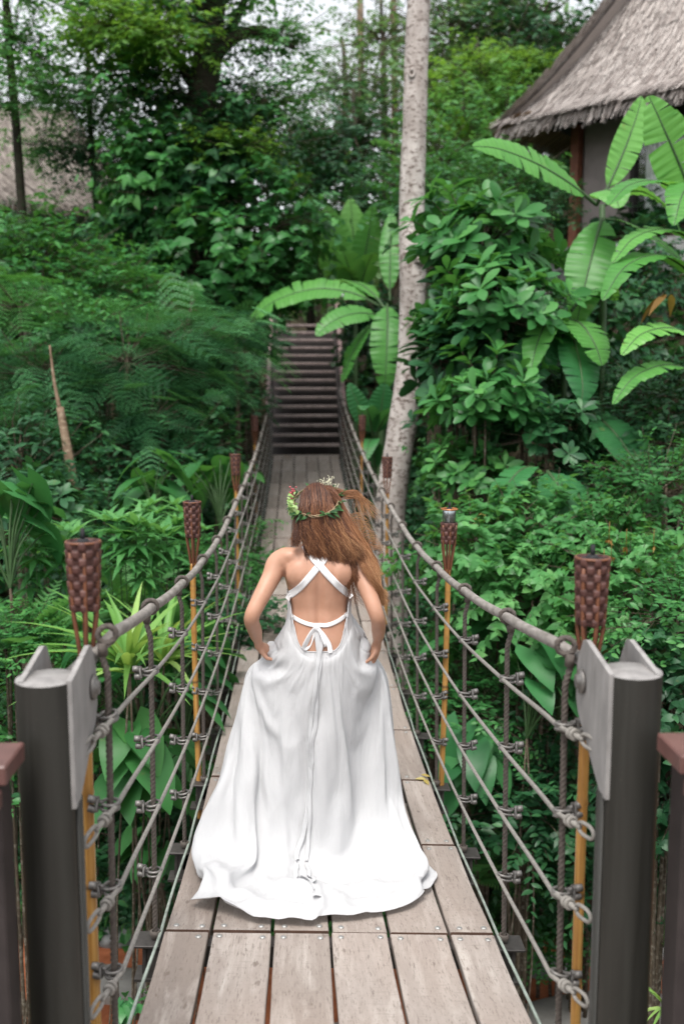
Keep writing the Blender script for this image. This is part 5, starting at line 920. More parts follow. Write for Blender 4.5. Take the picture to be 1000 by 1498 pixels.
-2,8,-27,-1,-1,1,-1,1,0,4,-1,0,-2,2,0,-2,1,0,-1,0,0,-1,0,1,-2,-1,0,1,5,2,-1,-3,-2,1,-5,-1,-3,1,0,0,-2,0,8,-5,-1,5,2,1,3,3,1,1,5,2,-3,-7,-3,-10,1,0,-1,0,0,11,-6,0,-2,-1,0,-7,8,0,6,6,2,-2,0,1,-6,-5,-2,3,-9,0,7,1,0,3,0,1,-7,-1,0,-3,1,-2,-2,0,0,2,6,-1,-5,-9,2,-1,2,-2,-2,0,0,-2,-1,0,-4,0,1,2,-3,-2,1,3,-1,0,-14,7,1,2,-4,-3,-4,9,0,-3,-1,10,1,1,2,-2,37,-9,-2,-13,-2,-1,3,1,-1,1,-1,-1,-6,7,-2,-5,4,2,10,5,1,-10,-1,-1,-1,-1,6,-3,-12,-2,20,13,0,3,7,14,13,1,9,5,1,-4,-1,-3,-7,-11,-7,-7,-2,-9,0,-8,5,0,-10,1,3,14,5,-10,-1,5,-4,-14,1,2,-1,3,1,-1,0,1,8,1,-7,-8,0,2,3,-7,1,-3,15,5,-12,1,1,2,-5,4,-9,-15,-3,-5,-3,3,-2,0,5,-3,0,7,-2,10,5,1,0,2,0,-3,3,0,-2,1,0,-1,1,1,-2,0,1,-1,0,0,1,2,2,7,3,3,-4,0,-2,-10,-4,-1,-1,4,0,2,-5,-1,1,1,0,2,6,0,0,-2,0,2,-5,-1,8,0,1,3,8,4,0,-1,-1,0,1,-1,-1,-3,-1,1,0,1,-12,-1,-3,5,4,2,0,2,1,1,-2,-2,0,-1,-1,1,1,2,-1,0,0,-1,-2,-2,0,-1,0,0,2,0,-1,0,1,0,-3,-1,-1,0,-1,-1,1,1,
-2,8,-26,0,0,-1,-3,-1,1,4,1,-1,0,0,1,-2,3,0,-1,-1,1,-1,0,-1,-2,-2,0,-1,3,2,0,-2,-1,0,-3,-1,-2,1,1,2,-4,-1,7,-2,-1,5,2,1,2,4,1,0,1,1,-6,-8,-2,-7,6,1,3,-5,0,9,-3,0,-6,0,-1,-4,8,1,4,4,2,-2,1,-1,-5,-7,-1,6,-8,0,6,2,1,-1,0,-1,-2,-1,0,-5,1,-1,-3,1,0,1,-1,-1,0,5,0,0,-7,-1,-12,0,5,9,-3,-2,-8,1,2,2,-1,-5,-1,-6,2,3,3,-3,-2,-10,9,2,-1,4,3,-6,26,-3,3,-2,-4,3,9,4,-3,2,-1,-4,-10,9,0,4,-11,1,-8,11,-4,-5,-2,1,6,-1,1,1,-2,10,0,-2,-2,-8,13,-6,-8,7,-2,3,2,1,11,0,1,2,-11,0,-6,-18,8,0,7,3,20,9,-11,-11,5,-4,-8,-1,2,6,2,4,11,0,1,-6,6,-4,-10,-2,1,9,-4,1,-6,-7,3,-1,5,-6,1,4,-3,-12,2,2,13,-1,1,-5,1,6,-21,-10,-4,4,4,7,-8,-3,1,-2,4,11,-4,5,3,0,0,2,1,-3,2,0,-4,2,0,0,1,1,-2,2,1,0,0,1,2,2,2,-4,2,0,8,0,1,-11,-4,-3,-3,4,2,1,-5,-2,0,-1,0,2,6,1,2,1,-1,1,-6,-1,7,-1,0,6,7,3,-1,0,0,-1,2,1,0,-3,-2,0,0,0,-5,-2,-1,-1,4,1,1,3,1,0,-1,-1,1,-2,-1,0,0,0,0,1,0,-1,-2,-1,-2,0,0,1,1,1,0,0,-1,-1,-2,-1,0,-2,0,-2,1,0,
-2,8,-27,-1,0,1,-2,0,-1,3,-1,0,-1,1,1,0,2,1,-2,0,0,-1,0,0,-1,-1,0,-1,1,0,0,-2,0,0,-2,-1,-2,0,1,4,-4,-2,7,0,1,4,2,0,1,5,3,-1,-3,-1,-11,-7,-2,-3,8,2,9,-7,-2,6,-1,1,-9,0,-1,1,11,3,-1,1,-1,-2,-3,0,-3,-8,-1,8,-5,0,2,1,0,1,1,1,-4,1,1,-1,-1,-2,-4,3,-1,-1,6,1,-2,-12,1,-7,7,2,5,-4,-2,-6,-3,2,10,-2,-5,-2,-1,-1,-7,-7,5,1,3,-3,0,-9,15,3,-2,22,-3,1,-16,-1,9,24,-4,-6,-3,10,-1,6,-3,-6,-10,5,-2,-5,1,0,0,2,-2,-6,5,2,10,-7,4,1,3,6,-5,12,-4,-15,12,10,-16,-8,-11,5,-3,-6,24,1,0,3,-2,2,-4,-12,-2,-3,-9,4,3,-2,0,-16,6,5,23,6,-6,-4,6,0,-13,1,4,11,1,2,13,4,-6,-14,-1,1,-6,2,-1,3,1,-1,-6,-1,0,15,3,0,-1,-2,3,-16,-11,-3,-7,1,4,-3,-4,-1,-2,0,4,-3,8,13,-6,4,3,1,-2,0,0,-5,3,-1,-2,3,0,0,2,1,-2,1,0,-1,0,2,-2,3,1,9,-1,0,-2,0,0,-5,-6,-1,-7,8,1,2,-3,-1,1,-2,-1,0,4,1,2,2,1,1,-5,-3,5,-2,1,7,6,3,0,2,1,-1,0,-1,0,-2,-1,0,0,0,-2,-1,0,-5,2,-2,2,4,2,-1,-1,0,1,-2,-1,1,1,0,-3,1,1,1,-2,-1,-1,-2,-2,1,2,1,-1,1,1,0,-4,-1,-1,0,0,-1,1,0,
-2,8,-26,-1,0,-1,-3,0,1,4,-1,0,-1,0,-1,0,4,2,-2,0,-1,-1,0,1,-1,0,0,0,-1,0,-1,-2,-1,0,-2,0,-1,-1,0,4,-3,-1,6,-1,0,4,4,2,0,5,1,-4,-9,-2,-10,-1,2,4,5,-1,8,-6,-1,2,0,1,-11,3,-1,4,8,2,0,-1,0,-5,-3,-1,0,-7,0,7,-3,0,2,-1,0,-2,0,1,-12,6,2,7,-2,-2,-3,0,-2,-3,-2,1,-1,6,1,4,-12,0,-4,3,-2,8,-3,1,-15,5,2,10,-2,-3,-5,-5,0,-2,-8,10,5,-3,18,-7,-1,5,-4,-1,-8,3,-2,2,3,5,-9,2,3,6,2,-1,20,4,-9,-11,7,1,-2,-1,5,12,6,-3,0,-4,0,1,0,-6,-17,1,1,7,2,2,-13,13,9,-18,-5,-3,5,-4,0,2,-7,-8,19,-4,0,3,6,3,0,-1,1,-1,2,-1,-16,1,-1,-3,-6,1,3,-2,2,2,3,4,13,6,-1,10,6,-4,-3,-5,0,1,3,2,-8,2,-2,4,4,-2,-3,-3,1,-6,-14,0,-11,-4,-4,3,3,3,1,6,10,-11,7,10,-8,-1,1,-1,-1,2,1,-7,2,-1,1,1,1,-1,5,-1,-3,1,2,-1,1,0,0,3,2,4,0,0,1,-3,0,-3,-5,-1,-9,4,1,1,2,0,1,-2,0,-1,0,-1,4,6,0,0,-6,-1,3,-2,0,9,4,3,1,5,1,0,0,0,-1,-2,-2,-1,-1,0,1,2,1,-8,-2,-2,2,5,1,1,-2,-1,0,0,0,1,-1,1,-5,2,0,3,-2,-1,-2,-2,-1,1,2,1,0,1,0,0,-4,-2,-1,0,0,-1,1,0,
-1,9,-27,-2,0,1,-4,-1,0,3,0,-1,1,-2,0,1,5,1,-2,0,1,-1,0,0,-2,0,0,-1,-1,0,0,-3,-1,0,-2,0,0,-1,0,4,-2,-1,7,1,0,2,3,2,1,3,1,-16,-12,1,4,7,2,5,-8,-4,5,3,-1,-2,0,0,-8,5,1,4,8,2,-2,-4,1,-3,-4,-4,1,-7,0,7,-1,1,1,0,0,-1,-3,4,-9,7,-3,-1,2,-1,2,4,0,-3,-7,2,-1,-2,-2,5,-5,2,0,-2,-2,0,1,-2,5,-7,5,-12,7,-4,6,-1,0,-3,-9,11,3,2,7,-11,-5,-5,0,0,22,0,2,0,9,-6,-11,2,2,-10,4,2,-6,-9,-5,10,-2,2,8,10,10,5,-4,-7,11,16,-2,-7,-2,-5,3,-8,-4,-9,-1,2,6,3,2,-7,7,4,-20,2,-2,1,-14,5,25,21,2,-9,-8,-7,-1,-7,1,15,1,-4,-2,0,1,-19,4,3,9,0,-1,0,-5,1,-14,0,2,-7,0,-1,14,-2,0,14,-1,-1,8,9,2,-15,-1,-1,-10,-6,0,-1,-5,-5,8,3,5,-13,4,5,-7,5,4,-3,6,4,2,-3,4,-2,-1,4,-2,-10,0,-1,2,3,0,-1,4,1,-3,0,1,-1,1,1,2,2,1,6,-1,0,-2,1,-1,-2,-6,0,-9,3,0,0,2,0,2,0,-1,-2,-2,1,2,5,1,1,-2,-1,4,-2,-1,7,0,1,3,6,3,-1,1,-1,0,-2,0,-1,-1,-1,3,3,2,-7,-3,-3,0,4,2,-1,0,-1,0,-1,0,1,-2,-1,-3,3,0,1,-2,-1,-1,-3,0,1,2,0,-1,2,1,0,-2,0,1,-2,-2,-3,0,1,
3,11,-22,-6,2,-1,-3,-6,-3,3,1,0,3,4,2,1,2,2,-6,-3,-3,-1,0,0,0,1,0,-2,-2,0,1,-3,-1,0,-1,-1,-1,-2,0,7,-3,0,4,2,1,2,5,1,-1,-4,0,-19,-8,2,2,4,1,15,1,-3,5,-1,1,-11,0,-2,-3,6,1,4,6,2,-1,-5,-2,-5,-4,0,5,-7,0,4,-2,0,0,-2,1,0,0,0,-2,3,1,-8,9,-1,0,-3,-1,-3,7,3,6,-16,0,-4,0,0,12,-5,-2,-10,3,0,17,-9,3,-4,4,-3,-17,-3,4,8,0,8,-6,-5,-1,10,2,-3,-16,0,18,12,-5,-1,0,5,19,3,-3,-8,0,1,-28,-4,3,-8,9,-5,20,10,-3,-6,-12,-1,7,1,-1,14,-4,2,-6,0,-5,-1,3,4,9,-4,0,-13,9,2,-13,-7,-3,17,-4,1,6,-2,-4,-9,11,1,-2,7,4,8,-14,-3,-11,0,4,12,1,0,-10,1,1,14,7,-1,-3,-1,-2,-5,-3,6,7,9,3,-16,-19,4,-4,5,-5,-3,4,-3,-7,3,1,0,8,13,15,-5,-7,-7,2,-1,-10,6,3,2,2,-2,5,1,1,-1,-8,8,-8,-11,1,-5,3,5,1,-1,5,1,-3,1,-1,-3,2,2,3,1,1,3,0,0,1,0,0,-1,-5,-2,-9,-2,1,-2,6,1,2,-2,-1,-1,-1,0,2,4,0,1,-1,-1,2,-2,0,7,0,0,5,6,4,-1,0,0,0,0,-1,-1,-1,-1,2,4,3,0,0,-1,-5,0,-2,-1,-1,0,-1,-1,-1,-2,0,0,1,2,1,0,-1,0,-1,-4,-3,1,1,1,4,-4,0,-3,2,-1,-4,1,1,4,-1,3,
-8,14,-22,6,2,0,-3,-8,-5,-1,0,1,3,-1,0,-1,2,0,-1,0,0,-1,2,1,-1,1,1,-1,-2,-1,0,-4,-1,1,-2,0,2,-1,-1,4,-2,0,5,3,1,1,4,2,-7,-9,0,-17,2,4,15,4,-3,9,-1,-1,0,-5,-2,-12,4,1,-2,7,2,7,2,0,-4,-4,0,-1,-17,1,5,4,-3,3,-2,0,0,0,1,-3,2,-1,-2,12,2,-1,-3,-2,-5,-2,0,0,0,-1,-6,-1,2,2,-5,-3,2,-2,2,14,-8,1,2,0,-1,3,-3,4,7,3,1,-11,-10,2,-5,-2,3,-1,3,10,12,2,2,-21,-4,6,3,-2,7,7,2,8,-8,2,-19,6,0,-18,0,-1,10,6,0,12,6,-3,-17,-6,2,5,4,8,26,-6,-2,0,4,-1,3,2,-1,2,-2,-7,-9,-8,-5,-8,12,1,0,-6,3,8,4,2,-17,-13,4,7,9,5,12,-10,-2,0,-1,-4,-3,5,1,-13,1,4,4,-4,0,19,-8,4,4,7,-4,-6,9,5,-22,-4,-1,-17,-22,-3,11,0,-3,6,22,-1,-6,23,11,6,4,0,-7,-6,-9,9,-4,0,-7,-2,4,-9,-8,5,-9,-6,3,-3,5,6,1,-2,5,0,-4,0,1,-3,2,0,5,2,1,2,1,1,-2,0,0,2,-5,-1,-6,-4,-1,-4,8,1,3,-2,0,-3,3,1,0,-3,-1,3,1,0,0,0,-1,7,-3,1,7,6,2,0,2,0,-1,-1,0,2,-1,1,-3,1,-1,2,3,3,-5,0,-3,-2,0,-1,-1,-1,-1,-2,0,0,3,2,3,-1,-3,-3,-2,-3,-1,1,1,0,2,-3,0,6,-6,1,-6,5,0,-2,9,2,
5,10,-20,-2,-2,-2,-7,0,-4,-1,1,0,2,1,0,-2,-4,-1,0,3,1,-1,3,1,0,0,1,-1,-5,-2,-1,0,0,1,-2,-1,5,-3,0,2,0,0,5,4,2,-1,-1,0,-14,-11,1,-3,2,1,10,4,-3,7,3,2,-3,-5,0,-13,16,6,5,-2,-2,-1,-4,-2,-2,3,1,7,-15,-2,5,-2,-2,-2,-1,1,1,-1,0,-9,7,1,3,10,2,-8,0,1,5,1,-4,-1,-8,-2,1,-6,-1,1,-2,0,-5,-2,2,6,-2,1,5,1,-3,11,-8,23,11,-2,6,-3,0,-8,-9,-4,-1,-12,-3,3,14,4,5,5,3,-5,-9,-2,-5,-27,-1,4,8,-1,4,-5,4,9,-3,3,-18,11,-10,9,12,0,-9,-11,5,18,7,-5,3,2,5,-14,-7,-7,4,2,-1,4,-2,-2,-4,8,-1,3,6,1,0,0,6,-3,-11,2,6,6,-2,3,-10,-1,-9,6,1,3,0,-3,-4,1,4,1,-3,1,10,-9,8,-3,6,-5,12,-3,3,3,12,-2,1,-10,-2,-20,-16,3,-8,-1,-1,-3,7,-1,-6,24,-2,8,17,6,5,-1,4,0,-14,-2,-17,-7,1,-6,-4,1,-3,1,5,-1,3,6,-1,1,5,1,-7,-1,1,-2,5,4,8,-2,0,-1,1,-2,-1,1,0,1,-2,0,-5,-7,-1,-6,5,1,5,1,-2,-3,3,1,0,-4,-1,1,3,0,0,1,1,6,-4,-1,8,4,3,0,3,1,-1,-1,-1,1,-1,0,-1,-1,0,0,3,0,-2,1,0,-2,0,-1,-2,0,0,-5,-1,0,6,3,0,-1,-2,-1,-2,-5,-2,1,1,1,-5,3,1,4,-3,0,4,3,1,0,5,2,
5,4,-24,-4,-9,-2,-1,9,0,-6,4,0,3,0,0,-1,1,0,-2,-1,0,1,5,2,-2,-1,-1,1,-9,-2,-1,1,0,2,0,1,4,-3,-1,3,-2,1,-1,0,2,-7,-7,3,-13,9,5,11,-6,-7,1,6,-2,11,-2,3,-6,7,0,-6,9,2,5,-10,2,-10,-1,-3,0,2,-1,13,-4,-3,5,-7,1,-4,-1,-1,-6,-5,2,-5,-4,9,1,10,-7,-5,13,5,5,-2,-5,-1,-10,-4,3,-2,2,12,-4,0,4,-3,3,-12,2,-5,-3,-3,3,17,-8,10,7,3,21,-3,0,4,1,2,-6,-2,-1,-16,-9,-3,1,8,0,3,-23,4,-13,-12,0,1,2,-4,6,2,1,21,18,4,10,-2,-8,-11,-10,1,5,4,-2,-8,3,-7,-11,-3,4,8,7,1,-3,-3,-3,2,-4,-2,-1,5,0,8,2,1,-9,-1,3,-8,2,2,3,-6,0,16,5,-1,-5,-6,2,-12,8,4,13,-5,4,16,4,-2,-11,3,0,-26,3,-2,-3,-1,-1,20,0,-4,3,-14,1,-2,-6,2,-8,10,2,-11,6,0,3,15,6,10,7,0,8,3,5,-7,-7,3,-1,-18,-6,-19,-6,-1,-5,6,8,-1,-3,3,0,3,5,2,-5,-10,1,-2,8,-1,2,12,4,7,-7,-3,-4,2,-1,2,0,0,-6,-7,0,-4,2,0,2,3,0,-1,3,1,-1,-5,-1,1,3,0,0,2,0,4,-2,-1,10,1,2,1,4,2,0,-1,-1,-1,0,-1,-2,-3,-1,2,2,2,-2,5,1,-5,-2,-2,1,0,0,1,-1,0,0,2,0,-2,0,0,-1,-5,-2,-1,0,0,2,1,1,3,-2,-1,-2,5,3,-2,3,1,
1,4,-27,2,-3,1,2,3,0,-9,3,1,0,2,-1,-1,-2,0,-1,0,0,-1,2,1,0,-1,0,2,-8,-2,0,2,1,6,0,1,6,-1,1,-1,0,-1,-6,-7,1,-15,-4,8,-6,14,10,21,2,-14,-3,-6,-2,0,5,0,-6,9,6,11,-16,-4,-9,4,-5,0,3,0,-4,-4,1,13,5,4,8,-12,-1,-10,-2,-2,-11,-4,3,-4,-1,2,3,1,1,7,19,-3,-7,5,1,4,-14,-3,3,-8,-2,-2,-1,1,12,-1,0,6,-7,9,-4,0,-2,8,3,8,5,-1,8,-5,-1,5,-2,1,8,12,7,-10,-12,-5,-7,-3,-5,-11,-12,-4,-6,-5,1,11,-7,-5,13,10,1,-2,11,11,18,-20,-3,-12,1,-2,4,8,-5,-21,1,-6,6,2,2,-5,-3,1,10,-4,1,6,2,-4,-2,-1,1,6,7,3,-19,5,3,10,-10,-5,4,6,2,3,5,4,-1,-2,-1,-9,-8,7,2,9,-9,-4,-14,2,-11,11,1,8,8,2,-12,-1,-1,3,-7,-1,9,-13,0,4,20,0,-2,7,1,6,-2,0,0,-1,4,2,7,6,2,-3,0,-16,6,3,1,-19,-7,-1,-18,-5,-1,5,6,-8,0,7,-5,1,2,-2,4,7,2,7,7,4,-3,-1,-1,-3,0,-2,3,2,0,0,0,-1,-3,-8,-2,-6,2,0,1,2,0,1,6,2,0,-1,0,-1,-3,-1,1,1,0,1,0,0,12,-1,1,1,4,1,0,1,0,0,-2,0,-1,1,0,-1,-2,-1,1,4,2,-3,2,1,-3,0,-2,-3,-2,-2,5,-1,2,-4,2,1,6,2,4,-7,-8,-3,6,1,-4,-3,0,-1,-1,5,2,0,2,3,
-5,4,-23,10,1,-1,10,0,13,-5,-1,-8,-13,3,-7,-1,2,0,-2,-2,-1,-1,1,0,0,-3,0,0,-2,1,3,-10,1,-11,7,3,14,2,-3,7,-1,1,-23,-7,9,-1,16,5,3,-11,-10,5,5,2,10,10,0,-11,-4,-3,-4,-1,1,13,-8,-2,2,9,2,-6,-7,-1,0,0,-3,9,-4,1,1,-3,1,-2,-3,1,-16,-5,2,-3,2,2,12,1,-1,1,16,-1,-7,1,-1,8,-15,-2,3,-5,-2,-6,-1,1,0,1,-1,11,-1,6,12,-8,24,-10,-4,-10,6,5,-10,5,3,5,-1,-1,2,7,4,13,-13,-5,-18,-12,-2,-7,-1,-5,5,-14,1,10,5,-1,8,14,-2,-4,1,1,10,-18,9,3,-4,-6,-9,12,-2,-14,-6,5,4,14,-10,12,0,6,-10,1,-3,11,-6,2,4,-4,-1,-11,-8,8,-17,4,0,17,6,-3,-1,4,-6,-16,-2,4,22,11,5,14,-14,-3,-19,3,-7,-7,9,-1,2,4,1,9,-5,6,-4,6,1,-10,-4,3,2,-16,-1,9,22,-2,4,3,0,-2,-1,2,1,-6,-1,-13,8,5,8,5,3,1,-17,-8,-10,-12,-6,15,-4,1,-6,-5,4,-10,1,4,-7,1,4,-2,4,7,-1,14,11,2,-5,10,3,-7,-9,-6,11,5,4,-3,-1,-5,-3,-6,-2,-7,-3,2,2,5,-2,0,3,1,0,-1,-1,-1,2,1,2,-1,-1,0,1,0,10,-4,0,4,5,3,-1,0,-1,0,0,-1,1,1,1,-1,1,1,-2,-1,-1,-2,3,4,-5,4,16,11,-11,-9,-7,4,-11,3,0,2,-1,6,2,4,-7,2,-10,-2,-8,2,1,0,-3,3,1,2,-4,-1,
6,9,-24,-2,-6,14,5,-6,1,-21,-12,-8,-1,7,-6,6,11,-3,0,2,0,0,3,0,-1,-4,-1,-1,0,3,5,-5,-2,-1,0,-2,-16,-3,11,-4,-1,5,6,-4,1,2,0,3,0,6,-13,9,-9,1,-1,25,0,4,-6,-3,-4,-6,7,-7,8,-5,21,1,24,-3,-15,-16,-9,3,-7,-16,0,7,9,0,-8,-2,-2,2,-4,0,2,-4,-5,-1,6,8,5,14,-3,-12,1,1,0,-2,-1,2,3,-5,-2,3,-3,-1,-9,-4,7,14,-2,6,15,2,10,-10,-6,1,-20,-3,-8,26,7,3,0,9,11,2,-9,-1,-6,-2,-9,-32,-1,0,18,-8,-2,-17,3,-3,9,3,26,2,0,9,10,-6,-10,-13,24,10,11,-7,-3,-1,-3,3,3,-6,-36,-1,-7,29,3,5,-30,-13,2,9,3,-2,15,12,-1,-36,-10,9,24,-20,-3,1,13,-1,3,-7,3,-15,20,-8,-4,8,-2,12,-27,-1,-5,10,-3,-3,14,1,15,-1,1,4,-3,3,-2,-17,10,-28,19,-6,9,1,12,15,9,-13,4,1,0,-4,0,1,-3,4,0,2,-3,0,-11,-15,-6,1,-6,-3,11,-1,4,7,-4,0,3,-5,1,-5,-4,2,-10,-1,2,-5,5,13,-9,10,13,-5,-2,-7,7,-3,19,-1,9,-10,-4,-6,10,5,4,-11,-8,-19,4,9,9,-4,-7,3,4,-2,2,2,-1,-3,-4,1,1,0,-1,0,4,1,14,-7,0,1,6,2,-1,-1,-2,-3,-1,0,5,1,3,-2,2,-1,-3,-1,-3,-5,-4,2,4,10,18,4,-28,-6,-5,11,-12,-6,15,17,8,0,-13,1,-11,-2,3,-9,16,-15,23,-5,12,-3,-3,-5,-14,-12,
]
DRAPE = np.cumsum(np.cumsum(np.array(GOWN_D).reshape(*GOWN_N, 3), 1), 0) * .001
# ================================================================== the bride
t = NT('tanned_skin'); nz = t.noise(t.coord(), 14, 3); n2 = t.noise(t.coord(), 130, 3)
t.set(t.ramp(nz, [(.3, (.40, .212, .138)), (.7, (.475, .262, .178))]), .46, 0, .4)
t.b.inputs['Subsurface Weight'].default_value = .12; t.b.inputs['Subsurface Radius'].default_value = (.012, .005, .003)
t.bump(n2, .08, .002); M['skin'] = t.m
t = NT('white_crepe')
w1 = t.noise(t.coord((1, 1, 1)), 420, 2); w2 = t.noise(t.coord((1.2, .6, .6)), 16, 5, .6); w3 = t.noise(t.coord((2.2, .5, .35)), 9, 4, .6, 1.2)
t.set((.565, .565, .572), .95, 0, .04)
t.bump(t.math('ADD', t.math('MULTIPLY', w1, .10), t.math('ADD', t.math('MULTIPLY', w2, .5), t.math('MULTIPLY', w3, .9))), .46, .016)
tr = t.n('ShaderNodeBsdfTranslucent'); tr.inputs[0].default_value = (.80, .81, .81, 1)
mx = t.n('ShaderNodeMixShader'); mx.inputs[0].default_value = .14
t.l(t.b.outputs[0], mx.inputs[1]); t.l(tr.outputs[0], mx.inputs[2]); t.l(mx.outputs[0], t.out.inputs[0]); M['dress'] = t.m
t = NT('white_satin_ribbon'); t.set((.76, .75, .75), .5, 0, .35); M['ribbon'] = t.m
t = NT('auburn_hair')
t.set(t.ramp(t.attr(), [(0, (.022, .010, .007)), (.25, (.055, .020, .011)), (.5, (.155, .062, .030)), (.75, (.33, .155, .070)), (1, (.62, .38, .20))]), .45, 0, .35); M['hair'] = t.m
M['leafy'] = mat_leaf('wreath_leaf', (.02, .06, .025), (.05, .14, .05), (.12, .26, .08))
M['bloom'] = mat_leaf('pale_green_bloom', (.18, .32, .08), (.30, .46, .16), (.50, .62, .32), .5)
M['berry'] = mat_flat('dusty_red_berry', (.42, .09, .10), .5, 0, .3, 50)
M['twig'] = mat_flat('dry_twig', (.27, .20, .12), .8)
M['bud'] = mat_flat('cream_bud', (.62, .60, .44), .7)

FX, FY = .076, 4.20
FZ = float(deck_z(FY) + tilt(FY) * 0)
bride = thing('person', 'woman in a white open-back gown and leafy crown walking away along the footbridge', 'person', (FX, FY, FZ))

def rings(mb, rows, n=28):
    """rows of (z, cx, cy, half width, half depth) closed at both ends"""
    a = np.linspace(0, 2 * np.pi, n, endpoint=False)
    G = []
    r0 = rows[0]; r1 = rows[-1]
    for (z, cx, cy, w, d) in [(r0[0], r0[1], r0[2], .002, .002)] + list(rows) + [(r1[0], r1[1], r1[2], .002, .002)]:
        e = .88
        G.append(np.stack([cx + w * np.sign(np.cos(a)) * np.abs(np.cos(a)) ** e, cy + d * np.sign(np.sin(a)) * np.abs(np.sin(a)) ** e, np.full(n, z)], 1))
    mb.grid(np.array(G), wrap=True)

def limb(mb, pts, n=16, m=26):
    q = crv([p[:3] + (p[3],) for p in pts], m)
    mb.tube(q[:, :3], q[:, 3], n)
    mb.ball(q[0, :3], q[0, 3], 12); mb.ball(q[-1, :3], q[-1, 3], 12)

def make_body():
    mb = MB()
    tors = np.array([(.80, 0, .0, .165, .115), (.90, 0, .0, .172, .12), (.98, 0, .0, .152, .108), (1.05, 0, .0, .126, .092), (1.11, 0, .005, .120, .088),
                     (1.17, 0, .008, .130, .096), (1.23, 0, .008, .145, .105), (1.28, .0, .004, .156, .104), (1.325, 0, .002, .150, .088), (1.36, 0, .006, .115, .068), (1.385, 0, .012, .070, .056)])
    zz = np.linspace(.80, 1.385, 34)
    rings(mb, [tuple([z] + [np.interp(z, tors[:, 0], tors[:, k]) for k in (1, 2, 3, 4)]) for z in zz], 36)
    # neck, head with jaw, nose, chin, ears
    limb(mb, [(0, .012, 1.34, .058), (0, .022, 1.41, .050), (-.004, .036, 1.455, .050)])
    hc = np.array([-.008, .055, 1.512])
    mb.ball(hc, (.070, .090, .102), 24)
    mb.ball(hc + [0, .035, -.055], (.054, .060, .062), 20)
    limb(mb, [tuple(hc + [0, .088, .012]) + (.009,), tuple(hc + [0, .108, -.022]) + (.012,)], 10, 6)
    mb.ball(hc + [0, .078, -.10], (.022, .018, .018), 12)
    mb.ball(hc + [0, .092, -.058], (.022, .012, .007), 12)
    mb.ball(hc + [0, .092, -.070], (.020, .011, .007), 12)
    for s in (-1, 1): mb.ball(hc + [s * .076, .005, -.012], (.010, .018, .030), 12)
    # shoulders and arms
    AR = {-1: [(-.140, .0, 1.315, .058), (-.178, -.004, 1.300, .054), (-.205, -.035, 1.245, .046), (-.245, -.085, 1.175, .041), (-.279, -.120, 1.112, .037), (-.285, -.108, 1.075, .036), (-.276, -.062, 1.03, .035), (-.270, -.022, .990, .030), (-.264, .004, .958, .0225), (-.260, .02, .935, .025)],
          1: [(.130, .0, 1.315, .057), (.160, -.004, 1.300, .053), (.182, -.035, 1.245, .045), (.212, -.085, 1.175, .040), (.237, -.120, 1.105, .036), (.247, -.105, 1.065, .035), (.252, -.06, 1.02, .034), (.254, -.022, .985, .030), (.252, .004, .953, .0225), (.250, .02, .930, .025)]}
    for s in (-1, 1):
        limb(mb, [AR[s][0]] + [q_[:3] + (q_[3] * .90,) for q_ in AR[s][1:]], 18, 60)
        # scapula / deltoid fullness
        mb.ball((s * .085, -.060, 1.265), (.058, .036, .062), 18)
        mb.ball((s * .118, -.012, 1.335), (.06, .05, .038), 16)
    # hands: palm, thumb and four bent fingers gathering the skirt
    for s, w in ((-1, np.array([-.260, .020, .938])), (1, np.array([.250, .020, .932]))):
        inw = -s
        dn = np.array([inw * .55, .38, -.62]); dn /= np.linalg.norm(dn)
        if s > 0: dn = np.array([-.18, .30, -.9]); dn /= np.linalg.norm(dn)
        side = np.array([0, -.85, -.5]) if s < 0 else np.array([-.15, -.9, -.25]); side -= dn * side.dot(dn); side /= np.linalg.norm(side)
        palmn = np.cross(side, dn)
        if palmn[0] * inw < 0: palmn = -palmn
        pc = w + dn * .045
        limb(mb, [tuple(w + dn * .01) + (.023,), tuple(w + dn * .04 + side * .012) + (.022,), tuple(w + dn * .072 + side * .014) + (.0165,)], 12, 8)
        limb(mb, [tuple(w + dn * .02) + (.022,), tuple(w + dn * .04 - side * .014) + (.0215,), tuple(w + dn * .07 - side * .016) + (.0165,)], 12, 8)
        for k, (o_, L) in enumerate(((.030, .066), (.010, .075), (-.011, .070), (-.031, .055))):
            b = w + dn * .072 + side * o_
            q1 = b + dn * L * .42 + palmn * L * .10
            q2 = q1 + dn * L * .10 + palmn * L * .36
            q3 = q2 - dn * L * .18 + palmn * L * .16
            limb(mb, [tuple(b) + (.0095,), tuple(q1) + (.0088,), tuple(q2) + (.0080,), tuple(q3) + (.0068,)], 9, 12)
        b = w + dn * .022 + side * .028
        limb(mb, [tuple(b) + (.0125,), tuple(b + side * .026 + dn * .018 + palmn * .012) + (.0105,), tuple(b + side * .030 + dn * .042 + palmn * .030) + (.0085,)], 10, 10)
    # legs mid stride, hidden by the gown
    limb(mb, [(-.085, .0, .84, .09), (-.09, .03, .62, .075), (-.085, .07, .44, .052), (-.085, .05, .28, .050), (-.085, .03, .09, .033)], 16, 30)
    limb(mb, [(.085, .0, .84, .09), (.09, .0, .62, .075), (.085, .02, .44, .052), (.085, .0, .28, .050), (.085, -.01, .10, .033)], 16, 30)
    limb(mb, [(-.085, .02, .045, .034), (-.085, .10, .035, .032), (-.085, .17, .024, .022)], 12, 10)
    limb(mb, [(.085, -.02, .045, .034), (.085, .06, .035, .032), (.085, .13, .024, .022)], 12, 10)
    me = mb.mesh('body', M['skin'])
    o = link('body', me, bride)
    m = o.modifiers.new('r', 'REMESH'); m.mode = 'VOXEL'; m.voxel_size = .0062
    m = o.modifiers.new('s', 'SMOOTH'); m.factor = .5; m.iterations = 7
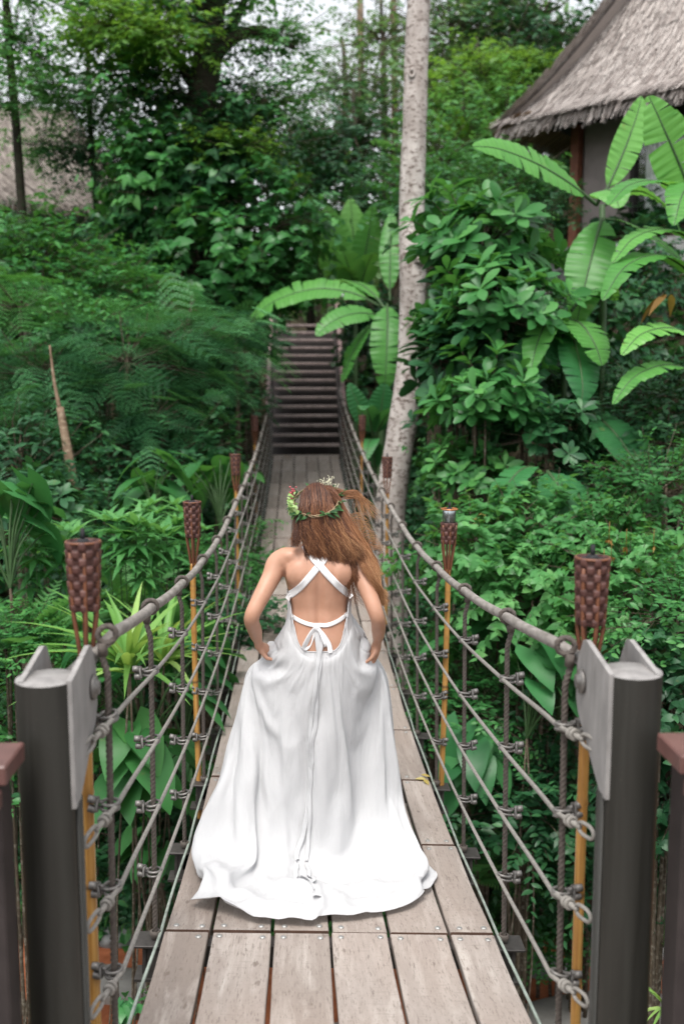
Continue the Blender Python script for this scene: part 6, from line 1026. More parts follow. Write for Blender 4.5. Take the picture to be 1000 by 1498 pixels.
    dg = bpy.context.evaluated_depsgraph_get(); dg.update()
    ne = bpy.data.meshes.new_from_object(o.evaluated_get(dg))
    o.modifiers.clear(); o.data = ne; ne.name = 'body'
    V = np.empty(len(ne.vertices) * 3, np.float32); ne.vertices.foreach_get('co', V); V = V.reshape(-1, 3).astype(float)
    x, y, z = V.T
    back = (y < .0) * (np.abs(x) < .16)
    # spine furrow, shoulder blade edges, lumbar dimples
    V[:, 1] += back * (.010 * np.exp(-(x / .016) ** 2) * sstep(.98, 1.06, z) * (1 - sstep(1.27, 1.36, z)))
    for s in (-1, 1):
        V[:, 1] -= back * .007 * np.exp(-((x - s * (.075 + .10 * (z - 1.25))) / .016) ** 2 - ((z - 1.245) / .045) ** 2)
        V[:, 1] += back * .005 * np.exp(-((x - s * .125) / .03) ** 2 - ((z - 1.19) / .05) ** 2)
        V[:, 1] -= back * .004 * np.exp(-((x - s * .042) / .022) ** 2) * sstep(1.0, 1.08, z) * (1 - sstep(1.15, 1.24, z))
    ne.vertices.foreach_set('co', V.astype(np.float32).ravel())
    ne.polygons.foreach_set('use_smooth', np.ones(len(ne.polygons), bool))
    ne.materials.clear(); ne.materials.append(M['skin']); ne.update()
    for s in (-1, 1):
        mb = MB(); mb.ball(hc + [s * .031, .082, .004], .0115, 12); part('eye', mb, M['ribbon'], o)
    return o, V, ne
body, BV, bme = make_body()
bvh = BVHTree.FromPolygons([Vector(v) for v in BV], [tuple(p.vertices) for p in bme.polygons])
def on_back(x, z, off=.004, fall=-.08):
    h = bvh.ray_cast(Vector((x, -1.0, z)), Vector((0, 1, 0)))
    return (h[0].y - off) if h[0] is not None else fall

def ribbon(name, mb, cen, width, wdir=None, thick=.0012, tw=None):
    """flat strip along cen with width vectors"""
    cen = np.asarray(cen, float); n = len(cen)
    T = np.gradient(cen, axis=0); T /= np.linalg.norm(T, axis=1)[:, None] + 1e-9
    W = np.cross(T, np.asarray(wdir, float)) if np.ndim(wdir) == 1 else np.asarray(wdir)
    W /= np.linalg.norm(W, axis=1)[:, None] + 1e-9
    if tw is not None:
        N = np.cross(W, T); W = W * np.cos(tw)[:, None] + N * np.sin(tw)[:, None]
    wd = np.broadcast_to(width, (n,))
    N = np.cross(W, T)
    k = np.linspace(-.5, .5, 5)
    G = cen[:, None] + W[:, None] * (k[None, :, None] * wd[:, None, None])
    top = G + N[:, None] * thick / 2; bot = G - N[:, None] * thick / 2
    loop = np.concatenate([top, bot[:, ::-1]], 1)
    mb.grid(loop, wrap=True)

# crossing shoulder straps and waist tie lie on the skin
def skin_strip(pts, width, off=.0035, n=60):
    q = crv([(a, 0, b) for a, b in pts], n)
    mb = MB(); rows = []
    T = np.gradient(q, axis=0); T /= np.linalg.norm(T, axis=1)[:, None]
    W = np.stack([-T[:, 2], 0 * T[:, 0], T[:, 0]], 1)
    for th in (off, .0008):
        G = []
        for c, w in zip(q, W):
            row = []
            for k in np.linspace(-.5, .5, 7):
                p = c + w * width * k
                row.append([p[0], on_back(p[0], p[2], th), p[2]])
            G.append(row)
        G = np.array(G)
        for _ in range(2): G[1:-1, :, 1] = (G[:-2, :, 1] + 2 * G[1:-1, :, 1] + G[2:, :, 1]) / 4
        rows.append(G)
    loop = np.concatenate([rows[0], rows[1][:, ::-1]], 1)
    mb.grid(loop, wrap=True)
    return mb
part('shoulder_strap', skin_strip([(-.135, 1.160), (-.090, 1.205), (-.035, 1.268), (.0, 1.310), (.035, 1.352), (.055, 1.385)], .029, .0035), M['ribbon'], bride)
part('shoulder_strap', skin_strip([(.132, 1.165), (.085, 1.215), (.030, 1.275), (-.005, 1.315), (-.040, 1.356), (-.062, 1.385)], .029, .0058), M['ribbon'], bride)
part('waist_tie', skin_strip([(-.123, 1.082), (-.075, 1.064), (-.02, 1.052), (.03, 1.052), (.08, 1.066), (.121, 1.086)], .017, .005), M['ribbon'], bride)

# ------------------------------------------------------------------ the gown
def lerp_tab(v, tab): 
    tab = np.asarray(tab); return np.stack([np.interp(v, tab[:, 0], tab[:, k]) for k in range(1, tab.shape[1])], -1)
def smooth_tab(v, tab):
    q = crv(tab, 400); return np.stack([np.interp(v, q[:, 0], q[:, k]) for k in range(1, q.shape[1])], -1)
#        v    zback  yback   zside  yside  zfront yfront   W
GT = [(0.00, .943, -.118, 1.165, .000, 1.24, .118, .137),
      (0.05, .918, -.128, 1.05, .000, 1.12, .118, .143),
      (0.13, .850, -.165, .90, -.005, .95, .135, .205),
      (0.27, .690, -.245, .72, -.04, .72, .165, .295),
      (0.48, .440, -.355, .46, -.08, .45, .20, .362),
      (0.68, .205, -.460, .235, -.12, .23, .23, .402),
      (0.84, .065, -.555, .090, -.18, .09, .25, .415),
      (0.94, .020, -.655, .030, -.25, .03, .26, .428),
      (1.00, .008, -.755, .012, -.34, .012, .265, .432)]
NU, NV = 420, 190
def gown_pt(a, v, fold=True):
    """a: angle from the back centre, + to the right"""
    g = smooth_tab(np.array([v]), GT)[0]
    zb, yb, zs, ys, zf, yf, W = g
    s, c = math.sin(a), math.cos(a)
    ex = .95 - .36 * sstep(.4, 1.0, v)
    x = W * math.copysign(abs(s) ** ex, s)
    if v < .0001: pass
    if c >= 0:
        k = c ** (.95 - .25 * v)
        # the U shaped opening low on the back
        kq = min(1, v / .16); kz = float(sstep(.25, .95, c)) * (1 - kq) + c ** .8 * kq
        y = ys + (yb - ys) * k; z = zs + (zb - zs) * kz
    else:
        k = abs(c) ** .9; y = ys + (yf - ys) * k; z = zs + (zf - zs) * abs(c)
    if fold:
        vv = max(0., v - .02)
        th = 3.2 * math.copysign(abs(s) ** 1.0, s) if c >= 0 else 3.2 * math.copysign(2 - abs(s), s)
        n1 = noise.noise(Vector((th * 2.0, v * .9, 3.1)))
        n2 = noise.noise(Vector((th * 4.6 + .5 * v, v * 1.3, 7.7)))
        n3 = noise.noise(Vector((th * 10 + 1.5 * v, v * 2.2, 1.3)))
        side = sstep(.45, .95, abs(s))
        A = (.003 + .040 * vv) * (.50 + 1.2 * side)
        d = A * (n1 * .9 + n2 * .5) + (.001 + .004 * vv) * (.35 + 2.6 * side) * n3
        # fine gathers below the waist
        gat = math.exp(-((v - .02) / .075) ** 2) * .0022
        d += gat * math.sin(th * 34 + 5 * n2 + 3 * n1)
        # diagonal drag lines towards the hands
        d += .006 * sstep(.06, .2, v) * (1 - sstep(.4, .7, v)) * math.sin((th * 5.2 - v * 9) + 3 * n1) * (.4 + .6 * abs(s))
        # hem flutter
        hem = sstep(.90, 1.0, v)
        fl = noise.noise(Vector((th * 7, 4.4, .5)))
        nx, ny, nz = s * .75, (-c * .75 if c >= 0 else -c), .35
        x += nx * d; y += ny * d; z += abs(nz) * d * 1.4 * (1 - .5 * hem)
        z += hem * max(0, fl) * .045
        y += hem * noise.noise(Vector((th * 3.1, 9.0, .5))) * .05 * max(0, c)
        # centre of the train is longer and crumpled
        cc = math.exp(-((th + .05) / .5) ** 2) * hem
        y -= .02 * cc; z += .012 * cc * (1 + math.sin(th * 30))
    x += -.004 * v - .052 * v * v * v
    return (x, y, max(z, .004 + .006 * (1 - v)))
mb = MB()
us = np.linspace(-np.pi, np.pi, NU, endpoint=False)
vs = np.linspace(0, .16, 46)[:15]
G = np.array([[gown_pt(a, v) for a in us] for v in vs])
for i_ in range(len(vs)):
    for j_ in range(NU):
        q_ = Vector(G[i_, j_]); lo, nn, ix, ds = bvh.find_nearest(q_)
        if lo is not None:
            sd_ = (q_ - lo).dot(nn)
            if sd_ < .0055: G[i_, j_] = np.array(q_ + nn * (.0055 - sd_))
GOWN = G
# the draped skirt keeps clear of the planks
D_ = DRAPE.copy()
D_[..., 0] *= 1 - .15 * np.exp(-((D_[..., 2] - .90) / .075) ** 2)      # caught in at the hands
for i_ in range(D_.shape[0]):
    for j_ in range(D_.shape[1]):
        if D_[i_, j_, 2] < .72: continue
        q_ = Vector(D_[i_, j_]); lo, nn, ix, ds = bvh.find_nearest(q_)
        sd_ = (q_ - lo).dot(nn)
        if sd_ < .006 and abs(lo.x) < .20: D_[i_, j_] = np.array(q_ + nn * (.006 - sd_))
dk = np.vectorize(lambda x, y: float(deck_z(FY + y) + tilt(FY + y) * (x + FX - BX) / .6 - FZ))(D_[..., 0], D_[..., 1])
D_[..., 2] = np.maximum(D_[..., 2], dk + .006)
DRAPE = D_
mb.grid(G, wrap=True, flip=True)
mb.tube(G[0], .0028, 6, closed=True)
mb.grid(D_, wrap=True, flip=True)
mb.tube(D_[-1], .0024, 5, closed=True)
gown = part('gown', mb, M['dress'], bride)
md_ = gown.modifiers.new('smooth cloth', 'SUBSURF'); md_.levels = 1; md_.render_levels = 1

# bow at the waist
mb = MB()
kx, kz = -.012, 1.045
ky = on_back(kx, kz, .016)
K = np.array([kx, ky, kz])
mb.ball(K, (.016, .012, .017), 12)
for s, dx, dz, w in ((-1, -.052, -.085, .030), (1, .040, -.080, .024)):
    path = crv([K, K + [dx * .35, -.012, dz * .15], K + [dx * .9, -.018, dz * .75], K + [dx, -.010, dz], K + [dx * .65, .004, dz * .85], K + [dx * .15, .002, dz * .2], K], 36)
    ribbon('loop', mb, path, w * (.45 + .55 * np.sin(np.linspace(0, np.pi, 36))), (0, 1, 0), tw=np.linspace(.5, 1.0, 36))
path = crv([K, K + [.028, -.014, -.03], K + [.05, -.012, -.07], K + [.058, -.02, -.105]], 20)
ribbon('tail', mb, path, np.linspace(.012, .026, 20), (0, 1, 0), tw=np.linspace(.2, .7, 20))
part('bow', mb, M['ribbon'], bride)
# long ribbon tails down the back of the skirt
nv_, nu_ = GOWN_N
DN = np.cross(np.roll(DRAPE, -1, 1) - np.roll(DRAPE, 1, 1), np.gradient(DRAPE, axis=0)); DN /= np.linalg.norm(DN, axis=2)[..., None] + 1e-9
if DN[3, nu_ // 2, 1] > 0: DN = -DN
def drape_pt(r_, cidx):
    i = int(min(nv_ - 2, r_)); t_ = r_ - i; j = int(math.floor(cidx)) % nu_; u_ = cidx - math.floor(cidx)
    def L(A): return (A[i, j] * (1 - u_) + A[i, (j + 1) % nu_] * u_) * (1 - t_) + (A[i + 1, j] * (1 - u_) + A[i + 1, (j + 1) % nu_] * u_) * t_
    return L(DRAPE), L(DN)
for wid, c0, c1, seed in ((.023, .0, .35, 1), (.017, -.7, .9, 5)):
    cen = [K_ for K_ in ([-.012, on_back(-.012, 1.035, .016), 1.035], [-.012 + .004 * seed, on_back(-.01, .99, .014), .985])]
    for r_ in np.linspace(0, (nv_ - 1) * (.90 if seed == 1 else .80), 90):
        f = r_ / (nv_ - 1)
        p, n_ = drape_pt(r_, nu_ / 2 + c0 + (c1 - c0) * f + 1.3 * math.sin(f * 6 + seed) * f + .5 * noise.noise(Vector((f * 14, seed, 0))))
        cen.append(list(p + n_ * (.006 + .003 * (seed > 1))))
    cen = crv(cen, 150)
    for _ in range(3): cen[1:-1] = (cen[:-2] + 2 * cen[1:-1] + cen[2:]) / 4
    f = np.linspace(0, 1, len(cen))
    tw = np.array([.9 * noise.noise(Vector((x * 11, seed * 3, 2))) * min(1, x * 6) for x in f])
    cen[:, 1] -= .006 * np.abs(np.sin(tw))
    mb = MB(); ribbon('r', mb, cen, wid * (1 - .25 * np.abs(np.sin(tw))), (0, 1, .35), tw=tw)
    part('ribbon_tail', mb, M['dress'], bride)

# ------------------------------------------------------------------ hair
HC = np.array([-.010, .045, 1.522])
def build_hair():
    g = np.random.default_rng(5)
    mb = MB()
    def strand(pts, n, r, tint0, tint1, wav=.006, wn=2.5):
        q = crv(pts, n)
        ph = g.random(3) * 6.28; f = np.linspace(0, 1, n)
        q[:, 0] += wav * f * np.sin(f * wn * 6.28 + ph[0]); q[:, 1] += wav * f * np.sin(f * wn * 5 + ph[1])
        rad = r * .80 * (1 - .85 * f ** 2)
        tt = tint0 + (tint1 - tint0) * f ** .8 + g.normal(0, .03)
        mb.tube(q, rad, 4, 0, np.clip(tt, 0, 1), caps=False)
    # skull cap so no scalp shows
    a = np.linspace(.0, np.pi * .78, 18); ph = np.linspace(0, 2 * np.pi, 40, endpoint=False)
    Gc = np.array([[HC + [.078 * math.sin(t_) * math.cos(p), .0 + .094 * math.sin(t_) * math.sin(p) - .02 * (t_ / 2.4) , .110 * math.cos(t_)] for p in ph] for t_ in a])
    keep = MB(); mb.grid(Gc, 0, .03, wrap=True, flip=True)
    # main fall over the back
    N = 3400
    def prj(p):
        d = (p - HC) / np.array([.083, .100, .118]); return HC + d / np.linalg.norm(d) * (1.0 + .05 * g.random()) * np.array([.083, .100, .118])
    for k in range(N):
        u = g.random()                                         # left .. right
        uc = (math.floor(u * 42) + .5) / 42; hsh = math.sin(uc * 977.3) * .5 + .5
        ly = g.random()                                        # layer depth
        part_y = .075 - .085 * g.random(); crown = HC + [(-.004 if u < .5 else .004) + g.normal(0, .004), part_y, .116 - 3.2 * max(0, part_y) ** 2]
        a_ = (u - .5) * 2.1; bt = HC + [.066 * math.sin(a_) + .0, .55 * part_y - .028 * math.cos(a_), .098 - .028 * abs(math.sin(a_)) + .006 * math.cos(a_)]
        x1 = -.088 + .186 * u
        b1 = HC + [x1 * .96, -.074 * math.sqrt(max(.05, 1 - (x1 / .108) ** 2)) - .014 - .014 * ly, .040 + g.normal(0, .006)]
        x2 = -.098 + .215 * u
        b2 = HC + [x2, -.075 * math.sqrt(max(.04, 1 - ((x2 - .01) / .13) ** 2)) - .022 - .02 * ly, -.045 + g.normal(0, .008)]
        ue = uc + (u - uc) * .45
        if u < .12: endx, endz = -.100 + .10 * ue, -.115 - .03 * g.random()
        else: endx, endz = -.078 + .275 * ue + .018 * (hsh - .5) + g.normal(0, .004), -.150 - .040 * math.sin(ue * 2.9) + .030 * (hsh - .5) - .045 * g.random() ** 1.6 + .03 * g.random() ** 3
        b3 = HC + [(x2 * .4 + endx * .6) + .010 * math.sin(uc * 29), -.102 - .016 * ly - .01 * math.sin(u * 3.14), -.112 + g.normal(0, .006)]
        b4 = HC + [endx + .02 * u + .006 * (hsh - .5), -.122 - .012 * ly, endz]
        hl = .30 * (noise.noise(Vector((u * 13, 0, 2.2)))) + .22 * u
        hl += .34 * (hsh - .5); base = .10 + .22 * hsh * hsh + .08 * g.random()
        crown, bt, b1 = prj(crown), prj(bt), prj(b1)
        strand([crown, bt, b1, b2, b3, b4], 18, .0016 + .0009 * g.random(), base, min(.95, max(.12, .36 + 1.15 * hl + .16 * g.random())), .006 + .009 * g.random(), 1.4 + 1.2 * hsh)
    # long mass swept to the right over the shoulder
    for k in range(1700):
        u = g.random(); ly = g.normal(0, 1)
        c0 = HC + [.02 + .05 * g.random(), .035 - .04 * u, .110]
        c1 = HC + [.088 + .012 * g.random(), .0 - .03 * u, .05 + .01 * ly]
        c2 = HC + [.125 + .035 * u, -.045 - .03 * g.random(), -.055 + .01 * ly]
        c3 = HC + [.172 + .05 * u + .006 * ly, -.075 - .02 * g.random(), -.150]
        c4 = HC + [.220 + .05 * u + .008 * ly, -.110 + .01 * ly, -.245]
        L = g.random()
        c5 = HC + [.262 + .032 * u + .010 * math.sin(4 * u) , -.128 + .01 * ly, -.33]
        c6 = HC + [.290 + .020 * u + .012 * ly * .6, -.125, -.33 - .085 * L]
        pts = [c0, c1, c2, c3, c4] + ([c5, c6] if L > .25 else [c4 + [.02, 0, -.03]])
        strand(pts, 22, .0017 + .0010 * g.random(), .30 + .1 * g.random(), .62 + .25 * g.random() + .12 * u, .008, 1.6 + .5 * g.random())
    # darker ends falling behind the shoulder
    for k in range(120):
        u = g.random()
        c0 = HC + [.09, -.03, -.02]; c1 = HC + [.135 + .02 * u, -.07, -.16]; c2 = HC + [.148 + .03 * u, -.118, -.26 + .01 * u]; c3 = HC + [.135 + .075 * u, -.112, -.335 - .03 * g.random()]; c4 = HC + [.150 + .085 * u, -.108, -.40 - .02 * g.random()]
        strand([c0, c1, c2, c3 + [g.normal(0, .014), 0, g.normal(0, .01)], c4 + [g.normal(0, .02), 0, g.normal(0, .015)]], 18, .0011, .30, .45 + .25 * g.random(), .014, 2.4)
    # lock lifted by the wind
    for k in range(85):
        u = g.random(); ly = g.normal(0, 2.2)
        pts = [HC + [.03, .03, .108], HC + [.085, .02, .078 + .006 * ly], HC + [.135, .01, .068 + .012 * u + .004 * ly], HC + [.180, .0, .066 + .018 * u + .004 * ly], HC + [.212 + .006 * ly, -.005, .034 + .022 * u], HC + [.236 + .012 * ly, -.01, -.012 + .03 * u], HC + [.252 + .024 * g.random() + .01 * ly, -.012, -.05 + .04 * u]]
        strand(pts[:7 if g.random() > .3 else 6], 20, .0013, .38, .80 + .15 * g.random(), .012, 1.5)
    # frizz flying off the right edge, and a wisp on the left
    for k in range(170):
        u = g.random()
        a0 = HC + [.12 + .10 * u, -.05, -.02 - .16 * u]
        strand([a0, a0 + [.03, .0, -.01 + .03 * g.random()], a0 + [.055 + .03 * g.random(), 0, -.005 + .03 * g.random()], a0 + [.075 + .04 * g.random(), 0, -.04 + .05 * g.random()]], 9, .0007, .6, .9, .004, 2)
    for k in range(60):
        u = g.random()
        a0 = HC + [-.085, -.02, -.04 - .03 * u]
        strand([a0, a0 + [-.018, -.008, -.035], a0 + [-.030 + .012 * g.random(), -.01, -.062 - .02 * u], a0 + [-.052 + .04 * g.random(), -.012, -.078 - .03 * u]], 10, .0010, .3, .72, .005, 2)
    for k in range(150):
        d = g.normal(0, 1, 3); d /= np.linalg.norm(d); d[2] = abs(d[2]); d[1] = -abs(d[1]) * .6
        a0 = HC + d * [.082, .1, .118]
        strand([a0, a0 + d * .012 + [.006, 0, 0], a0 + d * .016 + [.02, 0, -.015]], 6, .0005, .4, .7, .002, 1)
    return mb
hm_ = build_hair()
hm_.v = [HC + (v - HC) * np.array([.94, .95, .955]) for v in hm_.v]
part('hair', hm_, M['hair'], bride)

# ------------------------------------------------------------------ flower crown
def leaf_quad(mb, p, d, nrm, L, w, mi, tint, fold=.15):
    d = np.asarray(d, float); d /= np.linalg.norm(d) + 1e-9
    x = np.cross(d, nrm); x /= np.linalg.norm(x) + 1e-9; z = np.cross(x, d)
    t_ = np.linspace(0, 1, 6); wd = w * np.sin(np.pi * np.clip(t_, .02, .98) ** .8)
    V = []
    for a, b in zip(t_, wd):
        c = np.asarray(p) + d * L * a - z * L * .18 * a * a
        V += [c - x * b + z * b * fold, c, c + x * b + z * b * fold]
    Fc = [[3 * i, 3 * i + 1, 3 * i + 4, 3 * i + 3] for i in range(5)] + [[3 * i + 1, 3 * i + 2, 3 * i + 5, 3 * i + 4] for i in range(5)]
    mb.add(np.array(V), Fc, mi, tint)
def crown():
    g = np.random.default_rng(9)
    cr = thing('flower_crown', None, None); cr.parent = bride
    cen = HC + np.array([.0, -.012, .042])
    tiltm = np.array(Matrix.Rotation(R(26), 3, 'X') @ Matrix.Rotation(R(-6), 3, 'Y'))
    def rp(a, r=1.0, h=0): return cen + tiltm @ np.array([.096 * r * math.cos(a), .115 * r * math.sin(a), h])
    mb = MB()
    for q in range(3):
        aa = np.linspace(0, 2 * np.pi, 90, endpoint=False)
        mb.tube(np.array([rp(a, 1.0 + .02 * math.sin(7 * a + q * 2.1), .005 * math.cos(7 * a + q * 2.1)) for a in aa]), .0024, 6, closed=True)
    part('twig_ring', mb, M['twig'], cr)
    mb = MB()
    for k in range(70):
        a = g.choice([g.uniform(-1.2, .9), g.uniform(2.2, 4.2)]) if k < 50 else g.uniform(0, 6.28)
        d = tiltm @ np.array([math.cos(a) * .7 + -math.sin(a) * g.normal(0, .8), math.sin(a) * .7 + math.cos(a) * g.normal(0, .8), g.normal(.05, .45)])
        leaf_quad(mb, rp(a, 1.0), d, tiltm @ np.array([math.cos(a) * .4, math.sin(a) * .4, 1]), .030 + .022 * g.random(), .0072, 0, g.random())
    part('leaves', mb, M['leafy'], cr)
    mb = MB()
    for k in range(130):                                      # pale green florets on the left
        a = math.pi + g.normal(.12, .30); o = g.normal(0, 1, 3)
        c = rp(a, 1.07 + .06 * g.random(), g.normal(-.004, .022))
        d = np.array([-.8, -.45, .25]) + o * .6
        leaf_quad(mb, c, d, np.array([-.4, -.6, .6]) + o * .3, .017 + .006 * g.random(), .0085, 0, g.random(), .1)
    for k in range(14):
        a = math.pi + g.normal(.3, .2); c = rp(a, 1.04, -.03)
        leaf_quad(mb, c, np.array([-.15 + g.normal(0, .3), -.2, -1.]), np.array([-.3, -1, 0]), .03, .006, 0, .2 + .4 * g.random())
    part('pale_bloom', mb, M['bloom'], cr)
    mb = MB()
    for k in range(46):
        a = math.pi - .38 + g.normal(0, .12); c = rp(a, 1.08 + .12 * g.random(), .022 + g.normal(0, .010)); mb.ball(c, .0034 + .002 * g.random(), 7)
    part('red_berries', mb, M['berry'], cr)
    mb = MB()
    for k in range(9):
        a = g.uniform(.3, 1.25); b = rp(a, 1.0); d = np.array([g.normal(.05, .3), g.normal(0, .3), 1.]); d /= np.linalg.norm(d)
        L = .025 + .03 * g.random(); mb.tube([b, b + d * L * .5, b + d * L], .0009, 5)
        for q in range(6): mb.ball(b + d * L * (.4 + .6 * g.random()) + g.normal(0, .005, 3), .0026, 6)
    part('cream_buds', mb, M['bud'], cr)
crown()
# ================================================================== plants
LM = {
 'dark':   mat_leaf('leaf_dark_green', (.010, .046, .020), (.025, .098, .038), (.060, .180, .060), .38, .22),  # dark green, deepened further to stand in for shade in the hollows
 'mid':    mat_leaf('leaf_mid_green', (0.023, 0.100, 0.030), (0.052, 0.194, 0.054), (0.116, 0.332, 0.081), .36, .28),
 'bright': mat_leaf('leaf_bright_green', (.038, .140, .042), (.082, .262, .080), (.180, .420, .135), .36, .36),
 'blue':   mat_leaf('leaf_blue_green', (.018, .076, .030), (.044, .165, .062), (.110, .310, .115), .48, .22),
 'sun':    mat_leaf('leaf_sunlit_green', (0.044, 0.121, 0.020), (0.103, 0.242, 0.037), (0.207, 0.386, 0.073), .40, .45),  # lighter, yellower green: sunlight put into the leaf colour
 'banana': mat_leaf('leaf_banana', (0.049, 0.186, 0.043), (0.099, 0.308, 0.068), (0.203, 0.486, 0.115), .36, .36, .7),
 'bananadark': mat_leaf('leaf_banana_shaded', (0.026, 0.121, 0.043), (0.046, 0.186, 0.061), (0.094, 0.292, 0.088), .32, .25, .6),  # darker copy of the banana green, shade put into its colour
 'grey':   mat_leaf('leaf_hazed_grey_green', (0.043, 0.113, 0.047), (0.094, 0.203, 0.078), (0.189, 0.332, 0.128), .6, .30),  # greyed and paled: distance haze put into the leaf colour
 'variegated': mat_leaf('leaf_striped', (0.065, 0.194, 0.047), (0.160, 0.356, 0.081), (0.435, 0.600, 0.203), .4, .35),
}
M['stem'] = mat_flat('green_stem', (.04, .085, .028), .55, 0, .3, 8)
M['branch'] = mat_bark('brown_branch', (.035, .025, .017), (.11, .085, .06), (.16, .14, .11))
M['pale_bark'] = mat_bark('pale_lichen_bark', (.24, .205, .185), (.50, .455, .425), (.13, .10, .085), 5)
M['dark_bark'] = mat_bark('dark_mossy_bark', (.018, .015, .011), (.055, .045, .033), (.035, .05, .025))
M['stake_bark'] = mat_bark('brown_stake_bark', (.10, .065, .04), (.24, .17, .115), (.32, .25, .18))
M['dead'] = mat_leaf('leaf_withered', (.12, .06, .02), (.30, .17, .05), (.50, .33, .12), .7, .2)
M['yellowleaf'] = mat_leaf('leaf_yellow', (.30, .22, .05), (.48, .38, .12), (.60, .52, .24), .5, .3)

# ---- leaf templates: along +y, face up +z
def tmpl(k, width, kind='ovate', fold=.18, droop=.22, back=0.0, wavy=0.0):
    t_ = np.linspace(0, 1, k)
    if kind == 'ovate': w = np.sin(np.pi * np.clip(t_, .02, .985) ** .82) ** .9
    elif kind == 'heart': w = np.clip(1.02 - t_ ** 1.9, 0.02, 1) * np.minimum(1, .62 + 2.6 * t_)
    elif kind == 'obovate': w = np.sin(np.pi * np.clip(t_, .03, .97) ** 1.7) ** .8 + .06 * (1 - t_)
    elif kind == 'strap': w = np.minimum(1, .5 + 3 * t_) * (1 - t_ ** 2.2) + .02
    elif kind == 'lance': w = np.sin(np.pi * np.clip(t_, .02, .985) ** .7) ** 1.1
    w = w * width / 2
    V = []
    for i, (a, b) in enumerate(zip(t_, w)):
        z = -droop * a * a
        yb = a - back * (1 - a) ** 3
        wz = wavy * math.sin(i * 2.3)
        V += [(-b, yb, z + fold * b + wz), (0, a, z), (b, yb, z + fold * b - wz)]
    Fc = []
    for i in range(k - 1):
        Fc += [[3 * i, 3 * i + 1, 3 * i + 4, 3 * i + 3], [3 * i + 1, 3 * i + 2, 3 * i + 5, 3 * i + 4]]
    return np.array(V), np.array(Fc), np.zeros(len(V))
T_OV = tmpl(5, .46); T_OVS = tmpl(4, .50); T_LAN = tmpl(5, .26, 'lance', droop=.35)
T_HE = tmpl(6, .80, 'heart', back=.22, droop=.25, fold=.12)
T_OB = tmpl(6, .42, 'obovate', droop=.18, fold=.22)
T_ST = tmpl(7, .09, 'strap', droop=.55, fold=.5)
T_TARO = tmpl(9, .82, 'heart', back=.30, droop=.35, fold=.16, wavy=.012)
T_BROAD = tmpl(7, .52, droop=.30, fold=.16)
def tmpl_feather(np_=6, nl=5):
    V = []; Fc = []; n = 0; T = []
    for j in range(np_):
        f = (j + .6) / np_; L = .50 * math.sin(math.pi * (.14 + .78 * f)) ** .8 + .03
        for s in (-1, 1):
            b = np.array([0, f, -.38 * f * f]); d = np.array([s * .86, .50, -.10]); d /= np.linalg.norm(d)
            e = np.array([-d[1] * s, d[0] * s, 0])
            for i in range(nl):
                g = (i + .3) / nl; c = b + d * L * g + np.array([0, 0, -.14 * L * g * g])
                l2 = .085 * (1 - .45 * g) * (.55 + L); w = .5 * L / nl * .78
                for q in (-1, 1):
                    dd = (d * .75 + e * q * .75); p1 = c + dd * l2; m = c + dd * l2 * .5; ww = d * w
                    V += [c - ww * .6, m - ww, p1 + [0, 0, -.010], m + ww]; Fc.append([n, n + 1, n + 2, n + 3]); n += 4
                    T += [0.0, .02, .10, .04]
    return np.array(V), np.array(Fc), np.array(T)
def tmpl_fern(k=16, w=.34, thick=.055, droop=.45):
    V = []; Fc = []; n = 0
    for j in range(k):
        f = (j + .4) / k; L = w * math.sin(math.pi * (.10 + .86 * f)) ** .8 * .5 + .02
        y = math.sin(f * 1.15) / 1.0; z = -droop * f * f
        for s in (-1, 1):
            b = np.array([0, y, z]); d = np.array([s * .90, .42, -.22]); th = thick * (1 - .5 * f) * .5
            m = b + d * L * .55 + [0, 0, .01]; p = b + d * L
            V += [b - [0, th, 0], b + [0, th, 0], m + [0, th, 0], m - [0, th, 0], p]
            Fc += [[n, n + 3, n + 2, n + 1], [n + 3, n + 4, n + 4, n + 2]]; n += 5
    Fc = [f[:3] + ([f[3]] if f[3] != f[2] else []) for f in Fc]
    F2 = []
    for f in Fc:
        F2.append(f if len(f) == 4 else f + [f[2]])
    V = np.array(V); 
    # turn the end triangles into quads with a duplicated tip
    F3 = []
    for f in F2:
        F3.append(f if len(set(f)) == 4 else [f[0], f[1], len(V) + len([q for q in F3 if q[2] >= len(V)]), f[-1] if f[-1] not in f[:2] else f[2]])
    return V, F2, np.zeros(len(V))
T_FEA = tmpl_feather()
def tmpl_fern2(k=16, w=.36, thick=.055, droop=.45):
    V = []; Fc = []; n = 0
    for j in range(k):
        f = (j + .4) / k; L = w * math.sin(math.pi * (.10 + .86 * f)) ** .8 * .5 + .02
        z = -droop * f * f
        for s in (-1, 1):
            b = np.array([0, f, z]); d = np.array([s * .90, .42, -.22]); th = thick * (1 - .5 * f) * .5
            m = b + d * L * .55 + [0, 0, .01]; p = b + d * L
            V += [b - [0, th, 0], b + [0, th, 0], m + [0, th, 0], m - [0, th, 0], p + [0, .004, 0], p - [0, .004, 0]]
            q = [[n, n + 3, n + 2, n + 1], [n + 3, n + 5, n + 4, n + 2]]
            Fc += q if s > 0 else [x[::-1] for x in q]; n += 6
    return np.array(V), np.array(Fc), np.zeros(len(V))
T_FERN = tmpl_fern2()

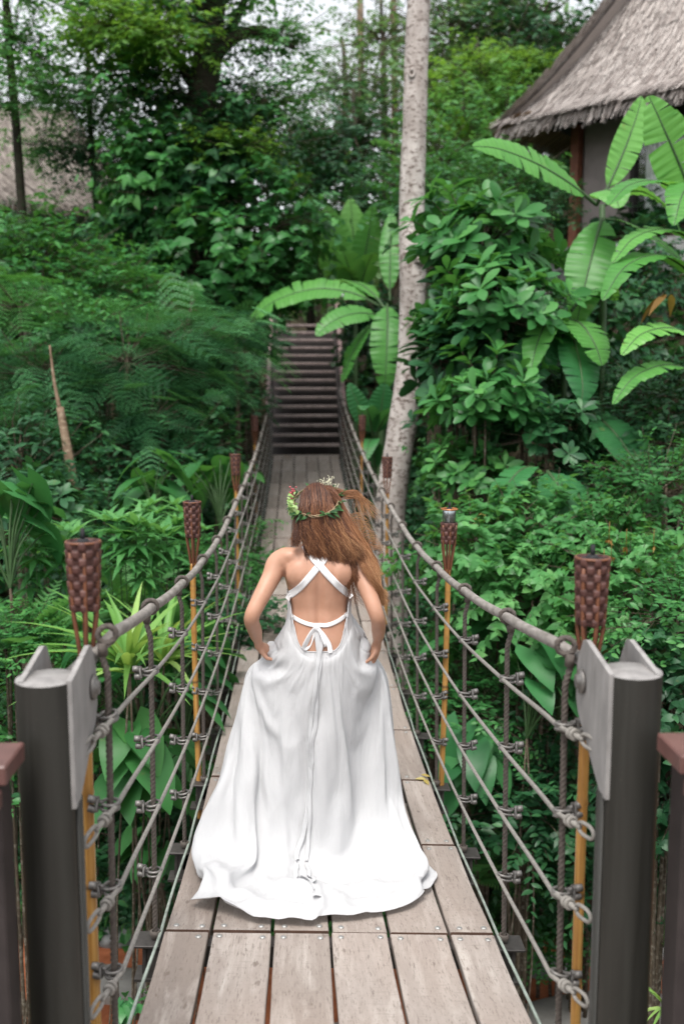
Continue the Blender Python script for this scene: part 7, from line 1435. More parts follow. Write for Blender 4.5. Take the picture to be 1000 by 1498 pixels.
def nrm(a): return a / (np.linalg.norm(a, axis=-1, keepdims=True) + 1e-9)
def leaves(mb, T, pos, d, up, size, tint, mi=0):
    """stamp a template: pos, direction, up (n,3); size (n,)"""
    V, Fc, tt = T
    n = len(pos)
    if n == 0: return
    Yv = nrm(d); Xv = nrm(np.cross(Yv, up)); Zv = np.cross(Xv, Yv)
    S = np.asarray(size, float)[:, None, None]
    W = pos[:, None] + S * (V[None, :, 0:1] * Xv[:, None] + V[None, :, 1:2] * Yv[:, None] + V[None, :, 2:3] * Zv[:, None])
    FF = (Fc[None] + (np.arange(n) * len(V))[:, None, None]).reshape(-1, Fc.shape[1])
    mb.add(W.reshape(-1, 3), FF, mi, np.clip(np.repeat(np.asarray(tint, float), len(V)) + np.tile(tt, n), 0, 1))

def lump_dirs(g, n, lo=-.35):
    d = nrm(g.normal(0, 1, (n * 3, 3))); d = d[d[:, 2] > lo][:n]
    return d
def crown_twigs(g, n, rad, shell=.45, lump=.35, lo=-.45, seed=0):
    d = lump_dirs(g, n, lo)
    l = np.array([noise.noise(Vector(x * 1.9) + Vector((seed, 0, 0))) + .5 * noise.noise(Vector(x * 4.3) + Vector((0, seed, 0))) for x in d])
    r = (1 + lump * 1.6 * l) * (1 - (1 - shell) * g.random(len(d)) ** 1.6)
    return d * r[:, None] * np.asarray(rad), d, l
def twig_foliage(g, n, rad, T, size, per=8, tlen=.35, lump=.35, shell=.4, lo=-.45, upb=.9, seed=0, spread=.9, droop=.15, mat=0):
    """sprays of alternate leaves"""
    mb = MB()
    p, d, l = crown_twigs(g, n, rad, shell, lump, lo, seed)
    n = len(p)
    td = nrm(d * .8 + np.array([0, 0, .25]) + g.normal(0, .35, (n, 3)))
    for k in range(per):
        f = (k + .5) / per
        pos = p + td * tlen * (f - .35) + np.array([0, 0, -1]) * (f * f * tlen * .35)
        side = nrm(np.cross(td, [0, 0, 1])) * (1 if k % 2 else -1)
        ld = nrm(td * .45 + side * spread + g.normal(0, .25, (n, 3)) + np.array([0, 0, -droop]))
        up = nrm(np.array([0, 0, 1]) * upb + d * .45 + g.normal(0, .28, (n, 3)))
        s = size * (.65 + .5 * g.random(n)) * (1.05 - .35 * f)
        leaves(mb, T, pos, ld, up, s, np.clip(.42 + .35 * l + g.normal(0, .16, n) + .12 * (f - .5), 0, 1))
    # twigs themselves
    for i in range(0, n, max(1, n // 60)):
        mb.tube([p[i] * .25, p[i] * .7 + [0, 0, .03], p[i] + td[i] * tlen * .5], [.010, .006, .003], 4, 1, .5, caps=False)
    return mb
def rosette_foliage(g, n, rad, T, size, per=9, lump=.3, shell=.5, lo=-.3, seed=0):
    mb = MB()
    p, d, l = crown_twigs(g, n, rad, shell, lump, lo, seed); n = len(p)
    ax = nrm(d * .75 + np.array([0, 0, .65]) + g.normal(0, .2, (n, 3)))
    ref = nrm(np.cross(ax, [0.3, .9, .1])); ref2 = np.cross(ax, ref)
    for k in range(per):
        a = 2 * np.pi * k / per + g.random(n) * .7
        rd = np.cos(a)[:, None] * ref + np.sin(a)[:, None] * ref2
        el = .15 + .55 * g.random(n) * (1 if k % 3 else 2)
        ld = nrm(rd + ax * el[:, None])
        up = nrm(ax + .1 * g.normal(0, 1, (n, 3)) - rd * el[:, None] * .5)
        leaves(mb, T, p - ax * .04 * (k % 3), ld, up, size * (.7 + .45 * g.random(n)), np.clip(.42 + .3 * l + g.normal(0, .15, n) + (.15 if k % 3 == 0 else 0), 0, 1))
    for i in range(n):
        mb.tube([p[i] * .2, p[i] * .65 + [0, 0, -.02], p[i]], [.016, .011, .007], 5, 1, .5, caps=False)
    return mb
def frond_foliage(g, n, rad, T, size, lump=.3, shell=.5, lo=-.35, seed=0, flat=.75):
    mb = MB()
    p, d, l = crown_twigs(g, n, rad, shell, lump, lo, seed); n = len(p)
    h = d * np.array([1, 1, .25]); ld = nrm(h + g.normal(0, .35, (n, 3)) * [1, 1, .7] + [0, 0, -.12])
    up = nrm(np.array([0, 0, 1]) * flat + d * .35 + g.normal(0, .15, (n, 3)))
    leaves(mb, T, p - ld * size * .35, ld, up, size * (.7 + .55 * g.random(n)), np.clip(.34 + .75 * l + g.normal(0, .13, n), 0, .95))
    for i in range(0, n, max(1, n // 50)):
        mb.tube([p[i] * .15, p[i] * .6, p[i] - ld[i] * size * .3], [.014, .009, .004], 4, 1, .5, caps=False)
    return mb
def base_rosette(g, n, T, size, el0=.2, el1=1.2, h=.02, curve=0):
    """leaves or fronds springing from one base"""
    mb = MB()
    a = g.random(n) * 6.283; el = el0 + (el1 - el0) * g.random(n)
    ld = np.stack([np.cos(a) * np.cos(el), np.sin(a) * np.cos(el), np.sin(el)], 1)
    up = np.stack([-np.cos(a) * np.sin(el), -np.sin(a) * np.sin(el), np.cos(el)], 1)
    pos = np.stack([np.cos(a) * .03, np.sin(a) * .03, h * g.random(n)], 1)
    leaves(mb, T, pos, ld, up, size * (.7 + .5 * g.random(n)), np.clip(g.normal(.5, .2, n), 0, 1))
    return mb
def star_foliage(g, ns, rad, size, per=8, T=None):
    """upright stems each topped by a star of lance leaves"""
    mb = MB(); T = T or T_LAN
    for i in range(ns):
        b = g.normal(0, .3, 2) * rad; h = .45 + .55 * g.random(); top = np.array([b[0] * 1.5, b[1] * 1.5, h * rad * 1.6])
        mb.tube([np.array([b[0], b[1], -.1]), (np.array([b[0], b[1], 0]) + top) / 2, top], [.010, .008, .006], 5, 1, .5, caps=False)
        for lvl in range(3):
            c = top - np.array([0, 0, lvl * size * .35]); n = per
            a = np.linspace(0, 6.283, n, endpoint=False) + g.random() * 6
            el = (.75, .25, -.05)[lvl] + g.normal(0, .15, n)
            ld = np.stack([np.cos(a) * np.cos(el), np.sin(a) * np.cos(el), np.sin(el)], 1)
            up = np.stack([-np.cos(a) * np.sin(el), -np.sin(a) * np.sin(el), np.cos(el)], 1)
            leaves(mb, T, np.repeat(c[None], n, 0), ld, up, size * (.75 + .4 * g.random(n)), np.clip(g.normal(.62 - .15 * lvl, .12, n), 0, 1))
    return mb
def taro_foliage(g, n, size, hgt, T=None, lean=None):
    """stalks with one big blade each"""
    mb = MB(); T = T or T_TARO
    for i in range(n):
        a = g.random() * 6.283; r = .15 + .45 * g.random(); h = hgt * (.5 + .6 * g.random())
        if lean is not None and g.random() < .7: a = lean + g.normal(0, .8)
        tip = np.array([math.cos(a) * r * hgt, math.sin(a) * r * hgt, h])
        mb.tube(crv([np.zeros(3), tip * np.array([.35, .35, .6]), tip], 8), np.linspace(.016, .007, 8), 6, 1, .5, caps=False)
        ld = np.array([math.cos(a), math.sin(a), -.55 + g.normal(0, .3)]); up = np.array([math.cos(a) * .6, math.sin(a) * .6, 1.0]) + g.normal(0, .15, 3)
        s = size * (.65 + .5 * g.random())
        leaves(mb, T, tip[None] - nrm(ld)[None] * s * .15, ld[None], up[None], np.array([s]), [np.clip(g.normal(.5, .2), 0, 1)])
    return mb

# ---- build the foliage meshes once
G_ = np.random.default_rng
PROTO = {}
def proto(key, mb, leafmat, branch='branch'):
    PROTO[key] = mb.mesh('foliage', [LM[leafmat] if leafmat in LM else M[leafmat], M[branch]])
for q in range(3):
    proto(f'feather{q}', frond_foliage(G_(20 + q), 190, (1, 1, .62), T_FEA, .44, .45, .35, -.5, q * 3.1, .6), 'blue')
proto('featherbright0', frond_foliage(G_(27), 120, (1, 1, .5), T_FEA, .50, .35, .35, -.4, 4), 'mid')
for q in range(2):
    proto(f'bushmid{q}', twig_foliage(G_(30 + q), 260, (1, 1, .8), T_OV, .15, 8, .40, seed=q * 2.2), 'mid')
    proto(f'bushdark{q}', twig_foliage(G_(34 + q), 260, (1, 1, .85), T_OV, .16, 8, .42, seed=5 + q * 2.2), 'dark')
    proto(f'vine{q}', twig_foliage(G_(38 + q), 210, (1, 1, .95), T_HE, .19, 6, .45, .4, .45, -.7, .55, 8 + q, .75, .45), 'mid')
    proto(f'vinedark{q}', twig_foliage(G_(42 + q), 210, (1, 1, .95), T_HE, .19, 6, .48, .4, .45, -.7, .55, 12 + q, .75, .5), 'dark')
    proto(f'heart{q}', twig_foliage(G_(46 + q), 210, (1, 1, .8), T_HE, .150, 8, .42, .35, .55, -.5, .6, 18 + q, .8, .35), 'bright')
    proto(f'rosette{q}', rosette_foliage(G_(50 + q), 60, (1, 1, .85), T_OB, .36, 9, seed=q * 3.3), 'mid')
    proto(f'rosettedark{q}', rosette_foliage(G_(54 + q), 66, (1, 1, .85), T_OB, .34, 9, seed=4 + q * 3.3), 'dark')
    proto(f'canopy{q}', twig_foliage(G_(58 + q), 150, (1, 1, .75), T_OV, .15, 8, .5, .55, .25, -.9, .8, 22 + q), 'bright')
    proto(f'canopyfar{q}', twig_foliage(G_(62 + q), 170, (1, 1, .85), T_OVS, .11, 8, .40, .55, .3, -.9, .8, 26 + q), 'grey')
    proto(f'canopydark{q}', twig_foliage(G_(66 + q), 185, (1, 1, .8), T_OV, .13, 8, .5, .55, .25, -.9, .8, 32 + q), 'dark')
    proto(f'small{q}', twig_foliage(G_(70 + q), 230, (1, 1, .75), T_OV, .135, 8, .40, .35, .45, -.5, .75, 40 + q), 'mid')
    proto(f'fern{q}', base_rosette(G_(74 + q), 26, T_FERN, 1.0, .15, 1.25), 'bright', 'stem')
    proto(f'strap{q}', base_rosette(G_(78 + q), 34, T_ST, 1.0, .3, 1.4, .1), 'variegated', 'stem')
    proto(f'star{q}', star_foliage(G_(82 + q), 11, 1.0, .42), 'bright', 'stem')
    proto(f'taro{q}', taro_foliage(G_(86 + q), 13, .52, 1.0, lean=-1.6), 'mid', 'stem')
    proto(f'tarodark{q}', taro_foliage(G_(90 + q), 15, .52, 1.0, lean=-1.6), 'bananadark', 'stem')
    proto(f'broad{q}', taro_foliage(G_(94 + q), 20, .50, .9, T_BROAD, lean=-1.6), 'mid', 'stem')
    proto(f'upright{q}', base_rosette(G_(98 + q), 20, tmpl(8, .26, 'lance', droop=.18, fold=.2), 1.0, .75, 1.5), 'sun', 'stem')
proto('sunny0', twig_foliage(G_(101), 190, (1, 1, .6), T_OV, .17, 8, .5, .5, .3, -.9, .7, 50, .8, .4), 'sun')

def stems(h, r, n, seed, spread=.35):
    g = np.random.default_rng(seed); mb = MB()
    for k in range(n):
        a = g.random() * 6.28; b = np.array([math.cos(a), math.sin(a)]) * .12 * g.random()
        e = np.array([math.cos(a), math.sin(a)]) * spread * (.3 + g.random())
        mb.tube(crv([(b[0], b[1], -.15), (b[0] + e[0] * .3, b[1] + e[1] * .3, h * .5), (e[0], e[1], h)], 9), np.linspace(r, r * .5, 9), 7)
    return mb
NPL = [0]
def plant(key, px, py, D, r, label, name='shrub', cat='shrub', group=None, rz=None, sz=1.0, stem='branch', trunk=None, squash=None):
    """crown centred where the photo shows it; rooted in the ground below"""
    NPL[0] += 1; sd = NPL[0]
    c = P(px, py, D); g = float(ground_h(c[0], c[1]))
    base_kind = key[:-1] in ('fern', 'strap', 'star', 'taro', 'tarodark', 'broad', 'upright')
    rz = (sd * 2.399) % 6.28 if rz is None else rz
    if base_kind:
        o = thing(name, label, cat, c, group)
        if c[2] - g > .05:
            m2 = MB(); hh = c[2] - g
            for q in range(2):
                a_ = q * 1.26 + sd; e_ = .10 + .05 * q
                m2.tube(crv([(e_ * 2 * math.cos(a_), e_ * 2 * math.sin(a_), -hh - .1), (e_ * math.cos(a_ + .6), e_ * math.sin(a_ + .6), -hh * .5), (0, 0, .02)], 8), .007, 5)
            part('stem', m2, M['branch'], o)
        link('foliage', PROTO[key], o, (0, 0, 0), (0, 0, rz), (r, r, r * sz))
    else:
        h = max(.15, c[2] - g)
        o = thing(name, label, cat, (c[0], c[1], g), group)
        m2 = stems(h + .1 * r, trunk or max(.018, .022 * r), 1 if trunk else 4, sd, .0 if trunk else .3 * r)
        part('trunk' if trunk else 'stem', m2, M[stem], o)
        link('foliage' if not trunk else 'crown', PROTO[key], o, (0, 0, h), (0, 0, rz), (r, r, r * sz))
    return o

# ---- banana leaves, each given its own curve in space
def banana_leaf(mb, base, tip, width, arch=.18, tears=.3, seed=0, roll=0.0, stalk=.12, tint=.5, hang=.35, up=None):
    g = np.random.default_rng(seed)
    base, tip = np.asarray(base, float), np.asarray(tip, float)
    L = np.linalg.norm(tip - base)
    upv = np.array([0, 0, 1.0]) if up is None else np.asarray(up, float)
    mid = (base + tip) / 2 + upv * L * arch
    q = crv([base, base * .55 + mid * .45 + upv * L * arch * .22, mid, mid * .4 + tip * .6 + upv * L * arch * .35, tip], 90)
    T = np.gradient(q, axis=0); T = nrm(T)
    S = nrm(np.cross(T, np.repeat(upv[None], len(q), 0)))
    N = np.cross(S, T)
    S2 = S * math.cos(roll) + N * math.sin(roll); N2 = np.cross(S2, T)
    f = np.linspace(0, 1, len(q)); ff = np.clip((f - stalk) / (1 - stalk), 0, 1)
    wd = width / 2 * np.clip(np.sin(np.pi * np.clip(ff, 0, 1) ** .85), 0, None) ** .62 * (ff > 0)
    mb.tube(q, np.linspace(.020, .004, len(q)) * (width / .5) ** .5, 6, 1, .8, caps=False)
    for s in (-1, 1):
        i = 0
        while i < len(q) - 1:
            n = len(q) - 1 - i
            if g.random() < tears * 1.0: n = int(g.integers(2, 8))
            else: n = int(g.integers(8, 28)) if tears > .02 else n
            n = min(n, len(q) - 1 - i)
            j = np.arange(i, i + n + 1)
            dr = hang * (.5 + .9 * g.random() * (1 if tears > .02 else .3)); sw = g.normal(0, .12 if tears > .02 else .02)
            rows = []
            for k in np.linspace(0, 1, 5):
                sl = .10 * k * (1 - .5 * k)
                w_ = wd[j] * (1 - (.04 * g.random() if tears else 0))
                p = q[j] + s * S2[j] * (w_ * k)[:, None] * (1 - .12 * dr * k * k) + N2[j] * ((.16 * k - .5 * dr * k * k) * w_)[:, None] + T[j] * (sl * w_ + sw * w_ * k)[:, None]
                p = p + N2[j] * (.005 * np.sin(j * 1.0 + seed) * k)[:, None]
                if tears > .02:
                    c = p.mean(0); p = c + (p - c) * (1 - .05 * k)
                rows.append(p)
            tt = np.clip(tint - .06 + .13 * np.where(j % 3 == 0, -1, .5)[None] * np.ones((5, 1)) + g.normal(0, .05), 0, 1)
            mb.grid(np.array(rows), 0, tt, flip=(s > 0))
            i += n
def banana_plant(label, name, leaves_px, stem_px=None, group='banana plants', mat='banana', stemr=.07, cat='banana plant'):
    pts = [P(*a[0]) for a in leaves_px]
    c = P(*stem_px[0]) if stem_px else np.mean(pts, 0)
    g = float(ground_h(c[0], c[1])); o = thing(name, label, cat, (c[0], c[1], g), group)
    O = np.array(o.location)
    mb = MB(); path = [P(*a) for a in stem_px] if stem_px else [c, c + [0, 0, .3]]
    path = [np.array([path[0][0], path[0][1], min(g - .1, path[0][2] - .1)])] + path
    mb.tube(crv(path, 20) - O, np.linspace(stemr, stemr * .55, 20), 12); part('stem', mb, M['stem'], o)
    for k, a in enumerate(leaves_px):
        b, t_, w = P(*a[0]), P(*a[1]), a[2]
        kw = a[3] if len(a) > 3 else {}
        mt = kw.pop('mat', mat)
        mb = MB(); banana_leaf(mb, b - O, t_ - O, w, seed=k * 7 + len(label), **kw)
        part('leaf', mb, [LM[mt], M['stem']], o)
    return o

def trunk_mesh(pts, m=40, n=18, wob=.06, seed=0):
    """pts (px,py,D,r)"""
    q = np.array([list(P(a, b, d)) + [r] for a, b, d, r in pts]); q = crv(q, m)
    mb = MB(); mb.tube(q[:, :3], q[:, 3], n)
    V = mb.v[0]; cen = np.repeat(q[:, :3], n, 0); dv = V - cen
    k = 1 + wob * 2 * np.array([noise.noise(Vector(v * 3.1) + Vector((seed, 0, 0))) + .5 * noise.noise(Vector(v * 9)) for v in V])
    mb.v[0] = cen + dv * k[:, None]
    return mb, q
# ================================================================== placing the jungle
# ---- tall pale tree right of the bridge
mb, q = trunk_mesh([(580, 1330, 11.2, .22), (577, 1150, 11.2, .19), (574, 900, 11.2, .175), (570, 760, 11.2, .17), (577, 690, 11.2, .165), (590, 610, 11.2, .160), (600, 520, 11.2, .150), (603, 430, 11.1, .145), (603, 370, 11.1, .152), (602, 300, 11.1, .142), (606, 180, 11, .135), (611, 20, 11, .13), (618, -200, 11, .125), (626, -600, 11, .115), (634, -1100, 11, .10)], 110, 22, .035)
o = thing('tree', 'tall pale grey bent tree trunk with a dark knot right of the bridge', 'tree', q[0, :3])
O = q[0, :3]
m = mb.mesh('trunk', [M['pale_bark']]); 
V = np.empty(len(m.vertices) * 3, np.float32); m.vertices.foreach_get('co', V); m.vertices.foreach_set('co', (V.reshape(-1, 3) - O).astype(np.float32).ravel())
tk = link('trunk', m, o)
for px, py, r, D in ((613, 372, .10, 10.94), (602, 107, .055, 10.86)):
    c = P(px, py, D) - O; mb = MB()
    mb.torus(c, r * .62, r * .34, ax=_f, n=20, k=8, sx=.8, sy=1.15); mb.ball(c + _f * .02, (r * .5, r * .3, r * .7), 10, 1)
    part('knot', mb, [M['pale_bark'], M['branch']], tk)
g = G_(3); mb = MB()
for k in range(6):
    a = k * 1.05; b = q[-1, :3] - O
    tip = b + np.array([math.cos(a) * 1.6, math.sin(a) * 1.6, .4 + .5 * math.sin(k * 2)])
    mb.tube(crv([b, (b + tip) / 2 + [0, 0, .8], tip], 12), np.linspace(.03, .008, 12), 6, 1, caps=False)
    qq = crv([b, (b + tip) / 2 + [0, 0, .8], tip], 40)[4:]
    T = nrm(np.gradient(qq, axis=0)); S = nrm(np.cross(T, [0, 0, 1]))
    for s in (-1, 1): leaves(mb, T_LAN, qq, nrm(S * s + T * .5 + [0, 0, -.35]), np.repeat([[0, 0, 1.]], len(qq), 0), np.full(len(qq), .55), np.full(len(qq), .5))
part('crown', mb, [LM['mid'], M['branch']], o)

# ---- the vine covered tree at upper left
mb, q = trunk_mesh([(305, 640, 15.8, .30), (298, 470, 15.8, .27), (292, 330, 15.8, .25), (290, 200, 15.7, .25), (300, 110, 15.6, .23), (312, 30, 15.5, .19), (322, -80, 15.4, .16), (330, -260, 15.3, .1)], 60, 16, .08, 3)
o = thing('tree', 'big dark tree swathed in heart-leaved vine left of the staircase', 'tree', q[0, :3])
O = q[0, :3]
def trunk_part(mb, name, mat, par, O):
    mb.v = [v - O for v in mb.v]; return part(name, mb, mat, par)
tk = trunk_part(mb, 'trunk', M['dark_bark'], o, O)
for pts in ([(298, 105, 15.6, .13), (335, 60, 15.5, .10), (385, 45, 15.3, .07), (430, 70, 15.2, .04)], [(296, 150, 15.7, .10), (250, 70, 15.4, .07), (200, 10, 15.2, .05)], [(300, 100, 15.6, .09), (345, 30, 15.9, .07), (380, -60, 16, .05)], [(310, 40, 15.5, .08), (260, -40, 15.5, .05), (190, -90, 15.3, .04)]):
    mb, _ = trunk_mesh(pts, 20, 10, .08, 4); trunk_part(mb, 'limb', M['dark_bark'], tk, O)
def foliage_at(par, O, key, px, py, D, r, sz=1.0, rz=None, name='crown'):
    c = P(px, py, D) - O
    link(name, PROTO[key], par, c, (0, 0, (px * .7 + py * .3) % 6.28 if rz is None else rz), (r, r, r * sz))
for a in (('vine0', 300, 400, 15.3, 1.15, .9), ('vine1', 390, 330, 15.2, 1.0, .9), ('vine0', 250, 290, 15.5, 1.0, 1.1), ('vinedark1', 320, 240, 15.4, .95, 1.1), ('vine0', 405, 420, 15.2, .7, .8), ('vine1', 235, 225, 15.2, .8, .8), ('vinedark0', 340, 480, 15.0, .65, .8), ('vinedark1', 205, 380, 15.8, .9, .9)):
    foliage_at(o, O, a[0], *a[1:5], sz=a[5], name='vine')
for a in (('canopy0', 185, 100, 15.4, 1.15, .8), ('canopy1', 225, 0, 15.2, 1.1, .7), ('canopy0', 395, 150, 15.2, .85, .7), ('canopy1', 140, -10, 15.8, 1.1, .7), ('canopy0', 320, -70, 15.2, 1.6, .7), ('sunny0', 235, 60, 14.6, .9, .7), ('sunny0', 170, 40, 14.8, .9, .7), ('canopydark0', 345, 160, 15.8, 1.1, .9), ('canopydark1', 235, 130, 15.9, 1.1, .9), ('sunny0', 345, 215, 14.9, .7, .7), ('canopy1', 410, 55, 15.3, .8, .7), ('canopydark1', 300, 35, 15.8, .9, .8)):
    foliage_at(o, O, a[0], *a[1:5], sz=a[5])

# ---- slender trees before the hut
def slim_tree(label, pts, crowns, bark='dark_bark', group=None, cname='crown'):
    mb, q = trunk_mesh(pts, 30, 9, .06, len(label)); c = q[0, :3].copy(); g0 = float(ground_h(c[0], c[1]))
    if c[2] > g0: mb.tube([c, np.array([c[0], c[1], g0 - .2])], pts[0][3], 9)
    O = np.array([c[0], c[1], min(g0, c[2])])
    o = thing('tree', label, 'tree', O, group); trunk_part(mb, 'trunk', M[bark], o, O)
    for a in crowns: foliage_at(o, O, a[0], *a[1:5], sz=a[5], name=cname)
    return o
slim_tree('slender dark-stemmed tree in front of the tan thatched hut', [(150, 420, 17, .06), (138, 270, 17, .055), (132, 180, 17, .05), (128, 60, 17, .04)], [('canopydark0', 120, 225, 16.8, .85, .9), ('canopy0', 60, 215, 16.9, .6, .8), ('canopydark1', 175, 250, 16.6, .65, .9), ('canopydark0', 40, 320, 17, .6, .7), ('canopy1', 155, 150, 17, .9, .9), ('canopy0', 95, 150, 16.6, .7, .8), ('canopydark0', 135, 340, 16.8, .75, .9), ('canopy1', 185, 290, 16.6, .7, .9)])
slim_tree('sparse-leaved tree at the top left corner with white sky between its leaves', [(40, 420, 16, .08), (25, 200, 15.8, .07), (10, 20, 15.5, .06), (0, -150, 15.4, .05)], [('canopy1', 20, 60, 15.4, 1.0, .75), ('canopy0', 60, 120, 15.2, .7, .6), ('canopy0', 10, 150, 15, .6, .7), ('canopy1', 50, -40, 15.2, .8, .7)])
slim_tree('thin brown-stemmed sapling leaning before the lower hut wall', [(162, 440, 16.2, .05), (155, 370, 16.2, .05), (160, 300, 16.2, .04), (180, 230, 16.2, .03)], [('canopydark1', 190, 210, 16.3, .6, .9), ('bushdark0', 175, 330, 16.6, .55, 1.0)], 'stake_bark')

# ---- feathery shrubs on the left
for k, (key, px, py, D, r, lab) in enumerate([
    ('bushmid0', 55, 400, 14.2, 1.25, 'leafy green bush below the tan thatched hut'),
    ('bushmid1', 150, 440, 13.6, .95, 'leafy green bush between the hut and the feathery shrubs'),
    ('featherbright0', 30, 455, 12.6, 1.0, 'yellowish feathery shrub touching the left edge above the stake'),
    ('feather0', 75, 550, 11.4, .95, 'feathery blue-green shrub behind the top of the bare stake'),
    ('feather1', 185, 530, 11.6, 1.0, 'feathery shrub with layered sprays, middle of the left thicket'),
    ('feather2', 270, 505, 12.4, .95, 'feathery shrub spreading towards the dark vine tree'),
    ('feather0', 296, 565, 12.0, .52, 'drooping feathery shrub beside the small far left torch'),
    ('feather1', 220, 615, 11.2, .72, 'lowest drooping feathery spray above the dark hollow'),
    ('feather2', 20, 630, 10.8, .75, 'shaded feathery shrub at the left edge beside the stake'),
    ('feather0', 345, 490, 13.4, .62, 'small feathery shrub tucked under the vine beside the staircase'),
    ('featherbright0', 230, 450, 13.4, .75, 'bright feathery shrub top just under the vine tree'),
]):
    plant(key, px, py, D, r, lab, group='feathery shrubs left of the bridge' if 'feather' in key else 'leafy bushes on the left', trunk=.05 if 'feather' in key else None)

# ---- the bare stake with a climbing vine
mb, q = trunk_mesh([(122, 900, 9.6, .055), (116, 780, 9.6, .05), (106, 700, 9.6, .047), (96, 640, 9.6, .043), (88, 596, 9.6, .036)], 40, 12, .06, 9)
O = q[0, :3].copy(); O[2] = min(O[2], float(ground_h(O[0], O[1])))
o = thing('tree_stump', 'bare brown leaning tree stump with a vine round its foot', 'tree stump', O)
mb.tube([q[0, :3], np.array([q[0, 0], q[0, 1], O[2] - .2])], .07, 10)
tk = trunk_part(mb, 'trunk', M['stake_bark'], o, O)
mb, _ = trunk_mesh([(88, 600, 9.6, .022), (80, 560, 9.6, .016), (73, 505, 9.6, .010)], 14, 7, .05, 2); trunk_part(mb, 'dead_shoot', M['stake_bark'], tk, O)
foliage_at(o, O, 'heart0', 115, 785, 9.5, .26, 1.5, name='vine'); foliage_at(o, O, 'heart1', 108, 745, 9.55, .16, 1.4, name='vine')

# ---- broad-leaved plants in the left hollow
for key, px, py, D, r, lab, nm, cat in [
    ('broad0', 322, 775, 10.0, .72, 'broad-leaved plant with pale green leaves in the dark left hollow', 'broad_leaf_plant', 'plant'),
    ('broad1', 235, 800, 9.4, .66, 'broad-leaved plant just above the second left torch', 'broad_leaf_plant', 'plant'),
    ('taro0', 225, 770, 9.0, .60, 'taro plant between the brown stump and the second left torch', 'taro_plant', 'taro plant'),
    ('tarodark1', 318, 720, 11.2, .46, 'taro plant holding its leaves up near the third left torch', 'taro_plant', 'taro plant'),
    ('broad1', 352, 725, 12.4, .45, 'light green broad-leaved plant beside the far left torch', 'broad_leaf_plant', 'plant'),
    ('tarodark0', 15, 860, 6.6, .62, 'dark plant with one great round leaf at the left edge', 'taro_plant', 'taro plant'),
    ('rosettedark0', 45, 745, 8.2, .40, 'dark rosette-leaved shrub left of the stump foot', 'shrub', 'shrub'),
    ('star0', 190, 905, 7.4, .50, 'bright star-leaved plant right of the large left torch', 'star_leaf_plant', 'plant'),
    ('star1', 60, 905, 7.2, .46, 'bright star-leaved plant left of the large left torch', 'star_leaf_plant', 'plant'),
    ('star0', 245, 850, 8.2, .42, 'star-leaved plant under the left handrail rope by the second torch', 'star_leaf_plant', 'plant'),
    ('fern0', 30, 960, 6.6, .62, 'bright fern behind the top of the left steel post', 'fern', 'fern'),
    ('fern1', 95, 935, 7.6, .62, 'lacy fern between the left steel post and the star-leaved plants', 'fern', 'fern'),
    ('fern0', 190, 885, 8.4, .55, 'pale fern behind the star-leaved plant by the large left torch', 'fern', 'fern'),
    ('fern1', 265, 920, 7.6, .45, 'fern beneath the left handrail near the second torch pole', 'fern', 'fern'),
    ('strap0', 190, 985, 5.9, .62, 'striped strap-leaved plant framed by the left side ropes', 'strap_leaf_plant', 'plant'),
    ('strap1', 240, 975, 6.6, .50, 'second striped strap-leaved plant nearer the second torch pole', 'strap_leaf_plant', 'plant'),
    ('tarodark1', 215, 1110, 6.3, .72, 'dark taro plant behind the ropes left of the gown', 'taro_plant', 'taro plant'),
    ('taro0', 195, 1210, 6.2, .62, 'taro plant with heart leaves above the red path at left', 'taro_plant', 'taro plant'),
    ('tarodark0', 270, 1085, 7.0, .70, 'glossy dark taro plant close to the left deck edge', 'taro_plant', 'taro plant'),
    ('taro1', 235, 1290, 6.8, .42, 'broad taro plant low beside the left deck edge', 'taro_plant', 'taro plant'),
    ('broad0', 245, 1180, 6.9, .52, 'pale broad-leaved plant low behind the left side ropes', 'broad_leaf_plant', 'plant'),
    ('taro1', 225, 1490, 6.0, .16, 'small taro plant growing by the stone in the red path', 'taro_plant', 'taro plant'),
    ('tarodark1', 185, 1500, 5.8, .16, 'small dark plant at the foot of the large left torch', 'taro_plant', 'taro plant'),
    ('fern0', 90, 1330, 7.6, .55, 'shaded fern low behind the left steel post', 'fern', 'fern'),
    ('bushdark1', 320, 950, 8.6, .62, 'dark leafy bush behind the second left torch pole', 'shrub', 'shrub'),
    ('bushmid0', 290, 860, 9.2, .55, 'green leafy bush behind the second left torch head', 'shrub', 'shrub'),
    ('small0', 345, 820, 10.5, .55, 'small-leaved bush beneath the third left torch', 'shrub', 'shrub'),
    ('bushdark0', 150, 820, 9.4, .75, 'dark leafy bush between the stump and the second left torch', 'shrub', 'shrub'),
    ('small1', 60, 1080, 7.0, .65, 'small-leaved bush seen left of the left steel post', 'shrub', 'shrub'),
    ('fern1', 150, 1010, 6.8, .5, 'fern hidden behind the bolted plates of the left post', 'fern', 'fern'),
    ('bushdark1', 100, 1190, 7.4, .7, 'dark leafy bush between the left post and the torch pole', 'shrub', 'shrub'),
]:
    plant(key, px, py, D, r, lab, nm, cat, group={'fern': 'ferns on the left bank', 'taro_plant': 'taro plants', 'broad_leaf_plant': 'broad-leaved plants left of the bridge', 'star_leaf_plant': 'star-leaved plants on the left', 'strap_leaf_plant': 'striped strap-leaved plants'}.get(nm, 'leafy bushes on the left'))

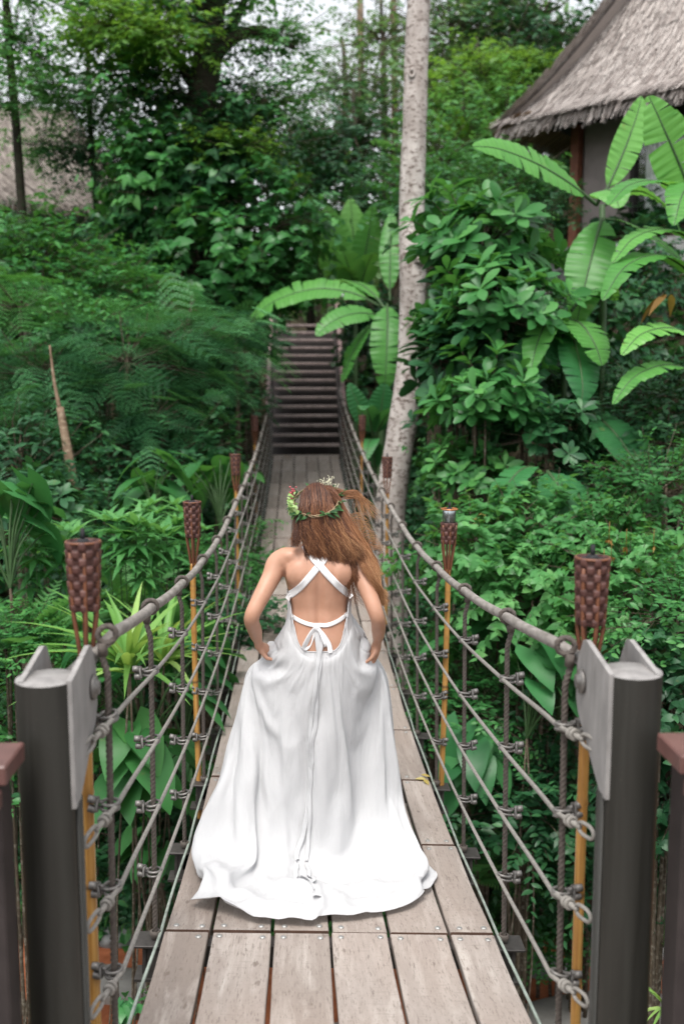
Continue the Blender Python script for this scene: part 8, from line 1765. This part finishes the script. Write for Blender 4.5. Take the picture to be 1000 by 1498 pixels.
# ---- big rosette-leaved shrub right of the pale tree
for key, px, py, D, r, lab in [
    ('rosette0', 705, 370, 9.8, .72, 'rosette-leaved shrub top against the dark gap under the villa eave'),
    ('rosettedark1', 700, 440, 9.9, .62, 'dark glossy rosette shrub right beside the pale tree knot'),
    ('rosette1', 652, 480, 9.4, .36, 'light rosette shrub overlapping the pale tree trunk'),
    ('rosette0', 735, 470, 9.0, .60, 'glossy rosette shrub left of the hanging banana leaf'),
    ('rosettedark0', 690, 545, 9.4, .68, 'shaded rosette shrub in the middle of the right thicket'),
    ('rosette1', 715, 590, 8.6, .52, 'lower rosette shrub with pale new leaves above the dark hollow'),
    ('rosettedark1', 672, 605, 9.8, .42, 'dark rosette shrub touching the bend of the pale tree'),
    ('rosettedark0', 790, 640, 8.6, .42, 'small dark rosette shrub below the torn banana leaf'),
    ('rosette0', 690, 700, 8.8, .40, 'rosette plant with cupped leaves above the right torch with the can'),
]:
    plant(key, px, py, D, r, lab, group='rosette-leaved shrubs on the right', stem='branch')

# ---- right side mass of vines and bushes
for key, px, py, D, r, lab, nm, cat in [
    ('vine0', 662, 690, 10.6, .40, 'vine climbing the foot of the pale tree', 'vine', 'vine'),
    ('vinedark1', 665, 770, 10.2, .45, 'dark heart-leaved vine right of the pale tree below its bend', 'vine', 'vine'),
    ('heart0', 700, 820, 7.6, .62, 'bright small-leaved bush behind the torch with the metal can', 'shrub', 'shrub'),
    ('heart1', 790, 790, 7.8, .62, 'bright small-leaved bush left of the large right torch', 'shrub', 'shrub'),
    ('heart0', 775, 880, 7.2, .55, 'bright small-leaved bush just above the right handrail rope', 'shrub', 'shrub'),
    ('heart1', 880, 800, 7.4, .50, 'bright small-leaved bush right behind the large right torch', 'shrub', 'shrub'),
    ('heart0', 930, 860, 6.8, .52, 'small-leaved vine with withered flowers right of the large right torch', 'vine', 'vine'),
    ('small0', 960, 720, 7.8, .60, 'leafy bush at the right edge below the torn banana leaves', 'shrub', 'shrub'),
    ('bushdark0', 900, 640, 9.0, .60, 'dark leafy bush in the gloom at right, above the bright bushes', 'shrub', 'shrub'),
    ('small1', 985, 900, 6.2, .50, 'leafy bush at the right edge above the right steel post', 'shrub', 'shrub'),
    ('vinedark0', 985, 1010, 6.0, .42, 'dark glossy vine right behind the top of the right steel post', 'vine', 'vine'),
    ('vinedark1', 975, 1160, 6.2, .42, 'dark vine between the right post and the right railing', 'vine', 'vine'),
    ('small0', 680, 960, 8.4, .50, 'small-leaved bush under the right rope rail by the torch pole', 'shrub', 'shrub'),
    ('small1', 700, 1040, 7.4, .50, 'low small-leaved bush framed by the right side ropes', 'shrub', 'shrub'),
    ('tarodark0', 770, 1080, 6.8, .62, 'taro plant with wide drooping leaves beside the right torch pole', 'taro_plant', 'taro plant'),
    ('tarodark1', 715, 1030, 7.4, .60, 'shaded taro plant with round leaves behind the right side ropes', 'taro_plant', 'taro plant'),
    ('tarodark0', 690, 1190, 7.2, .60, 'taro plant low beside the right deck edge', 'taro_plant', 'taro plant'),
    ('bushdark1', 770, 1180, 7.2, .62, 'dark leafy bush behind the right torch pole', 'shrub', 'shrub'),
    ('fern0', 690, 1290, 7.4, .46, 'fern below the right deck edge', 'fern', 'fern'),
    ('fern1', 760, 1270, 7.8, .46, 'fern in shade behind the last right hanger', 'fern', 'fern'),
    ('small0', 735, 1365, 7.9, .40, 'low fresh green bush at the edge of the red path on the right', 'shrub', 'shrub'),
    ('small1', 815, 1365, 8.1, .42, 'low fresh green bush behind the foot of the right torch pole', 'shrub', 'shrub'),
    ('bushdark0', 840, 1270, 8.0, .62, 'dark leafy bush left of the lower right steel post', 'shrub', 'shrub'),
    ('strap0', 965, 1385, 6.4, .28, 'small spiky plant between the right post and the right railing', 'strap_leaf_plant', 'plant'),
    ('strap1', 975, 1480, 5.8, .30, 'dry grass tuft at the lower right corner', 'grass_tuft', 'plant'),
    ('bushdark1', 690, 920, 9.2, .62, 'dark leafy bush in the hollow behind the metal can torch', 'shrub', 'shrub'),
    ('bushmid1', 655, 890, 9.8, .40, 'leafy bush hugging the foot of the pale tree', 'shrub', 'shrub'),
    ('small1', 640, 1010, 9.2, .40, 'small-leaved bush just right of the deck beside the gown', 'shrub', 'shrub'),
    ('bushdark0', 860, 960, 7.6, .62, 'dark leafy bush behind the rope socket of the right post', 'shrub', 'shrub'),
    ('bushdark1', 940, 1270, 7.0, .6, 'dark leafy bush between the right post and the railing balusters', 'shrub', 'shrub'),
    ('bushdark0', 850, 730, 8.8, .55, 'dark leafy bush above the large right torch', 'shrub', 'shrub'),
    ('vinedark0', 780, 560, 10.2, .7, 'dark vine hanging in the gloom behind the right thicket', 'vine', 'vine'),
    ('vinedark1', 930, 420, 11.8, .55, 'dark vine on the bank below the stone wall', 'vine', 'vine'),
    ('bushdark1', 960, 600, 9.6, .6, 'dark leafy bush at the right edge between the torn banana leaves', 'shrub', 'shrub'),
    ('rosettedark0', 640, 345, 12.5, .6, 'rosette shrub peeping right of the pale tree above its knot', 'shrub', 'shrub'),
]:
    o_ = plant(key, px, py, D, r, lab, nm, cat, group={'vine': 'vines on the right bank', 'taro_plant': 'taro plants', 'fern': 'ferns on the right bank'}.get(nm, 'leafy bushes on the right'))

    if 'withered flowers' in lab:
        g = G_(5); mb = MB()
        for qx, qy in ((890, 790), (893, 815), (915, 800), (930, 830), (945, 845), (882, 830), (955, 800), (890, 840)):
            c = P(qx, qy, 6.45) - np.array(o_.location)
            mb.tube([c + [0, 0, .12], c], .002, 4)
            dd = g.normal(0, .6, (5, 3)) + [0, 0, -.8]
            leaves(mb, T_OV, np.repeat(c[None], 5, 0), dd, g.normal(0, 1, (5, 3)), np.full(5, .045), g.random(5))
        part('withered_flowers', mb, M['dead'], o_)
# ---- banana plants
DB = 9.6
banana_plant('tall banana plant before the villa with one leaf held upright', 'banana_plant', [
    ((872, 300, DB), (690, 214, DB - .9), .40, dict(arch=.07, tears=.12, roll=1.0, tint=.55)),
    ((885, 300, DB), (1000, 352, DB - .5), .26, dict(arch=.30, tears=.0, roll=.3, tint=.35)),
    ((880, 290, DB), (938, 140, DB + .1), .30, dict(arch=.03, tears=.06, roll=1.3, tint=.95, hang=.1, up=(1, -.2, 0))),
    ((880, 318, DB), (842, 478, DB - .4), .46, dict(arch=.12, tears=.15, roll=0, tint=.62, stalk=.04, up=(-.3, -1, .2))),
    ((872, 300, DB - .05), (905, 305, DB - .7), .36, dict(arch=.22, tears=.0, roll=-.3, tint=.75)),
    ((885, 320, DB), (1010, 405, DB - .8), .26, dict(arch=.10, tears=.1, roll=.2, tint=.4)),
], [(876, 640, DB), (882, 450, DB), (880, 300, DB)], stemr=.05)
banana_plant('large banana plant cut by the right edge with a broad raised leaf', 'banana_plant', [
    ((1022, 310, 8.8), (948, 140, 8.6), .44, dict(arch=.05, tears=.10, roll=.1, tint=.9, stalk=.02, up=(-.35, -1, .1), hang=.2)),
    ((1020, 310, 8.8), (890, 300, 8.2), .36, dict(arch=.20, tears=.1, roll=.2, tint=.55)),
    ((1030, 300, 8.8), (985, 330, 8.0), .34, dict(arch=.25, tears=.1, tint=.7)),
    ((1040, 380, 8.8), (895, 385, 8.2), .32, dict(arch=.22, tears=.55, roll=.25, tint=.75)),
    ((1030, 430, 8.8), (880, 440, 8.0), .34, dict(arch=.25, tears=.6, roll=.2, tint=.55)),
    ((1040, 520, 8.6), (908, 520, 8.0), .30, dict(arch=.20, tears=.75, roll=.35, tint=.95)),
    ((1040, 570, 8.6), (895, 592, 8.0), .26, dict(arch=.22, tears=.75, roll=.3, tint=.7)),
], [(1045, 800, 8.8), (1040, 500, 8.8), (1025, 310, 8.8)])
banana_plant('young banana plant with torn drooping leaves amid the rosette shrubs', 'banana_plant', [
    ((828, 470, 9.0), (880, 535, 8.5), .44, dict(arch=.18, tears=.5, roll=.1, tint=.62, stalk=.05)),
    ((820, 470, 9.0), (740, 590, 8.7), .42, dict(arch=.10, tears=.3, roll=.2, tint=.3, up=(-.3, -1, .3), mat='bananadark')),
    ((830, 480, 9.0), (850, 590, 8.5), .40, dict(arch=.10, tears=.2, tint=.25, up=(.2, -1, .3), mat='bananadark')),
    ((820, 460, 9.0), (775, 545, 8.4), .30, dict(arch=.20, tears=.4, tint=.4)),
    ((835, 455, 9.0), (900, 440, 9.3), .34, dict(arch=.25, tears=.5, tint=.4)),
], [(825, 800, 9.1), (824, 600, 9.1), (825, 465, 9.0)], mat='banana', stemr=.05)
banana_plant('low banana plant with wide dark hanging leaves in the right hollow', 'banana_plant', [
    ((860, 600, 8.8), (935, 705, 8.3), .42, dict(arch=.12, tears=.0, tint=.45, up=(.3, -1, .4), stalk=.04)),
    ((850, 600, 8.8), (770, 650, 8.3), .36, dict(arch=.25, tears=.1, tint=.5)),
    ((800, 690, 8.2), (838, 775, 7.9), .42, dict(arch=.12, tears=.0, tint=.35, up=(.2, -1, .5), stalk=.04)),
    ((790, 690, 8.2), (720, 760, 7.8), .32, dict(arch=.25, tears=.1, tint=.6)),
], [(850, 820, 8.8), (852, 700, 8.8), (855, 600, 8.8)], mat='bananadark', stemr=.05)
banana_plant('banana plant beside the pale tree whose leaves arch over the staircase', 'banana_plant', [
    ((560, 450, 14.2), (358, 480, 14.4), .50, dict(arch=.20, tears=.6, roll=.75, tint=.55)),
    ((560, 465, 14.0), (462, 492, 13.6), .42, dict(arch=.16, tears=.4, roll=.7, tint=.45, stalk=.08)),
    ((566, 445, 14.0), (562, 572, 13.6), .50, dict(arch=.14, tears=.8, tint=.62, up=(0, -1, .3), stalk=.04)),
    ((562, 450, 14.1), (470, 440, 15.2), .5, dict(arch=.22, tears=.3, tint=.7)),
    ((562, 470, 14.1), (500, 560, 13.9), .45, dict(arch=.22, tears=.05, tint=.35)),
    ((570, 440, 14.2), (572, 310, 14.6), .34, dict(arch=.05, tears=.8, tint=.55, up=(-.2, -1, .1))),
], [(556, 720, 14.4), (560, 560, 14.3), (562, 450, 14.2)])
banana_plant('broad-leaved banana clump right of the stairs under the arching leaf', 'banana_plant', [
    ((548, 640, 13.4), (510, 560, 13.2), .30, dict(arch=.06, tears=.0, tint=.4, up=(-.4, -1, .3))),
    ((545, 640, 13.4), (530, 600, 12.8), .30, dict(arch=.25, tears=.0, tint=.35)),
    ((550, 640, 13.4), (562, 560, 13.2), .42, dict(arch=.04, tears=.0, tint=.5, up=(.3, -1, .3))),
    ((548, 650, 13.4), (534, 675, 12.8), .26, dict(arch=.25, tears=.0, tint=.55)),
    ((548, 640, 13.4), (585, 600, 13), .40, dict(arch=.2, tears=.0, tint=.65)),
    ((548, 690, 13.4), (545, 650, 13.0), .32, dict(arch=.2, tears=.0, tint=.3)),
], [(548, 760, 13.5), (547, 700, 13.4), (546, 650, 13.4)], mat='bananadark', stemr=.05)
banana_plant('bright upright banana clump on the bank above the staircase', 'banana_plant', [
    ((520, 420, 17.5), (475, 300, 17.3), .55, dict(arch=.04, tears=.1, tint=.85, up=(-.3, -1, .1))),
    ((522, 420, 17.5), (512, 290, 17.4), .60, dict(arch=.03, tears=.15, tint=.98, up=(0, -1, .1))),
    ((524, 420, 17.5), (545, 300, 17.3), .55, dict(arch=.04, tears=.1, tint=.6, up=(.3, -1, .1))),
    ((515, 425, 17.3), (470, 350, 16.8), .60, dict(arch=.1, tears=.1, tint=.7, up=(-.3, -1, .2))),
    ((526, 425, 17.3), (548, 370, 16.8), .55, dict(arch=.15, tears=.1, tint=.45)),
    ((520, 425, 17.3), (500, 365, 16.6), .62, dict(arch=.1, tears=.05, tint=.75, up=(0, -1, .2))),
    ((520, 430, 17.3), (478, 395, 16.6), .5, dict(arch=.2, tears=.05, tint=.5)),
], [(520, 560, 17.5), (520, 480, 17.5), (520, 420, 17.5)], mat='banana', stemr=.06)
for key, px, py, D, r, lab in [('upright0', 425, 300, 24.2, 1.5, 'bright green upright-leaved clump high above the staircase'), ('upright1', 465, 285, 24.6, 1.3, 'upright-leaved clump behind the vine tree, lit yellow-green'), ('upright0', 690, 230, 21, 1.3, 'pale upright-leaved clump in the woods left of the villa eave')]:
    plant(key, px, py, D, r, lab, 'upright_leaf_plant', 'plant', group='upright-leaved clumps on the hill')

# ---- bushes and trees closing the hillside behind
for key, px, py, D, r, lab in [
    ('bushdark0', 470, 330, 23.8, 1.3, 'dark bush on the hill above the top of the stairs'),
    ('vine1', 425, 372, 24.0, 1.05, 'heart-leaved bush hanging beside the top of the stairs'),
    ('bushmid1', 640, 290, 16.5, 1.0, 'mid green bush between the pale tree and the villa eave'),
    ('bushmid0', 730, 275, 15.5, .85, 'leafy green bush under the corner of the villa eave'),
    ('bushdark1', 790, 310, 14.8, .55, 'dark bush in front of the villa corner post'),
    ('small0', 690, 300, 14.2, .7, 'small pale-leaved bush above the rosette shrub top'),
    ('bushdark1', 560, 300, 19, 1.0, 'dark bush left of the pale tree above the banana clump'),
    ('bushdark0', 362, 430, 18.3, .7, 'dark bush hiding the left top of the staircase'),
    ('bushdark1', 325, 590, 15.0, .7, 'dark bush in deep shade left of the lowest stairs'),
    ('bushdark0', 580, 770, 13.0, .5, 'dark bush below the deck right of the far torch'),
    ('bushdark0', 318, 790, 12.6, .5, 'dark bush beneath the far left rope rail'),
    ('bushmid1', 120, 490, 12.2, .7, 'green leafy bush rising between the feathery shrubs above the stump'),
    ('bushdark1', 240, 690, 11.2, .8, 'black-green bush filling the dark left hollow'),
    ('bushdark0', 30, 700, 9.8, .8, 'dark bush at the left edge below the feathery shrubs'),
    ('vinedark0', 556, 480, 18.5, .8, 'dark vine behind the right stair handrail'),
    ('vinedark1', 860, 520, 11.2, .8, 'dark vine behind the young banana plant'),
    ('bushdark0', 215, 1235, 7.7, .46, 'dark bush behind the taro plants left of the deck'),
    ('bushmid1', 25, 935, 6.5, .36, 'leafy bush at the left edge behind the left steel post'),
    ('bushdark1', 20, 1290, 9.5, .65, 'dark bush low at the left edge beyond the red path'),
    ('bushmid0', 120, 1285, 9.6, .62, 'dark bush beyond the red path, between the left post and torch pole'),
    ('bushdark0', 205, 1290, 9.5, .58, 'dark bush beyond the red path, left of the deck edge'),
    ('vinedark0', 285, 1250, 9.6, .55, 'dark bush beyond the red path, nearest the left deck edge'),
    ('vinedark1', 665, 1270, 9.8, .60, 'dark bush beyond the red path, nearest the right deck edge'),
    ('bushdark1', 790, 1310, 9.6, .60, 'dark bush beyond the red path behind the right torch pole'),
    ('bushmid1', 880, 1300, 9.6, .62, 'dark bush beyond the red path hidden by the right post'),
    ('bushdark0', 975, 1280, 9.5, .65, 'dark bush low at the right edge beyond the red path'),
]:
    plant(key, px, py, D, r, lab, group='bushes on the hillside')
for key, px, py, D, r, lab, crowns in [
    ('canopydark0', 520, 190, 22, 1.6, 'dark bushy tree left of the pale trunk', [(500, 240, 22, 1.3, 1)]),
    ('canopyfar0', 505, 120, 27, 1.5, 'hazy grey-green tree in the middle of the skyline', [(480, 220, 26, 1.5, .8), (430, 225, 25, 1.2, .8)]),
    ('canopyfar1', 560, 60, 29, 2.2, 'hazy tree partly hidden by the pale trunk', [(540, 150, 28, 1.6, .8)]),
    ('canopyfar0', 660, 60, 25, 2.2, 'tall hazy green tree right of the pale trunk', [(640, 150, 24, 1.8, 1), (690, 130, 24, 1.6, 1)]),
    ('canopydark1', 780, 40, 25, 2.3, 'dark tall tree behind the villa roof', [(740, 90, 24, 1.9, 1), (800, 110, 24, 1.8, 1), (720, 10, 26, 1.8, .8)]),
    ('canopy0', 680, 210, 21, 1.5, 'mid green tree beneath the sunlit branch, left of the villa', [(740, 190, 21, 1.3, 1), (640, 240, 20, 1.2, 1)]),
    ('canopydark0', 450, 260, 25, 1.7, 'dark leafy tree behind the upright-leaved clumps', [(410, 200, 22, 1.4, 1)]),
    ('sunny0', 700, 115, 22, 1.35, 'tree with a sunlit yellow-green branch left of the villa roof', [(665, 150, 22, .9, .7), (760, 95, 22.5, .9, .7)]),
]:
    slim_tree(lab, [(px + 8, py + 330, D, .12), (px + 3, py + 150, D, .11), (px, py, D, .08), (px - 4, py - 60, D, .04)], [(key, px, py, D, r, .85)] + [(key, *c) for c in crowns], 'dark_bark' if D < 26 else 'branch', 'trees on the hill behind')
for px, D, r, lab in ((528, 30, .12, 'thin pale straight trunk in the gap left of the big pale tree'), (577, 33, .13, 'thin pale trunk touching the left side of the big pale tree'), (690, 30, .13, 'thin brown slanting trunk at the top right of the pale tree'), (733, 27, .12, 'thin reddish trunk beside the villa roof ridge')):
    slim_tree(lab, [(px + 2, 330, D, r), (px, 150, D, r * .9), (px - 2 - (12 if px == 690 else 0), -40, D, r * .8), (px - 2 - (25 if px == 690 else 0), -200, D, r * .5)], [('canopyfar1', px, -150, D, 1.6, .8)], 'stake_bark', 'thin trunks on the skyline')

# ---- ground cover that nobody could count
def undergrowth():
    g = G_(77); mb = MB()
    n = 15000
    x = g.uniform(-13, 12, n); y = g.uniform(4.5, 27, n)
    k = (np.abs(x - BX) > .9 + .3 * g.random(n)) | (y < 9)
    k &= ~((y > 6.0) & (y < 9.0))
    k &= ~((np.abs(x - BX) < 1.0) & (y > 17.5) & (y < 23.5))
    x, y = x[k], y[k]; n = len(x)
    z = ground_h(x, y) + g.random(n) ** 2 * .55
    dn = np.array([noise.noise(Vector((a * .6, b * .6, 5))) for a, b in zip(x, y)])
    for q in range(6):
        a = g.random(n) * 6.283; el = g.uniform(-.2, .9, n)
        d = np.stack([np.cos(a) * np.cos(el), np.sin(a) * np.cos(el), np.sin(el)], 1)
        leaves(mb, T_OVS if q % 2 else T_HE, np.stack([x, y, z], 1) + g.normal(0, .08, (n, 3)), d, np.repeat([[0, 0, 1.]], n, 0) + g.normal(0, .3, (n, 3)), .10 + .16 * g.random(n), np.clip(.4 + .4 * dn + g.normal(0, .15, n), 0, 1))
    tag(link('undergrowth', mb.mesh('undergrowth', [LM['dark']])), 'low dark leafy undergrowth covering both banks', 'undergrowth', kind='stuff')
    # verge of the red path
    mb = MB(); n = 1500
    x = g.uniform(-8, 8, n); y = np.where(g.random(n) < .5, g.uniform(8.3, 9.2, n), g.uniform(5.8, 6.7, n)); z = ground_h(x, y) + g.random(n) * .12
    for q in range(6):
        a = g.random(n) * 6.283; el = g.uniform(.0, 1., n)
        d = np.stack([np.cos(a) * np.cos(el), np.sin(a) * np.cos(el), np.sin(el)], 1)
        leaves(mb, T_OVS, np.stack([x, y, z], 1), d, np.repeat([[0, 0, 1.]], n, 0), .06 + .09 * g.random(n), np.clip(g.normal(.5, .2, n), 0, 1))
    tag(link('verge_plants', mb.mesh('verge_plants', [LM['mid']])), 'fresh green ground cover edging the red path', 'ground cover', kind='stuff')
undergrowth()
def far_wood():
    g = G_(88); mb = MB(); V = []; 
    n = 26000
    x = g.uniform(-34, 34, n); y = g.uniform(34, 48, n); h = ground_h(x, y); top = 2.4 + 6.5 * sstep(2, 12, x) + 1.5 * np.sin(x * .9); z = h + g.random(n) * top
    dn = np.array([noise.noise(Vector((a * .33, b * .33, c * .33))) + .5 * noise.noise(Vector((a * .9, b * .9, c * .9))) for a, b, c in zip(x, y, z)])
    k = dn > -.06 + .5 * sstep(.25, 1.0, (z - h) / top); p = np.stack([x, y, z], 1)[k]; dn = dn[k]; n = len(p)
    for q in range(3):
        d = nrm(g.normal(0, 1, (n, 3)) + [0, 0, -.3])
        leaves(mb, T_OVS, p + g.normal(0, .25, (n, 3)), d, np.repeat([[0, 0, 1.]], n, 0) + g.normal(0, .4, (n, 3)), .28 + .22 * g.random(n), np.clip(.45 + .5 * dn + g.normal(0, .15, n), 0, 1))
    tag(link('distant_forest', mb.mesh('distant_forest', [LM['grey']])), 'hazy grey-green forest closing the top of the view', 'forest', kind='stuff')
far_wood()

# ---- fallen and withered leaves the photo shows
def loose_leaf(px, py, D, size, mat, label, on_deck=True, T=T_OV, n=1, seed=1):
    c = P(px, py, D)
    if on_deck: c[2] = float(deck_z(c[1]) + tilt(c[1]) * (c[0] - BX) / .6) + .012
    g = G_(seed); mb = MB()
    for k in range(n):
        a = g.random() * 6.28; d = np.array([[math.cos(a), math.sin(a), .05 if on_deck else -.4]])
        leaves(mb, T, np.array([[0, 0, .004]]) + g.normal(0, .02, (1, 3)) * [1, 1, 0] * (n > 1), d, np.array([[.05, -.25, 1.]]), np.array([size * (.7 + .5 * g.random())]), [g.random()])
    tag(link('fallen_leaf', mb.mesh('fallen_leaf', [M[mat]]), None, c), label, 'leaf')
loose_leaf(618, 1135, 5.45, .05, 'yellowleaf', 'pale yellow fallen leaf on the right edge of the deck beside the gown', n=3, seed=4)
loose_leaf(420, 672, 18.1, .20, 'dead', 'dry curled leaf lying at the foot of the staircase', seed=2)
loose_leaf(715, 748, 8.3, .26, 'yellowleaf', 'single yellow leaf hanging in the shrubs behind the metal can torch', False, T_BROAD, 2, 6)
loose_leaf(975, 432, 8.3, .30, 'dead', 'withered orange leaf among the torn banana leaves at the right edge', False, T_LAN, 4, 8)
EXPO = 1.1
# ================================================================== daylight, overcast
W = bpy.data.worlds.new('World'); SC.world = W; W.use_nodes = True
nt = W.node_tree; bg = nt.nodes['Background']
sky = nt.nodes.new('ShaderNodeTexSky'); sky.sky_type = 'NISHITA'; sky.sun_disc = False
SUN_EL, SUN_AZ = R(66), R(200)                    # azimuth measured clockwise from +Y
sky.sun_elevation = SUN_EL; sky.sun_rotation = SUN_AZ
sky.air_density = 1.0; sky.dust_density = 3.0; sky.ozone_density = 1.0
hs = nt.nodes.new('ShaderNodeHueSaturation'); hs.inputs['Saturation'].default_value = .16
nt.links.new(sky.outputs[0], hs.inputs['Color']); nt.links.new(hs.outputs[0], bg.inputs['Color'])
bg.inputs['Strength'].default_value = .15
sd = bpy.data.lights.new('sun', 'SUN'); sd.energy = 1.25; sd.angle = R(24); sd.color = (1, .96, .90)
so = bpy.data.objects.new('sun', sd); COL.objects.link(so)
dv = Vector((math.sin(SUN_AZ) * math.cos(SUN_EL), math.cos(SUN_AZ) * math.cos(SUN_EL), math.sin(SUN_EL)))
so.rotation_euler = dv.to_track_quat('Z', 'Y').to_euler(); so.location = dv * 30
SC.view_settings.view_transform = 'Standard'; SC.view_settings.look = 'None'; SC.view_settings.gamma = 1
SC.view_settings.exposure = EXPO
SC.cycles.use_denoising = True
try:
    SC.cycles.denoiser = 'OPENIMAGEDENOISE'; SC.cycles.denoising_prefilter = 'NONE'
except Exception: pass
SC.cycles.max_bounces = 8; SC.cycles.transparent_max_bounces = 8; SC.cycles.caustics_reflective = False; SC.cycles.caustics_refractive = False
SC.cycles.sample_clamp_indirect = 6
